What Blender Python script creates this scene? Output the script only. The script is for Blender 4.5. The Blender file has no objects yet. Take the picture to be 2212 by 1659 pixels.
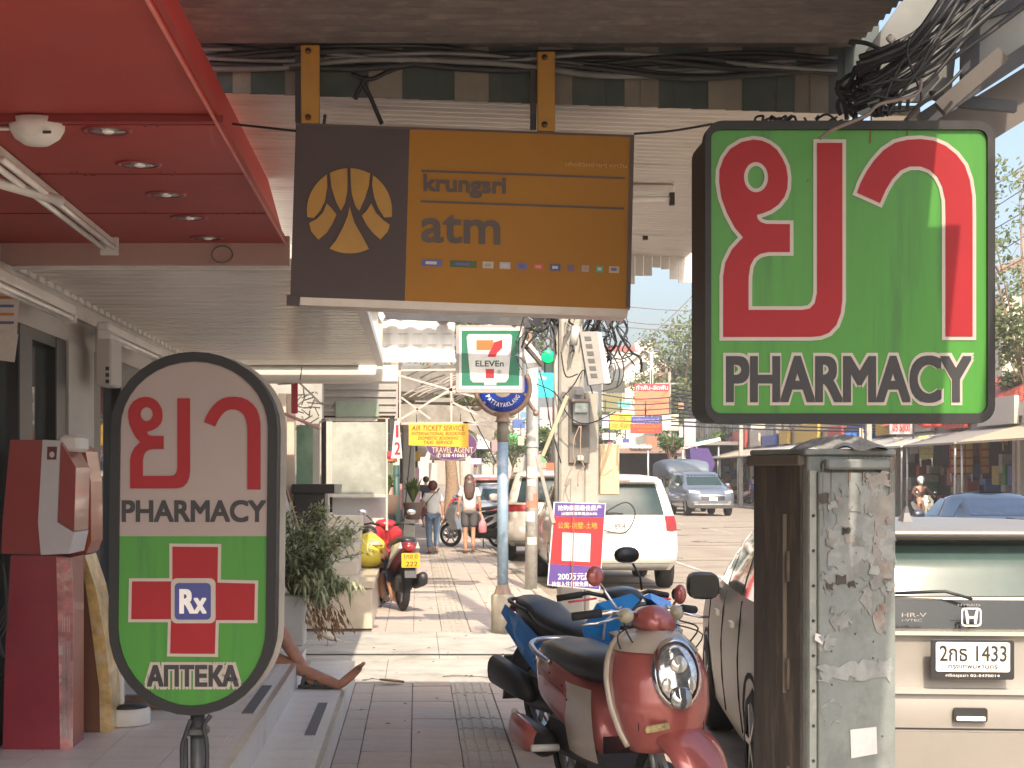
import bpy, math, random
from mathutils import Vector, Matrix, geometry
random.seed(7)
SC = bpy.context.scene
COL = SC.collection
F = 3600.0            # focal length in units of a 2212 px wide picture
EYE = 1.6
VX, VY = 900.0, 1030.0

# ---------------------------------------------------------------- camera
cd = bpy.data.cameras.new('camera'); cam = bpy.data.objects.new('camera', cd); COL.objects.link(cam)
cam.location = (0, 0, EYE); cam.rotation_euler = (math.radians(90), 0, 0)
cd.sensor_width = 36; cd.lens = F/2212*36
cd.shift_x = (1106-VX)/2212; cd.shift_y = (VY-829.5)/2212
cd.clip_start = .1; cd.clip_end = 6000
SC.camera = cam
# ---------------------------------------------------------------- sky and sun
to_sun = Vector((.10, -1.0, 1.0)).normalized()
el = math.asin(to_sun.z); az = math.atan2(to_sun.x, to_sun.y)
w = bpy.data.worlds.new('World'); SC.world = w; w.use_nodes = True
nt = w.node_tree; nt.nodes.clear()
sky = nt.nodes.new('ShaderNodeTexSky'); sky.sky_type = 'NISHITA'; sky.sun_disc = False
sky.sun_elevation = el; sky.sun_rotation = az; sky.air_density = 1.0; sky.dust_density = 5; sky.ozone_density = 1.0
bg = nt.nodes.new('ShaderNodeBackground'); bg.inputs[1].default_value = .15
wo = nt.nodes.new('ShaderNodeOutputWorld')
nt.links.new(sky.outputs[0], bg.inputs[0]); nt.links.new(bg.outputs[0], wo.inputs[0])
sl = bpy.data.lights.new('sun', 'SUN'); sl.energy = 3.4; sl.angle = math.radians(.6); sl.color = (1, .86, .68)
so = bpy.data.objects.new('sun', sl); COL.objects.link(so); so.location = (0, -5, 30)
so.rotation_euler = to_sun.to_track_quat('Z', 'Y').to_euler()
SC.view_settings.view_transform = 'Standard'; SC.view_settings.look = 'None'
SC.view_settings.exposure = 1.05; SC.view_settings.gamma = 1; SC.view_settings.use_curve_mapping = False
try:
    SC.cycles.max_bounces = 8; SC.cycles.diffuse_bounces = 5; SC.cycles.transparent_max_bounces = 12
    SC.cycles.sample_clamp_indirect = 6
except Exception: pass

# ---------------------------------------------------------------- materials
MATS = {}
def M(name, col, rough=.6, metal=0, var=.14, scale=6, bump=0, bscale=None, coat=0, dirt=None, dscale=3, damt=.5, stretch=None, emit=0, trans=0, spec=.5, dthr=.52):
    if name in MATS: return MATS[name]
    m = bpy.data.materials.new(name); m.use_nodes = True; MATS[name] = m
    n = m.node_tree.nodes; l = m.node_tree.links; b = n['Principled BSDF']
    tc = n.new('ShaderNodeTexCoord'); mp = n.new('ShaderNodeMapping'); l.new(tc.outputs['Object'], mp.inputs[0])
    if stretch: mp.inputs['Scale'].default_value = stretch
    nz = n.new('ShaderNodeTexNoise'); nz.inputs['Scale'].default_value = scale; nz.inputs['Detail'].default_value = 6; nz.inputs['Roughness'].default_value = .65
    l.new(mp.outputs[0], nz.inputs[0])
    cr = n.new('ShaderNodeValToRGB'); l.new(nz.outputs[0], cr.inputs[0])
    lo = [max(0, c*(1-var)) for c in col]; hi = [min(1, c*(1+var)) for c in col]
    cr.color_ramp.elements[0].position = .3; cr.color_ramp.elements[1].position = .7
    cr.color_ramp.elements[0].color = (*lo, 1); cr.color_ramp.elements[1].color = (*hi, 1)
    out = cr.outputs[0]
    if dirt:
        n2 = n.new('ShaderNodeTexNoise'); n2.inputs['Scale'].default_value = dscale; n2.inputs['Detail'].default_value = 9; n2.inputs['Roughness'].default_value = .7
        l.new(mp.outputs[0], n2.inputs[0])
        r2 = n.new('ShaderNodeValToRGB'); r2.color_ramp.elements[0].position = dthr; r2.color_ramp.elements[1].position = min(.99, dthr+.14)
        r2.color_ramp.elements[0].color = (0, 0, 0, 1); r2.color_ramp.elements[1].color = (damt, damt, damt, 1)
        l.new(n2.outputs[0], r2.inputs[0])
        mx = n.new('ShaderNodeMixRGB'); l.new(r2.outputs[0], mx.inputs[0]); l.new(out, mx.inputs[1]); mx.inputs[2].default_value = (*dirt, 1)
        out = mx.outputs[0]
    l.new(out, b.inputs['Base Color'])
    b.inputs['Roughness'].default_value = rough; b.inputs['Metallic'].default_value = metal
    b.inputs['Specular IOR Level'].default_value = spec
    b.inputs['Coat Weight'].default_value = coat; b.inputs['Coat Roughness'].default_value = .05
    if trans: b.inputs['Transmission Weight'].default_value = trans
    if emit: l.new(out, b.inputs['Emission Color']); b.inputs['Emission Strength'].default_value = emit
    if bump:
        n3 = n.new('ShaderNodeTexNoise'); n3.inputs['Scale'].default_value = bscale or scale*4; n3.inputs['Detail'].default_value = 5
        l.new(mp.outputs[0], n3.inputs[0])
        bp = n.new('ShaderNodeBump'); bp.inputs['Strength'].default_value = bump; bp.inputs['Distance'].default_value = .01
        l.new(n3.outputs[0], bp.inputs['Height']); l.new(bp.outputs[0], b.inputs['Normal'])
    return m
def leafmat(name, c1, c2):
    if name in MATS: return MATS[name]
    m = M(name, c1, rough=.5, var=.3, scale=2.5)
    n = m.node_tree.nodes; l = m.node_tree.links; b = n['Principled BSDF']; o = n['Material Output']
    oi = n.new('ShaderNodeNewGeometry'); mx = n.new('ShaderNodeMixRGB'); l.new(oi.outputs['Random Per Island'], mx.inputs[0])
    mx.inputs[1].default_value = (*c1, 1); mx.inputs[2].default_value = (*c2, 1)
    l.new(mx.outputs[0], b.inputs['Base Color'])
    tr = n.new('ShaderNodeBsdfTranslucent'); l.new(mx.outputs[0], tr.inputs[0])
    ms = n.new('ShaderNodeMixShader'); ms.inputs[0].default_value = .35
    l.new(b.outputs[0], ms.inputs[1]); l.new(tr.outputs[0], ms.inputs[2]); l.new(ms.outputs[0], o.inputs[0])
    return m
def glassmat(name, tint=(.6, .7, .68), mix=.55, rough=.03):
    if name in MATS: return MATS[name]
    m = bpy.data.materials.new(name); m.use_nodes = True; MATS[name] = m
    n = m.node_tree.nodes; l = m.node_tree.links; n.clear()
    o = n.new('ShaderNodeOutputMaterial'); t = n.new('ShaderNodeBsdfTransparent'); t.inputs[0].default_value = (*tint, 1)
    g = n.new('ShaderNodeBsdfGlossy'); g.inputs['Roughness'].default_value = rough
    d = n.new('ShaderNodeBsdfDiffuse'); d.inputs[0].default_value = (tint[0]*.5, tint[1]*.5, tint[2]*.5, 1)
    nz = n.new('ShaderNodeTexNoise'); nz.inputs['Scale'].default_value = 3; tc = n.new('ShaderNodeTexCoord'); l.new(tc.outputs['Object'], nz.inputs[0])
    fr = n.new('ShaderNodeFresnel'); fr.inputs[0].default_value = 1.6
    a = n.new('ShaderNodeMixShader'); a.inputs[0].default_value = mix; l.new(t.outputs[0], a.inputs[1]); l.new(d.outputs[0], a.inputs[2])
    bb = n.new('ShaderNodeMixShader'); l.new(fr.outputs[0], bb.inputs[0]); l.new(a.outputs[0], bb.inputs[1]); l.new(g.outputs[0], bb.inputs[2])
    l.new(bb.outputs[0], o.inputs[0])
    return m
# shared
BLK = M('black_plastic', (.018, .018, .02), .45, var=.3)
RUB = M('rubber', (.02, .02, .021), .8, var=.3, scale=30)
CHR = M('chrome', (.75, .75, .76), .12, 1, var=.04)
STEEL = M('galvanised_steel', (.42, .43, .43), .5, .5, var=.2, scale=12, dirt=(.2, .12, .07), damt=.35)
WHT = M('white_paint', (.74, .72, .69), .55, var=.06, dirt=(.4, .36, .3), damt=.4)
DARKG = M('dark_grey_metal', (.05, .05, .055), .5, .2, var=.3, dirt=(.12, .09, .07), damt=.5)
WIRE = M('cable_black', (.02, .02, .022), .55, var=.4)
WIREG = M('cable_grey', (.16, .16, .16), .6, var=.3)
CONC = M('concrete', (.34, .32, .28), .9, var=.18, scale=9, bump=.3, dirt=(.18, .16, .14), damt=.5)
SKIN = M('skin', (.48, .26, .17), .5, var=.08, scale=15)
SKINL = M('skin_light', (.55, .33, .22), .5, var=.08, scale=15)
HAIR = M('hair', (.03, .018, .013), .45, var=.4, scale=40)
GLS = M('tinted_glass', (.02, .03, .03), .06, var=.2, coat=.5)
TEXTB = M('black_lettering', (.02, .02, .022), .6)
TEXTW = M('white_lettering', (.75, .73, .7), .5)
REDP = M('red_print', (.27, .014, .02), .5, var=.06, spec=.2)

# ---------------------------------------------------------------- geometry kit
TXT = {}
class MB:
    def __init__(s): s.v = []; s.f = []; s.mi = []; s.T = None; s.sm = []
    def add(s, vs, fs, m=0, smooth=False):
        k = len(s.v)
        if s.T is not None: vs = [tuple(s.T @ Vector(q)) for q in vs]
        s.v += [tuple(q) for q in vs]; s.f += [tuple(i+k for i in f) for f in fs]; s.mi += [m]*len(fs); s.sm += [smooth]*len(fs)
        return s
    def box(s, x0, x1, y0, y1, z0, z1, m=0):
        if x0 > x1: x0, x1 = x1, x0
        if y0 > y1: y0, y1 = y1, y0
        if z0 > z1: z0, z1 = z1, z0
        return s.add([(x0, y0, z0), (x1, y0, z0), (x1, y1, z0), (x0, y1, z0), (x0, y0, z1), (x1, y0, z1), (x1, y1, z1), (x0, y1, z1)],
                     [(0, 3, 2, 1), (4, 5, 6, 7), (0, 1, 5, 4), (1, 2, 6, 5), (2, 3, 7, 6), (3, 0, 4, 7)], m)
    def bbox(s, x0, x1, y0, y1, z0, z1, b=.01, m=0):   # box with softened edges
        x0, x1 = sorted((x0, x1)); y0, y1 = sorted((y0, y1)); z0, z1 = sorted((z0, z1))
        b = min(b, (x1-x0)*.22, (y1-y0)*.22, (z1-z0)*.22)
        R = []
        for (z, i) in ((z0, b), (z0+b, 0), (z1-b, 0), (z1, b)):
            R.append([(x0+i+b, y0+i, z), (x1-i-b, y0+i, z), (x1-i, y0+i+b, z), (x1-i, y1-i-b, z),
                      (x1-i-b, y1-i, z), (x0+i+b, y1-i, z), (x0+i, y1-i-b, z), (x0+i, y0+i+b, z)])
        return s.loft(R, m=m)
    def bar(s, a, b, w, h=None, m=0, up=(0, 0, 1)):      # rectangular bar from a to b
        h = h or w; a = Vector(a); b = Vector(b); d = (b-a).normalized(); u = Vector(up)
        if abs(d.dot(u)) > .98: u = Vector((1, 0, 0))
        x = d.cross(u).normalized()*w/2; y = x.cross(d).normalized()*h/2
        vs = [a-x-y, a+x-y, a+x+y, a-x+y, b-x-y, b+x-y, b+x+y, b-x+y]
        return s.add(vs, [(0, 1, 2, 3), (7, 6, 5, 4), (0, 4, 5, 1), (1, 5, 6, 2), (2, 6, 7, 3), (3, 7, 4, 0)], m)
    def loft(s, rings, m=0, smooth=False, cap=True, closed=True):
        n = len(rings[0]); vs = [q for r in rings for q in r]; fs = []
        for i in range(len(rings)-1):
            for j in range(n if closed else n-1):
                a = i*n+j; b = i*n+(j+1) % n; fs.append((a, b, b+n, a+n))
        if cap: fs.append(tuple(reversed(range(n)))); fs.append(tuple(range((len(rings)-1)*n, len(rings)*n)))
        return s.add(vs, fs, m, smooth)
    def tube(s, pts, r, n=8, m=0, smooth=True, cap=True):
        P = [Vector(p) for p in pts]; rings = []; px = None
        for i, p in enumerate(P):
            d = (P[min(i+1, len(P)-1)]-P[max(i-1, 0)])
            if d.length < 1e-7: d = Vector((0, 0, 1))
            d.normalize()
            if px is None:
                u = Vector((0, 0, 1)) if abs(d.z) < .9 else Vector((1, 0, 0)); px = d.cross(u).normalized()
            else:
                px = (px-d*px.dot(d)); px = px.normalized() if px.length > 1e-6 else d.orthogonal().normalized()
            py = d.cross(px); rr = r[i] if isinstance(r, (list, tuple)) else r
            rings.append([p+px*math.cos(2*math.pi*k/n)*rr+py*math.sin(2*math.pi*k/n)*rr for k in range(n)])
        return s.loft(rings, m, smooth, cap)
    def prism(s, poly, y0, y1, m=0, holes=(), ms=None):   # polygon in x,z extruded from y0 (front) to y1
        loops = [list(poly)]+[list(h) for h in holes]
        tr = geometry.tessellate_polygon([[Vector((p[0], p[1], 0)) for p in L] for L in loops])
        flat = [p for L in loops for p in L]; n = len(flat)
        vs = [(p[0], y0, p[1]) for p in flat]+[(p[0], y1, p[1]) for p in flat]
        s.add(vs, [t for t in tr]+[tuple(i+n for i in reversed(t)) for t in tr], m)
        k = 0
        for L in loops:
            vs2 = []; fs2 = []
            for i in range(len(L)):
                a = L[i]; b = L[(i+1) % len(L)]; q = len(vs2)
                vs2 += [(a[0], y0, a[1]), (b[0], y0, b[1]), (b[0], y1, b[1]), (a[0], y1, a[1])]; fs2.append((q, q+1, q+2, q+3))
            s.add(vs2, fs2, m if ms is None else ms)
        return s
    def lathe(s, prof, c=(0, 0, 0), axis='z', n=20, m=0, smooth=True, cap=True):
        R = []
        for (r, h) in prof:
            ring = []
            for k in range(n):
                a = 2*math.pi*k/n; u, v = math.cos(a)*r, math.sin(a)*r
                q = {'z': (u, v, h), 'y': (u, h, v), 'x': (h, u, v)}[axis]
                ring.append((c[0]+q[0], c[1]+q[1], c[2]+q[2]))
            R.append(ring)
        return s.loft(R, m, smooth, cap)
    def ell(s, c, rx, ry, rz, n=14, k=9, m=0):
        pr = []
        R = []
        for i in range(k+1):
            t = -math.pi/2+math.pi*i/k
            R.append([(c[0]+rx*math.cos(t)*math.cos(2*math.pi*j/n)+1e-5, c[1]+ry*math.cos(t)*math.sin(2*math.pi*j/n), c[2]+rz*math.sin(t)) for j in range(n)])
        return s.loft(R, m, True, True)
    def sec(s, secs, n=20, e=2.4, m=0, axis='y', smooth=True):   # loft of superellipse sections (pos, cx, cz, rx, rz)
        R = []
        for (p, cx, cz, rx, rz) in secs:
            ring = []
            for k in range(n):
                a = 2*math.pi*k/n; c_, s_ = math.cos(a), math.sin(a)
                u = cx+rx*math.copysign(abs(c_)**(2/e), c_); v = cz+rz*math.copysign(abs(s_)**(2/e), s_)
                ring.append((u, p, v) if axis == 'y' else ((u, v, p) if axis == 'z' else (p, u, v)))
            R.append(ring)
        return s.loft(R, m, smooth)
    def grid(s, fn, nu, nv, m=0, smooth=True):
        vs = [fn(i/nu, j/nv) for i in range(nu+1) for j in range(nv+1)]
        fs = [(i*(nv+1)+j, (i+1)*(nv+1)+j, (i+1)*(nv+1)+j+1, i*(nv+1)+j+1) for i in range(nu) for j in range(nv)]
        return s.add(vs, fs, m, smooth)
    def text(s, st, x0, x1, z0, z1, y, th=.003, off=0, m=0, shear=0, z_skew=0, flip=False):
        r = r0 = off*(z1-z0)      # heavier strokes: shifted copies, each a hair behind the last
        if r > 1e-5:
            n = 8 if off > .02 else 4
            for k in range(n if off < .08 else 2*n):
                if k == n: r *= .5
                a = 2*math.pi*(k+.5*(n == 4))/n; dx, dz = [r*(1 if q > .3 else -1 if q < -.3 else 0) for q in (math.cos(a), math.sin(a))]
                s.text(st, x0+r0+dx, x1-r0+dx, z0+r0+dz, z1-r0+dz, y+.00012*(k+1), th, 0, m, shear, z_skew, flip)
            return s
        off = 0
        key = (st, off, shear)
        if key not in TXT:
            c = bpy.data.curves.new('lettering', 'FONT'); c.body = st; c.offset = off; c.shear = shear; c.resolution_u = 5; c.align_x = 'CENTER'
            o = bpy.data.objects.new('lettering', c); COL.objects.link(o)
            me = bpy.data.meshes.new_from_object(o.evaluated_get(bpy.context.evaluated_depsgraph_get()) if False else o)
            V = [(q.co.x, q.co.y) for q in me.vertices]; Fc = [tuple(p.vertices) for p in me.polygons]
            E = {}
            for f in Fc:
                for i in range(len(f)):
                    a, b = f[i], f[(i+1) % len(f)]
                    E[(a, b)] = E.get((a, b), 0)+1
            edge = [e for e in E if (e[1], e[0]) not in E]
            bpy.data.objects.remove(o); bpy.data.curves.remove(c); bpy.data.meshes.remove(me)
            TXT[key] = (V, Fc, edge)
        V, Fc, edge = TXT[key]
        if not V: return s
        ax = min(p[0] for p in V); bx = max(p[0] for p in V); ay = min(p[1] for p in V); by = max(p[1] for p in V)
        def q(p, yy):
            u = (p[0]-ax)/(bx-ax or 1); t = (p[1]-ay)/(by-ay or 1)
            if flip: u = 1-u
            return (x0+(x1-x0)*u, yy, z0+(z1-z0)*t+z_skew*u)
        n = len(V)
        s.add([q(p, y) for p in V], Fc, m)
        if th: s.add([q(p, y) for p in V]+[q(p, y+th) for p in V], [(a, b, b+n, a+n) for a, b in edge], m)
        return s
    def build(s, name, mats, parent=None, local=False, smooth_angle=None, mesh=None):
        me = bpy.data.meshes.new(name)
        vs = s.v
        if parent is not None and not local:
            off = Vector((0, 0, 0)); p = parent
            while p is not None: off += p.location; p = p.parent
            vs = [(q[0]-off[0], q[1]-off[1], q[2]-off[2]) for q in vs]
        loc0 = None
        if parent is None and vs:      # single mesh things: origin at the base
            xs = [q[0] for q in vs]; ys = [q[1] for q in vs]; zs = [q[2] for q in vs]
            loc0 = ((min(xs)+max(xs))/2, (min(ys)+max(ys))/2, min(zs))
            vs = [(q[0]-loc0[0], q[1]-loc0[1], q[2]-loc0[2]) for q in vs]
        me.from_pydata(vs, [], s.f)
        for m_ in (mats if isinstance(mats, (list, tuple)) else [mats]): me.materials.append(m_)
        me.polygons.foreach_set('material_index', s.mi); me.polygons.foreach_set('use_smooth', s.sm)
        me.update()
        o = bpy.data.objects.new(name, me); COL.objects.link(o)
        if parent is not None: o.parent = parent
        elif loc0: o.location = loc0
        return o
def tag(o, label=None, cat=None, group=None, kind=None):
    if label: o['label'] = label
    if cat: o['category'] = cat
    if group: o['group'] = group
    if kind: o['kind'] = kind
    return o
def thing(name, label, cat, loc=(0, 0, 0), rz=0, group=None, scale=1):
    o = bpy.data.objects.new(name, None); COL.objects.link(o); o.location = loc; o.rotation_euler = (0, 0, rz); o.empty_display_size = .1
    if scale != 1: o.scale = (scale,)*3
    return tag(o, label, cat, group)
def copy_tree(o, parent=None):
    c = o.copy(); COL.objects.link(c)
    if parent is not None: c.parent = parent
    for ch in list(o.children): copy_tree(ch, c)
    return c
def P(px, py, s): return ((px-VX)/s, F/s, EYE+(VY-py)/s)
def X(px, s): return (px-VX)/s
def Z(py, s): return EYE+(VY-py)/s
def pp(pts, s): return [(X(a, s), Z(b, s)) for a, b in pts]
def rrect(x0, x1, z0, z1, r, n=5):
    out = []
    for (cx, cz, a0) in ((x1-r, z1-r, 0), (x0+r, z1-r, 90), (x0+r, z0+r, 180), (x1-r, z0+r, 270)):
        for k in range(n+1):
            a = math.radians(a0+90*k/n); out.append((cx+r*math.cos(a), cz+r*math.sin(a)))
    return out
def offset_poly(P_, d):
    n = len(P_); out = []
    area = sum(P_[i][0]*P_[(i+1) % n][1]-P_[(i+1) % n][0]*P_[i][1] for i in range(n))
    sg = 1 if area > 0 else -1
    for i in range(n):
        a = Vector(P_[i-1]); b = Vector(P_[i]); c = Vector(P_[(i+1) % n])
        e1 = (b-a).normalized(); e2 = (c-b).normalized()
        n1 = Vector((e1.y, -e1.x))*sg; n2 = Vector((e2.y, -e2.x))*sg
        nn = n1+n2
        if nn.length < 1e-6: nn = n1
        nn.normalize(); k = max(.5, nn.dot(n1)); q = b+nn*(d/k); out.append((q.x, q.y))
    return out
def oval(cx, cz, rx, rz, n=28): return [(cx+rx*math.cos(2*math.pi*k/n), cz+rz*math.sin(2*math.pi*k/n)) for k in range(n)]
def smooth_path(pts, k=6):
    P_ = [Vector(p) for p in pts]; out = []
    for i in range(len(P_)-1):
        a = P_[max(i-1, 0)]; b = P_[i]; c = P_[i+1]; d = P_[min(i+2, len(P_)-1)]
        for j in range(k):
            t = j/k
            out.append(.5*((2*b)+(c-a)*t+(2*a-5*b+4*c-d)*t*t+(3*b-a-3*c+d)*t**3))
    out.append(P_[-1]); return out
def skin(name, joints, edges, mat, parent, sub=2, root=None):
    names = list(joints); me = bpy.data.meshes.new(name)
    me.from_pydata([joints[k][0] for k in names], [(names.index(a), names.index(b)) for a, b in edges], [])
    o = bpy.data.objects.new(name, me); COL.objects.link(o)
    o.modifiers.new('Skin', 'SKIN'); sm = o.modifiers.new('Subdivision', 'SUBSURF'); sm.levels = sub; sm.render_levels = sub
    for i, k in enumerate(names):
        r = joints[k][1]; r = r if isinstance(r, tuple) else (r, r)
        me.skin_vertices[0].data[i].radius = r
        me.skin_vertices[0].data[i].use_root = (k == (root or names[0]))
    dg = bpy.context.evaluated_depsgraph_get(); dg.update()
    m2 = bpy.data.meshes.new_from_object(o.evaluated_get(dg)); bpy.data.objects.remove(o)
    m2.name = name
    m2.materials.clear(); m2.materials.append(mat)
    for p in m2.polygons: p.use_smooth = True
    o = bpy.data.objects.new(name, m2); COL.objects.link(o); o.parent = parent
    return o
# ================================================================ GROUND
GND = M('far_ground', (.22, .19, .15), .95, var=.2, scale=.3)
ROADM = M('road_concrete', (.29, .245, .195), .88, var=.16, scale=1.2, bump=.25, bscale=30, dirt=(.13, .115, .10), dscale=.8, damt=.45)
b = MB(); b.box(-700, 900, -60, 2500, -.4, -.16); tag(b.build('ground', GND), kind='structure')
b = MB(); b.box(1.78, 17.6, -20, 420, -.16, -.1); tag(b.build('road', ROADM), kind='structure')
PAVB = M('pavement_mortar', (.16, .14, .125), .95, var=.2, scale=12)
pav = tag(MB().box(-2.4, 1.62, -6, 130, -.16, -.012).build('pavement', PAVB), kind='structure')
tag(MB().box(17.6, 30, -20, 420, -.16, .02).build('far_pavement', M('far_pavement', (.3, .27, .23), .9, var=.15, scale=1, dirt=(.15, .13, .11))), kind='structure')
PV = [M('paver_%d' % i, c, .85, var=.10, scale=7, bump=.25, bscale=50, dirt=(.31, .275, .255), dscale=2.5, damt=.5) for i, c in enumerate([(.45, .375, .32), (.44, .38, .325), (.46, .37, .31), (.43, .37, .33)])]
TAC = M('tactile_paver', (.42, .37, .31), .88, var=.14, scale=7, bump=.3, bscale=60, dirt=(.28, .25, .22), damt=.5)
cols = [(-.47, -.33), (-.323, -.035), (-.028, .258), (.265, .555), (.565, .855), (.862, 1.15), (1.157, 1.44), (1.447, 1.615)]
meshes = {}
def paver(x0, x1, tact, mi):
    k = (round(x1-x0, 3), tact, mi)
    if k in meshes: return meshes[k]
    b = MB(); w_ = (x1-x0)/2
    if tact:
        b.box(-w_, w_, -.212, .212, -.012, 0)
        for q in range(4): b.box(-w_+.03+q*.065, -w_+.062+q*.065, -.2, .2, 0, .006)
    else: b.box(-w_, w_, -.212, .212, -.012, 0)
    o = b.build('paver', TAC if tact else PV[mi], pav); me = o.data; bpy.data.objects.remove(o)
    off = -Vector((pav.location))
    for v in me.vertices: v.co -= off  # back to the paver's own origin
    meshes[k] = me; return me
npv = 0
def lay(y0, y1, make_obj=True):
    global npv
    y = y0; rest = MB()
    while y < y1:
        for ci, (x0, x1) in enumerate(cols):
            if ci == 0 and random.random() < .3: pass
            if make_obj and npv < 290:
                o = bpy.data.objects.new('paver', paver(x0, x1, ci == 3, random.randrange(4))); COL.objects.link(o); o.parent = pav
                o.location = Vector(((x0+x1)/2, y+.215, random.uniform(-.004, .003)))-pav.location
                o.rotation_euler = (random.uniform(-.006, .006), random.uniform(-.006, .006), random.uniform(-.008, .008)); npv += 1
            else:
                mi = 4 if ci == 3 else random.randrange(4)
                rest.box(x0, x1, y+.003, y+.427, -.012, random.uniform(-.003, .003), mi)
                if ci == 3:
                    for q in range(4): rest.box(x0+.03+q*.065, x0+.062+q*.065, y+.01, y+.42, 0, .008, 4)
        y += .43
    if rest.v: tag(rest.build('paver_field', PV+[TAC], pav), kind='stuff')
lay(5.0, 12.9); lay(17.2, 128)
# concrete driveway strip across the pavement
CS = M('driveway_concrete', (.42, .40, .36), .92, var=.2, scale=3, bump=.35, bscale=25, dirt=(.2, .18, .15), dscale=1.6, damt=.6)
for (x0, x1, y0, y1) in [(-2.38, -.25, 12.93, 14.6), (-.245, .75, 12.92, 14.62), (.755, 1.615, 12.95, 14.6), (-2.38, .2, 14.62, 17.17), (.205, 1.615, 14.63, 17.17)]:
    MB().box(x0, x1, y0, y1, -.012, random.uniform(.001, .006)).build('slab', CS, pav)
b = MB()      # dark drain strip and cracks
b.box(-2.3, 1.6, 14.9, 14.96, .007, .012)
for k in range(4):
    x = random.uniform(-.4, 1.2); y = random.uniform(12.95, 14.4); pts = [(x, y, .008)]
    for j in range(7): x += random.uniform(-.05, .14); y += random.uniform(-.12, .1); pts.append((x, y, .008))
    b.tube(pts, .0025, 4)
b.build('crack', M('crack', (.06, .055, .05), .95), pav)
KB = M('kerb_stone', (.36, .33, .27), .9, var=.2, scale=6, bump=.3, dirt=(.16, .14, .12))
kerb = tag(MB().box(1.64, 1.77, -6, 130, -.16, -.05).build('kerb', KB), kind='structure')
km = MB().bbox(-.075, .075, -.495, .495, -.11, .0, .015).build('kerb_stone', KB, kerb, local=True); kmd = km.data; bpy.data.objects.remove(km)
for k in range(70):
    o = bpy.data.objects.new('kerb_stone', kmd); COL.objects.link(o); o.parent = kerb; o.location = Vector((1.70, 5+k, .012+random.uniform(-.004, .004)))-kerb.location
b = MB().box(1.62, 1.78, 75.5, 128, -.05, .01); b.build('kerb_run', KB, kerb)
# road wear: patch seams and a faded lane line
b = MB()
LN = M('faded_lane_paint', (.5, .47, .42), .8, var=.2, scale=5, dirt=(.26, .23, .2), damt=.8, dthr=.42)
for k in range(30): b.box(9.4, 9.52, 14+k*9, 18+k*9, -.096, -.092)
b.box(5.1, 5.2, 10, 300, -.096, -.092)
tag(b.build('lane_marking', LN), kind='structure')
b = MB()
for k in range(14):
    y = 12+k*7.3; b.box(1.8, 17.5, y, y+.05, -.0962, -.0925)
for k in range(26):
    x = random.uniform(2, 14); y = random.uniform(15, 90); pts = []
    for j in range(8): pts.append((x, y, -.097)); x += random.uniform(-.3, .5); y += random.uniform(-.2, .5)
    b.tube(pts, .009, 4)
tag(b.build('road_joint', M('tar_joint', (.13, .115, .1), .9)), kind='structure')
b = MB()
LF = M('dry_leaf', (.28, .16, .06), .8, var=.4, scale=30)
for k in range(120):
    x = random.uniform(-.4, 1.6); y = random.uniform(9, 34); a = random.uniform(0, 6.3); L = random.uniform(.012, .03)
    c, s_ = math.cos(a), math.sin(a)
    b.add([(x-L*c, y-L*s_, .012), (x-.4*L*s_, y+.4*L*c, .02), (x+L*c, y+L*s_, .013), (x+.4*L*s_, y-.4*L*c, .018)], [(0, 1, 2, 3)])
tag(b.build('leaf_litter', LF), kind='stuff', label='small dry leaves scattered on the pavement', cat='leaves')
b = MB()   # fallen big dry leaf in the middle of the path
c = P(845, 1478, 281)
b.grid(lambda u, v: (c[0]-.09+.19*u, c[1]+(v-.5)*.10*math.sin(math.pi*min(.98, max(.02, u)))+.02*u, .014+.03*abs(v-.5)+.02*(1-u)), 10, 4)
tag(b.build('dry_leaf', LF), 'curled brown dry leaf lying on the pavement near the bare foot', 'leaf')

# ================================================================ SHOP PLATFORM (steps)
TILE = [M('step_tile_%d' % i, c, .45, var=.06, scale=5, dirt=(.32, .29, .26), dscale=2, damt=.35, coat=.1) for i, c in enumerate([(.74, .71, .68), (.73, .70, .675), (.75, .72, .685)])]
GROUT = M('grout', (.22, .2, .18), .9)
plat = thing('shop_steps', 'pale tiled two-step platform with grey anti-slip strips in front of the pharmacy', 'steps', (-1.4, 8.8, 0))
MB().box(-.815, -.486, 4, 12.92, -.1, .163).build('lower_base', GROUT, plat)
MB().box(-2.6, -.82, 4, 12.2, -.1, .333).build('upper_base', GROUT, plat)
tcache = {}
def tile(x0, x1, y0, y1, z, rib=False):
    k = (round(x1-x0, 3), round(y1-y0, 3), rib, random.randrange(3))
    if k not in tcache:
        w_, h_ = (x1-x0)/2-.002, (y1-y0)/2-.002
        b = MB().box(-w_, w_, -h_, h_, -.008, 0)
        if rib:
            for q in range(5): b.box(w_-.028-q*.016, w_-.022-q*.016, -h_, h_, 0, .002)
        o = b.build('tile', TILE[k[3]], plat, local=True); tcache[k] = o.data; bpy.data.objects.remove(o)
    o = bpy.data.objects.new('tile', tcache[k]); COL.objects.link(o); o.parent = plat
    o.location = Vector(((x0+x1)/2, (y0+y1)/2, z))-plat.location
ys = [6.2+.3*i for i in range(21)]
for y in ys[:20]:
    for x1 in (-.822, -1.122, -1.422, -1.722, -2.022): tile(x1-.3, x1, y, y+.3, .342, x1 == -.822)
for i in range(22): tile(-.816, -.482, 6.3+.3*i, 6.6+.3*i, .172, True)
RIS = M('riser_tile', (.60, .57, .53), .5, var=.05, dirt=(.33, .3, .27))
MB().box(-.486, -.478, 4, 12.92, -.01, .164).build('riser', RIS, plat)
MB().box(-.819, -.811, 4, 12.2, .164, .334).build('riser', RIS, plat)
b = MB().box(-.5, -.474, 4, 12.92, .164, .175); b.build('edge_trim', M('alu_trim', (.6, .58, .55), .3, .6), plat)
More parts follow.
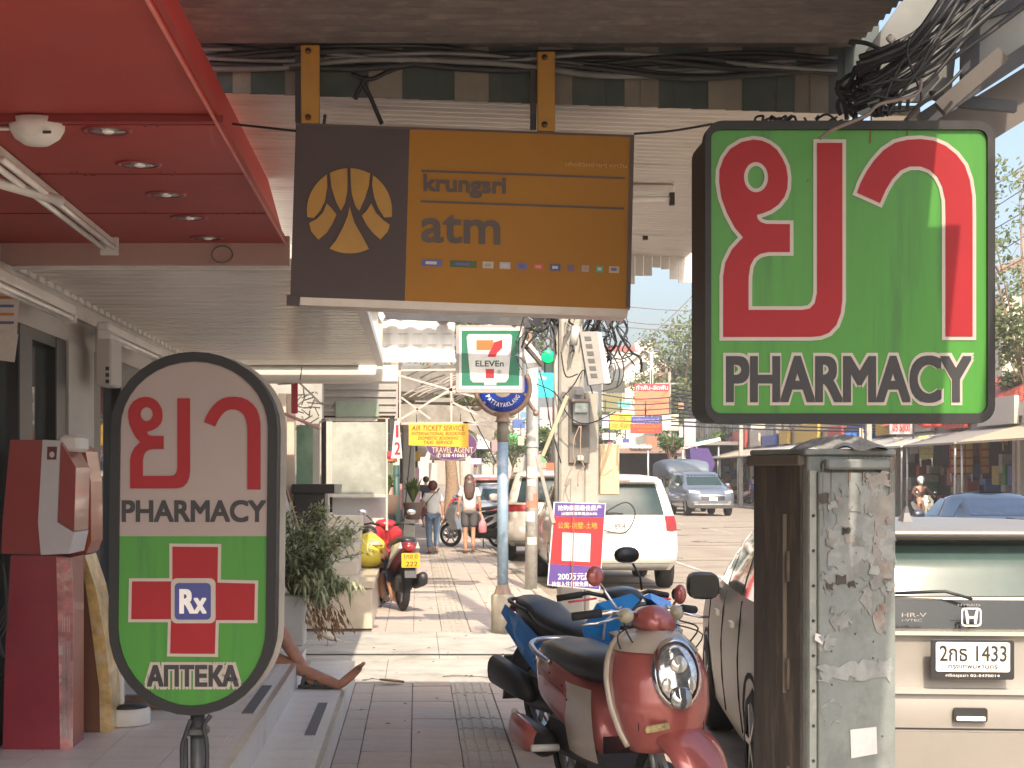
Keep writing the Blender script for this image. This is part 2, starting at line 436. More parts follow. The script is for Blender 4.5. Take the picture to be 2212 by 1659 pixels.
b = MB().box(-.84, -.808, 4, 12.2, .334, .345); b.build('edge_trim', M('alu_trim', (.6, .58, .55), .3, .6), plat)
GRIP = M('anti_slip_strip', (.16, .155, .16), .9, var=.2, scale=60)
for (x0, y0, y1, z) in [(-.93, 8.85, 10.02, .344), (-.62, 9.2, 10.5, .174), (-.93, 5.6, 6.8, .344)]:
    MB().box(x0, x0+.06, y0, y1, z-.004, z+.003).build('anti_slip_strip', GRIP, plat)

# ================================================================ SHOPFRONT WALL (left)
XW = -1.96
shop = thing('shopfront', 'glazed white framed shopfront wall behind the red top-up machines', 'shop', (-2.2, 9, .33))
GW = M('shop_white', (.5, .47, .44), .6, var=.05, scale=3, dirt=(.36, .33, .3), dscale=1.5, damt=.5)
MB().box(-2.3, XW, 4, 15.2, 2.36, 2.75).build('header', GW, shop)
MB().box(XW, XW+.035, 4, 15.1, 2.50, 2.60).build('header_trim', M('alu_trim2', (.55, .53, .5), .35, .3), shop)
WG = glassmat('shop_glass', (.62, .68, .66), .25)
FRM = M('window_frame_black', (.025, .025, .028), .4, .2)
PIL = M('shop_pillar', (.46, .43, .40), .6, var=.05, dirt=(.33, .3, .27), damt=.5)
def wall_px(p0, p1):   # y range on the wall plane between two picture columns
    return F*XW/(p0-VX), F*XW/(p1-VX)
ya, yb = wall_px(-60, 40); MB().box(XW-.06, XW-.05, 4, 15, .34, 2.36).build('glass_pane', WG, shop)
for (p0, p1) in [(38, 66), (118, 140), (196, 214), (258, 300)]:
    y0, y1 = wall_px(p0, p1); MB().bbox(XW-.09, XW+.01, y0, y1, .34, 2.36, .006).build('mullion', FRM, shop)
y0, y1 = wall_px(141, 196); MB().box(XW-.2, XW+.02, y0, y1, .34, 2.36).build('pillar', PIL, shop)
y0, y1 = wall_px(330, 560); MB().box(XW-.2, XW+.02, y0, y1, .34, 2.36).build('pillar', PIL, shop)
MB().box(XW-.08, XW+.02, 4, 15, .34, .62).build('plinth', DARKG, shop)
MB().box(XW-.08, XW+.005, 4, 15, 2.30, 2.36).build('mullion', FRM, shop)
# interior
INW = M('shop_interior', (.6, .58, .54), .8, var=.08)
b = MB(); b.box(-5.2, -5.1, 4, 15.1, .33, 2.8); b.box(-5.2, -2.3, 15.02, 15.12, .33, 2.8); b.box(-5.2, -2.3, 3.9, 4, .33, 2.8); b.box(-5.2, -2.3, 4, 15, 2.76, 2.8); b.box(-5.2, -2.6, 4, 15, .2, .34)
b.build('interior_wall', INW, shop)
SHELF = M('shelf_white', (.6, .58, .55), .5)
PROD = [M('product_%d' % i, c, .5, var=.2, scale=20) for i, c in enumerate([(.6, .08, .05), (.1, .25, .55), (.65, .5, .1), (.6, .6, .56), (.1, .4, .15), (.6, .25, .35)])]
for (yy, nn) in ((7.6, 'first'), (9.0, 'second'), (10.3, 'third'), (11.6, 'fourth')):
    t = thing('display_shelf', 'white shelf of packets just behind the shop glass, %s from the near end' % nn, 'shelf', (-2.5, yy, .34), group='shelves inside the shop')
    b = MB()
    for z in (.4, .75, 1.1, 1.45, 1.8, 2.12): b.box(-2.75, -2.3, yy-.5, yy+.5, z-.02, z)
    b.box(-2.76, -2.73, yy-.5, yy+.5, .34, 2.14); b.build('rack', SHELF, t)
    b = MB()
    for z in (.4, .75, 1.1, 1.45, 1.8):
        y = yy-.48
        while y < yy+.42:
            w_ = random.uniform(.05, .12); b.box(-2.55, -2.33, y, y+w_, z, z+random.uniform(.14, .28), random.randrange(6)); y += w_+.01
    tag(b.build('packets', PROD, t), kind='stuff')
# paper notices on the glass, far left
POS = M('paper_poster', (.62, .56, .52), .7, var=.08, scale=30, dirt=(.5, .25, .2), dscale=14, damt=.5, dthr=.55)
t = thing('paper_notice', 'white printed notice hanging at the far left edge of the picture', 'notice', P(15, 780, 480))
b = MB().prism(pp([(-60, 600), (42, 618), (36, 722), (-60, 700)], 480), F/480, F/480+.004); b.build('sheet', POS, t)
b = MB().prism(pp([(-60, 702), (38, 722), (30, 782), (-60, 770)], 480), F/480+.01, F/480+.014); b.build('sheet', POS, t)
b = MB()
for r_ in range(4): b.box(X(-40, 480), X(30, 480), F/480-.002, F/480-.0008, Z(640+r_*18, 480), Z(646+r_*18, 480), r_ % 2)
b.build('print', [M('orange_print', (.6, .2, .08), .7), M('blue_print', (.12, .14, .3), .7)], t)
# fluorescent battens under the soffit along the wall
def batten(lab, p0, p1, hh, name='tube_light', xw=-1.78):
    y0, y1 = F*xw/(p0-VX), F*xw/(p1-VX); z = EYE+hh
    t = thing(name, lab, 'lamp', (xw, (y0+y1)/2, z))
    MB().bbox(xw-.035, xw+.035, y0, y1, z, z+.05, .008).build('housing', WHT, t)
    b = MB(); b.tube([(xw+.02, y0+.02, z-.02), (xw+.02, y1-.02, z-.02)], .014, 8); b.tube([(xw-.02, y0+.02, z-.02), (xw-.02, y1-.02, z-.02)], .014, 8)
    b.build('tube', M('lamp_tube', (.85, .84, .8), .25, coat=.4), t)
    for y in (y0+.01, y1-.03): MB().box(xw-.03, xw+.04, y, y+.02, z-.045, z).build('holder', WHT, t)
batten('double tube lamp above the shop window left of the white pillar', -160, 150, .83)
batten('double tube lamp above the shop window right of the white pillar', 222, 340, .83)
# little box sign sticking out of the wall
t = thing('box_sign', 'small pale box mounted high on the white pillar of the shop', 'box', P(226, 830, 375))
MB().bbox(X(205, 375), X(240, 375), F/375, F/375+.35, Z(832, 375), Z(702, 375), .01).build('housing', GW, t)
b = MB()
for k in range(3): b.box(X(228, 375), X(236, 375), F/375-.003, F/375-.0005, Z(800+k*14, 375), Z(792+k*14, 375))
b.build('marking', DARKG, t)

# ================================================================ RED CANOPY over the shop entrance
RED = M('red_canopy_paint', (.35, .055, .045), .5, var=.08, scale=2.5, dirt=(.34, .07, .065), dscale=1.5, damt=.5, spec=.25, bump=.06, bscale=3)
REDF = M('red_fascia_paint', (.62, .05, .045), .5, var=.06, scale=2.5, dirt=(.4, .05, .04), damt=.4)
can = thing('red_canopy', 'red painted canopy ceiling with recessed lamps over the shop entrance', 'canopy', (-1.6, 6, 2.7))
YC = F/459
ystep = F*1.10/(1030-262)
MB().box(-4.5, -.62, ystep, YC, 2.70, 2.735).build('ceiling_panel', RED, can)
MB().box(-4.5, -.62, 3.0, ystep-.003, 2.722, 2.757).build('ceiling_panel', RED, can)
for yj in (5.2, 6.05, 6.95):
    MB().bar((-4.5, yj, 2.6985 if yj > ystep else 2.7205), (-.63, yj, 2.6985 if yj > ystep else 2.7205), .006, .004).build('panel_joint', M('red_dark', (.2, .015, .015), .6), can)
b = MB()
for k in range(40):
    xx = random.uniform(-1.7, -.66); yy = random.choice([5.2, 6.05, 6.95])+random.choice([-.03, .03]); b.lathe([(.006, .0), (.004, -.003)], (xx, yy, 2.7 if yy > ystep else 2.722), n=6)
b.build('rivets', M('rivet_red', (.2, .03, .03), .4), can)
MB().bar((-4.5, ystep, 2.708), (-.6, ystep, 2.708), .02, .02).build('panel_joint', M('red_dark', (.2, .015, .015), .6), can)
MB().add([(-.618, 3, 2.697), (-.618, YC+.02, 2.697), (-.70, YC+.02, 3.0), (-.70, 3, 3.0), (-.623, 3, 2.699), (-.623, YC+.02, 2.699), (-.705, YC+.02, 3.0), (-.705, 3, 3.0)],
         [(0, 1, 2, 3), (7, 6, 5, 4), (0, 4, 5, 1), (1, 5, 6, 2), (2, 6, 7, 3), (3, 7, 4, 0)]).build('fascia', REDF, can)
MB().box(-.622, -.615, 3, YC+.02, 2.690, 2.696).build('edge_trim', M('pink_trim', (.62, .2, .17), .5), can)
PK = M('pinkish_panel', (.46, .30, .27), .6, var=.08, scale=3)
MB().box(-4.5, -.6, YC+.004, YC+.05, 2.60, 2.735).build('drop_panel', PK, can)
MB().box(-1.9, -.6, YC+.052, YC+.09, 2.585, 2.625).build('light_trim', WHT, can)
b = MB(); c = P(480, 545, 459); b.tube([(c[0]+.05*math.cos(a/12*6.283), YC, c[2]+.04*math.sin(a/12*6.283)-.01) for a in range(13)], .003, 5); b.build('cable_loop', WIREG, can)
for (dx, dy) in [(230, 281), (299, 354), (357, 419), (408, 469), (447, 513)]:
    s = (1030-dy)/1.10; c = P(dx, dy, s)
    lab = {230: 'recessed round ceiling lamp nearest the white smoke detector', 299: 'second recessed ceiling lamp counted from the smoke detector', 357: 'middle one of the five recessed ceiling lamps', 408: 'fourth recessed ceiling lamp counted from the smoke detector', 447: 'recessed ceiling lamp farthest along the red ceiling'}[dx]
    t = thing('downlight', lab, 'ceiling lamp', (c[0], c[1], 2.70), group='recessed lamps in the red ceiling')
    MB().lathe([(.062, .0), (.062, -.004), (.080, -.004), (.082, .002)], (c[0], c[1], 2.6985), cap=False).build('trim_ring', M('red_rim', (.25, .02, .02), .4), t)
    MB().lathe([(.061, -.0015), (.058, -.0012), (.03, -.001), (.018, -.001)], (c[0], c[1], 2.697), n=20).build('reflector', M('reflector', (.8, .8, .8), .2, .9, var=.3, scale=30), t)
    MB().ell((c[0]+.005, c[1], 2.694), .02, .02, .006).build('bulb', M('bulb', (.85, .84, .8), .3), t)
c = P(80, 275, 1.03*680); s_ = 690
t = thing('smoke_detector', 'white round smoke detector on the red ceiling', 'detector', P(80, 275, s_))
c = P(80, 270, s_)
MB().lathe([(.0, -.055), (.04, -.055), (.07, -.035), (.085, -.01), (.088, .02)], (c[0], c[1], 2.695)).build('cover', WHT, t)
MB().box(c[0]+.035, c[0]+.06, c[1]-.078, c[1]-.07, 2.66, 2.668).build('vent', DARKG, t)
MB().tube([(c[0]-.08, c[1], 2.69), (c[0]-.5, c[1]+.02, 2.695)], .006, 6).build('cable', WHT, t)
# tube light hanging under the red ceiling, running away from the camera
t = thing('ceiling_tube_light', 'long double tube lamp fixed diagonally across the red ceiling', 'lamp', (-1.6, 6.8, 2.6))
hz = 1.06
a = ((-10-VX)*hz/(1030-338), F*hz/(1030-338)); e = ((238-VX)*hz/(1030-533), F*hz/(1030-533))
MB().bar((a[0], a[1], 2.680), (e[0], e[1], 2.680), .035, .03).build('housing', WHT, t)
for dxx in (-.026, .026): MB().tube([(a[0]+dxx, a[1], 2.650), (e[0]+dxx, e[1]-.03, 2.650)], .012, 8).build('tube', M('lamp_tube', (.85, .84, .8), .25, coat=.4), t)
MB().box(e[0]-.04, e[0]+.04, e[1]-.03, e[1], 2.62, 2.70).build('holder', WHT, t)
c2 = P(75, 445, 585); MB().tube([(c2[0]-.12, c2[1]-.4, 2.64), (c2[0]+.07, c2[1]+.12, 2.64)], .02, 8).build('starter', WHT, t)

# ================================================================ CORRUGATED ROOFS
def corr(x0, x1, y0, y1, z, pitch, amp, mats, name, parent, trap=False, slope=0, xs=0):
    b = MB(); prof = []
    y = y0
    while y < y1:
        if trap: prof += [(y, 0), (y+pitch*.30, 0), (y+pitch*.34, amp), (y+pitch*.45, amp), (y+pitch*.49, 0), (y+pitch*.62, 0), (y+pitch*.64, amp*.3), (y+pitch*.7, amp*.3), (y+pitch*.72, 0)]
        else: prof += [(y+pitch*k/6, amp*.5*(1-math.cos(2*math.pi*k/6))) for k in range(6)]
        y += pitch
    vs = []; n = len(prof)
    for x in (x0, x1): vs += [(x, p, z+h+slope*(p-y0)+xs*(x-x0)) for p, h in prof]
    b.add(vs, [(i, i+1, n+i+1, n+i) for i in range(n-1)], 0, not trap)
    vs2 = []
    for x in (x0, x1): vs2 += [(x, p, z+h+.003+slope*(p-y0)+xs*(x-x0)) for p, h in prof]
    b.add(vs2, [(i+n, n+i+1, i+1, i) for i in range(n-1)], 0, not trap)
    return b.build(name, mats, parent)
BRN = M('weathered_sheet', (.125, .11, .107), .8, .1, var=.25, scale=6, bump=.3, bscale=40, dirt=(.22, .19, .17), dscale=9, damt=.6, dthr=.5, stretch=(.8, 2, 1))
WSH = M('white_sheet', (.70, .65, .59), .24, .1, var=.07, scale=3, dirt=(.36, .31, .26), dscale=1.6, damt=.6, stretch=(.5, 3, 1))
aw = thing('brown_awning', 'weathered dark corrugated awning sheet across the top of the picture', 'awning', (.4, 4, 3.16))
corr(-.86, 1.66, 4.2, 5.2, 3.185, .076, .014, BRN, 'roof_sheet', aw)
corr(-.82, 1.60, 5.18, 6.12, 3.165, .076, .014, BRN, 'roof_sheet', aw)
MB().box(-.9, 1.76, 3.2, 4.3, 3.20, 3.215).build('roof_sheet', BRN, aw)  # out-of-view awning rest, widened and cut short to shape the shade below
MB().bar((-.9, 6.16, 3.13), (1.55, 6.16, 3.13), .04, .06).build('edge_beam', DARKG, aw)
MB().tube([(-.2, 5.2, 3.155), (1.62, 5.3, 3.14)], .004, 5).build('sag_cable', WIRE, aw)
MB().tube([(X(1823, 580), 6.2, Z(235, 580)), (X(1820, 580), 6.2, Z(100, 580))], .026, 10).build('red_pipe', M('red_pipe', (.35, .04, .035), .5), aw)
SF = thing('white_soffit', 'pale corrugated roof underside hanging behind the bank sign', 'roof', (.4, 8, 2.99))
corr(-.80, 1.62, 6.10, 10.02, 3.015, .076, .012, WSH, 'roof_sheet', SF, xs=-.034, slope=-.004)
b = MB()       # ragged fringe at its far end
zz = 2.98
for k in range(20):
    x = 1.20+.0-k*.0+k*.0
x = .9; k = 0
while x < 1.68:
    w_ = .052; dz = [.15, .15, .10, .11, .17, .19, .19, .20][k % 8]
    b.box(x, x+w_-.003, 10.03, 10.045, zz-dz-.02, zz+.03); k += 1; x += w_
b.build('fringe', WSH, SF)
# the striped valance under the brown awning
VG = M('valance_green', (.045, .062, .058), .6, var=.2, dirt=(.1, .1, .09)); VC = M('valance_cream', (.20, .175, .145), .6, var=.15, scale=8, dirt=(.14, .12, .1))
vl = thing('striped_valance', 'dark green and cream striped metal valance under the brown awning', 'valance', (.4, 6.23, 2.99))
sv = 591; x = X(430, sv); k = 0
while x < X(1860, sv):
    w_ = .062; zb = 2.925+(X(1790, sv)-x)*.034
    cre = (k % 5) in (0, 1) if k > 3 else (k % 2 == 0)
    MB().box(x, x+w_+.004, 6.08+(k % 2)*.004, 6.0835+(k % 2)*.004, zb, zb+.33).build('slat', VC if cre else VG, vl); x += w_; k += 1
# cables in the gap
t = thing('cable_bundle', 'dusty bundle of cables strung under the brown awning behind the yellow hangers', 'cables', P(1100, 150, 585))
for k in range(9):
    y0 = 118+random.uniform(-8, 30); pts = []
    for j in range(9):
        px = 440+j*170; pts.append((X(px, 590), 6.05+random.uniform(-.012, .015), Z(y0+14*math.sin(j*1.3+k)+j*3+random.uniform(-4, 4), 590)))
    MB().tube(smooth_path(pts, 4), random.choice([.005, .008, .012]), 6).build('cable', [WIRE, WIREG, WIRE][k % 3], t)
for pts in ([(780, 170), (800, 210), (825, 268)], [(795, 165), (775, 195), (768, 215)], [(760, 160), (800, 172), (850, 150), (930, 130)]):
    MB().tube(smooth_path([P(a, b_, 592) for a, b_ in pts], 4), .009, 6).build('cable', WIRE, t)
for (c1, c2, c3, nn, lab) in [((455, 262), (540, 272), (640, 283), 'thin cable running from the red canopy to the bank sign', 0), ((1370, 289), (1450, 283), (1540, 268), 'thin cable between the bank sign and the green pharmacy box', 0)]:
    tag(MB().tube(smooth_path([P(*c1, 600), P(*c2, 600), P(*c3, 610)], 5), .0045, 6).build('thin_cable', WIRE), nn, 'cable')
# small fixtures under the soffit, right of the bank sign
for (px0, px1, py, sc_, lab) in [(1372, 1458, 420, 470, 'small tube lamp under the white roof, upper one right of the bank sign'), (1368, 1400, 495, 390, 'small tube lamp under the white roof, lower one right of the bank sign')]:
    t = thing('short_tube_light', lab, 'lamp', P(px0, py, sc_))
    MB().bbox(X(px0-60, sc_), X(px1, sc_), F/sc_, F/sc_+.05, Z(py-5, sc_), Z(py-22, sc_), .006).build('housing', WHT, t)
    MB().tube([(X(px0-55, sc_), F/sc_+.02, Z(py+8, sc_)), (X(px1-6, sc_), F/sc_+.02, Z(py+8, sc_))], .013, 8).build('tube', M('lamp_tube', (.85, .84, .8), .25), t)
    MB().box(X(px1-10, sc_), X(px1, sc_), F/sc_+.005, F/sc_+.04, Z(py+22, sc_), Z(py-5, sc_)).build('holder', DARKG, t)
# left soffit beyond the red canopy
LS = thing('left_soffit', 'long cream ribbed roof underside above the shop windows', 'roof', (-1.2, 11, 2.62))
corr(-1.95, -.34, YC+.1, 15.1, 2.61, .2, .036, WSH, 'roof_sheet', LS, trap=True)
for k in range(34):    # stepped edge pieces where the sheet meets the wall
    y = YC+.15+k*.2
    if y < 14.9: MB().box(-1.95, -1.90, y, y+.13, 2.585, 2.64).build('edge_filler', WHT, LS)
MB().box(-.36, -.30, YC+.1, 15.1, 2.60, 2.66).build('gutter', WHT, LS)
# ================================================================ BIG SIGNS
YA_UP = [(550,830),(600,836),(645,855),(690,890),(722,940),(745,990),(755,1055),(752,1120),(735,1170),(700,1215),(655,1248),(605,1268),(572,1276),(576,1300),(592,1318),(625,1330),(700,1331),(767,1331),(767,1497),(640,1497),(590,1508),(555,1535),(532,1580),(523,1640),(522,1700),(522,1840),(840,1840),(885,1832),(915,1800),(928,1740),(928,850),(1078,850),(1078,1780),(1068,1860),(1042,1930),(1000,1975),(950,1995),(890,2000),(372,2000),(372,1640),(385,1560),(425,1480),(490,1410),(440,1350),(395,1265),(362,1175),(348,1080),(350,1010),(375,940),(415,885),(480,845)]
YA_HOLE = [(567+72*math.cos(2*math.pi*k/22), 1053+90*math.sin(2*math.pi*k/22)) for k in range(22)]
AA = [(1168,1147),(1190,1085),(1225,1020),(1270,955),(1325,895),(1395,850),(1470,832),(1550,828),(1630,838),(1700,868),(1765,920),(1815,985),(1845,1070),(1860,1170),(1862,1300),(1862,2000),(1700,2000),(1700,1290),(1698,1190),(1680,1110),(1650,1050),(1605,1010),(1550,990),(1485,990),(1430,1013),(1380,1065),(1340,1130),(1305,1207)]
def glyphs(box_ya, box_aa, s, y, red, whi, parent, wd):
    def mp(poly, box, src):
        (x0, x1, y0, y1) = box; (a0, a1, c0, c1) = src
        return [(X(x0+(p[0]-a0)/(a1-a0)*(x1-x0), s), Z(y0+(p[1]-c0)/(c1-c0)*(y1-y0), s)) for p in poly]
    ya = mp(YA_UP, box_ya, (348, 1078, 830, 2000)); yh = mp(YA_HOLE, box_ya, (348, 1078, 830, 2000)); aa = mp(AA, box_aa, (1168, 1862, 828, 2000))
    if whi:
        MB().prism(offset_poly(ya, wd), y-.002, y, holes=[offset_poly(yh, -wd)]).build('letter_outline', whi, parent)
        MB().prism(offset_poly(aa, wd), y-.002, y).build('letter_outline', whi, parent)
    MB().prism(ya, y-.004, y-.0021 if whi else y, holes=[yh]).build('letter', red, parent)
    MB().prism(aa, y-.004, y-.0021 if whi else y).build('letter', red, parent)
GRN = M('green_sign_face', (.048, .205, .028), .4, var=.07, scale=2, coat=.04, spec=.3, dirt=(.03, .105, .03), dscale=1.8, damt=.6, stretch=(6, 6, .5))
FRB = M('sign_box_black', (.022, .022, .023), .55, .1, var=.2, scale=4, dirt=(.055, .052, .048), dscale=3, damt=.5, spec=.3)
WOUT = M('cream_outline', (.38, .33, .29), .4, var=.04)
s = 700; y = F/s
ps = thing('pharmacy_box_sign', 'large square green lightbox sign with red Thai letters above PHARMACY', 'sign', P(1830, 915, s))
fo = rrect(X(1522, s), X(2147, s), Z(915, s), Z(262, s), .055, 6)
bo = rrect(X(1530, s), X(2150, s), Z(908, s), Z(270, s), .05, 6)
MB().prism(bo, y+.04, y+.31).build('back_box', FRB, ps)
hole = rrect(X(1535, s), X(2131, s), Z(893, s), Z(281, s), .03, 6)
MB().prism(fo, y-.012, y+.045, holes=[hole]).build('frame', FRB, ps)
MB().prism(rrect(X(1533, s), X(2133, s), Z(895, s), Z(279, s), .03, 6), y, y+.03).build('face', GRN, ps)
glyphs((1553, 1819, 302, 728), (1851, 2100, 301, 727), s, y-.001, REDP, WOUT, ps, .0115)
for off, mm, dy in ((.062, WOUT, .003), (.034, TEXTB, .0055)):
    e = .0*off
    MB().text('PHARMACY', X(1568 if mm is TEXTB else 1562, s), X(2098 if mm is TEXTB else 2104, s), Z(870 if mm is TEXTB else 877, s), Z(768 if mm is TEXTB else 761, s), y-dy, .002, off=off).build('lettering', mm, ps)
b = MB()
for (px, y0, y1) in [(1880, 281, 310), (1960, 281, 296), (1745, 388, 392)]: b.box(X(px-1.5, s), X(px+1.5, s), y-.0022, y-.001, Z(y1, s), Z(y0, s))
b.build('rust_drip', M('rust_drip', (.12, .1, .03), .8), ps)
b = MB()       # wire twists and debris on top of the box
for k in range(7):
    px = random.uniform(1570, 1900); pts = [(X(px, s), y+.15, Z(264, s))]
    for j in range(7): px += random.uniform(-14, 26); pts.append((X(px, s), y+.1+random.uniform(-.05, .05), Z(258-random.uniform(0, 22), s)))
    b.tube(smooth_path(pts, 4), .004, 5)
tag(b.build('wire_tangle', WIRE), 'thin wire tangle lying on top of the green pharmacy box', 'wire')
tag(MB().tube(smooth_path([P(1990, 170, 715), P(1978, 205, 718), P(1900, 225, 722), P(1870, 250, 724), P(1800, 280, 724), P(1770, 300, 722)], 6), .0055, 6).build('loose_cable', M('cable_brown', (.2, .15, .13), .7)), 'loose brown cable drooping over the top of the green pharmacy box', 'cable')

# ---- oval pharmacy sign on a post
s = 610; y = F/s
os_ = thing('oval_pharmacy_sign', 'tall rounded pharmacy lightbox on a dark post with a red cross', 'sign', (X(422, s), y+.1, 0))
def capsule(x0, x1, yt, yb, n=18):
    cx = (x0+x1)/2; r = (x1-x0)/2; out = []
    rt = 165; rb = 190
    for k in range(n+1):
        a = math.pi*k/n; out.append((cx+r*math.cos(a), yt+rt-rt*math.sin(a)))
    for k in range(n+1):
        a = math.pi+math.pi*k/n; out.append((cx-5+r*math.cos(a), yb-rb-rb*math.sin(a)))
    return out
outer = pp(capsule(240, 600, 760, 1545), s); inner = offset_poly(outer, -.034)
FR2 = M('sign_frame_dark', (.014, .014, .016), .5, .0, var=.2, spec=.3)
MB().prism(outer, y-.01, y+.13, holes=[inner]).build('frame', FR2, os_)
MB().prism([(p[0]+.02, p[1]) for p in outer], y+.131, y+.15).build('back_panel', M('sign_back', (.38, .36, .33), .6, dirt=(.2, .18, .16)), os_)
zs = Z(1158, s)
FW = M('sign_face_white', (.30, .245, .23), .5, var=.03, spec=.25, scale=2)
top = [p for p in inner if p[1] > zs]; bot = [p for p in inner if p[1] <= zs]
xl = min(p[0] for p in inner); xr = max(p[0] for p in inner)
MB().prism([(xr, zs)]+top+[(xl, zs)], y, y+.02).build('face', FW, os_)
MB().prism([(xl, zs)]+bot+[(xr, zs)], y, y+.02).build('face', GRN, os_)
glyphs((277, 411, 857, 1055), (441, 563, 857, 1057), s, y-.001, REDP, None, os_, .01)
MB().text('PHARMACY', X(263, s), X(575, s), Z(1128, s), Z(1080, s), y-.003, .002, off=.035).build('lettering', TEXTB, os_)
cr = [(366, 1174), (478, 1175), (477, 1252), (558, 1254), (556, 1346), (473, 1346), (471, 1419), (361, 1418), (363, 1344), (277, 1344), (279, 1249), (366, 1249)]
crw = pp(cr, s)
MB().prism(crw, y-.003, y-.0003).build('cross_outline', WOUT, os_)
MB().prism(offset_poly(crw, -.011), y-.005, y-.0031).build('cross', REDP, os_)
MB().prism(rrect(X(370, s), X(466, s), Z(1346, s), Z(1249, s), .02), y-.007, y-.0051).build('badge_outline', WOUT, os_)
MB().prism(rrect(X(378, s), X(456, s), Z(1338, s), Z(1259, s), .015), y-.009, y-.0071).build('badge', M('navy_badge', (.03, .04, .2), .4), os_)
MB().text('R', X(388, s), X(422, s), Z(1325, s), Z(1272, s), y-.0105, .0012, off=.045).build('lettering', TEXTW, os_)
MB().text('x', X(419, s), X(447, s), Z(1325, s), Z(1291, s), y-.0106, .0012, off=.045).build('lettering', TEXTW, os_)
MB().text('АПТЕКА', X(312, s), X(522, s), Z(1489, s), Z(1430, s), y-.004, .002, off=.12).build('lettering', WOUT, os_)
MB().text('АПТЕКА', X(318, s), X(516, s), Z(1483, s), Z(1436, s), y-.0065, .002, off=.05).build('lettering', TEXTB, os_)
PST = M('dark_post', (.06, .065, .07), .5, .3, dirt=(.12, .11, .1))
MB().tube([(X(422, s), y+.06, Z(1540, s)), (X(422, s), y+.06, 0)], .026, 14).build('post', PST, os_)
MB().tube([(X(395, s), y+.05, Z(1600, s)), (X(398, s), y+.05, 0)], .012, 8).build('stay', PST, os_)
MB().tube(smooth_path([P(455, 1545, s), P(440, 1570, s), P(447, 1610, s), P(446, 1700, s)], 4), .008, 8).build('cable', WIRE, os_)
MB().tube(smooth_path([P(412, 1555, s), P(400, 1590, s), P(393, 1620, s), P(395, 1700, s)], 4), .008, 8).build('cable', WIRE, os_)
MB().bbox(X(402, s), X(446, s), y+.01, y+.1, Z(1592, s), Z(1575, s), .01).build('clamp', PST, os_)
MB().lathe([(.14, 0), (.14, .015), (.03, .03), (.028, .1)], (X(422, s), y+.06, 0.002)).build('base_plate', PST, os_)

# ---- bank sign
s = 600; y = F/s
bk = thing('atm_sign', 'hanging grey and yellow bank cash machine sign on two yellow brackets', 'sign', P(1000, 660, s))
TL, TR, BR, BL = (639, 266), (1370, 292), (1361, 668), (627, 641)
def q(u, v):   # sign face coordinates 0..1
    tx = TL[0]+(TR[0]-TL[0])*u; ty = TL[1]+(TR[1]-TL[1])*u; bx = BL[0]+(BR[0]-BL[0])*u; by = BL[1]+(BR[1]-BL[1])*u
    return (X(tx+(bx-tx)*v, s), Z(ty+(by-ty)*v, s))
GREY = M('bank_grey', (.085, .066, .07), .55, var=.05, scale=2, spec=.2, dirt=(.08, .06, .06), damt=.4)
YEL = M('bank_yellow', (.36, .165, .025), .5, var=.05, scale=1.5, spec=.2, dirt=(.3, .14, .03), dscale=1, damt=.5)
BGR = M('bank_grey_letter', (.085, .06, .055), .5)
MB().prism([q(0, 0), q(1, 0), q(1, 1), q(0, 1)], y+.006, y+.19).build('box', M('bank_box', (.2, .17, .14), .5, .3, dirt=(.1, .08, .07)), bk)
MB().prism([q(.0, 0), q(.337, 0), q(.337, 1), q(.0, 1)], y, y+.005).build('face', GREY, bk)
MB().prism([q(.337, 0), q(1, 0), q(1, 1), q(.337, 1)], y, y+.005).build('face', YEL, bk)
MB().prism([q(.0, 0), q(1, 0), q(1, .012), q(.0, .012)], y-.004, y-.0005).build('edge_trim', BGR, bk)
MB().prism([q(.988, .012), q(1, .012), q(1, .99), q(.988, .99)], y-.004, y-.0005).build('edge_trim', BGR, bk)
SLV = M('rail_alu', (.45, .40, .36), .4, .4, var=.15, dirt=(.3, .15, .12), damt=.4)
MB().prism([q(0.012, 1.0), q(.995, 1.0), q(.992, 1.045), q(.012, 1.045)], y+.0, y+.15).build('lower_rail', SLV, bk)
MB().prism([q(-.01, .99), q(.03, .995), q(.028, 1.05), q(-.01, 1.05)], y-.01, y+.02).build('rail_end', GREY, bk)
# emblem: seven fields cut out of a disc
cx, cy, r = 755, 456, 92
def arc(a0, a1, n=10): return [(cx+r*math.cos(math.radians(a0+(a1-a0)*k/n)), cy-r*math.sin(math.radians(a0+(a1-a0)*k/n))) for k in range(n+1)]
YE2 = M('bank_emblem', (.40, .21, .03), .45)
pet = [
 [(757, 363)]+arc(88, 62, 4)+[(800, 372), (797, 400), (788, 430), (776, 456), (768, 446), (760, 420), (758, 395)],
 [(750, 363)]+arc(92, 118, 4)+[(713, 372), (716, 405), (726, 436), (737, 456), (745, 440), (750, 415), (751, 390)],
 [(806, 377)]+arc(56, -8, 10)+[(830, 470), (817, 450), (808, 425), (804, 400)],
 [(706, 377)]+arc(124, 188, 10)+[(678, 472), (692, 455), (702, 435), (707, 405)],
 [(755, 447), (766, 482), (782, 510), (797, 538)]+arc(-62, -118, 8)+[(726, 520), (742, 490), (752, 465)],
 [(802, 440), (812, 460), (828, 476), (842, 486), (838, 500), (822, 518), (805, 503), (792, 486), (782, 466), (792, 456)],
 [(706, 440), (698, 460), (684, 474), (668, 482), (672, 500), (688, 518), (706, 503), (718, 484), (727, 464), (716, 450)]]
for p_ in pet:
    MB().prism(pp(p_, s), y-.006, y-.0006).build('emblem_field', YE2, bk)
def ub(u0, u1, v0, v1):
    a, b_ = q(u0, v1), q(u1, v0); return a[0], b_[0], a[1], q(u0, v0)[1], q(u1, v1)[1]-a[1]
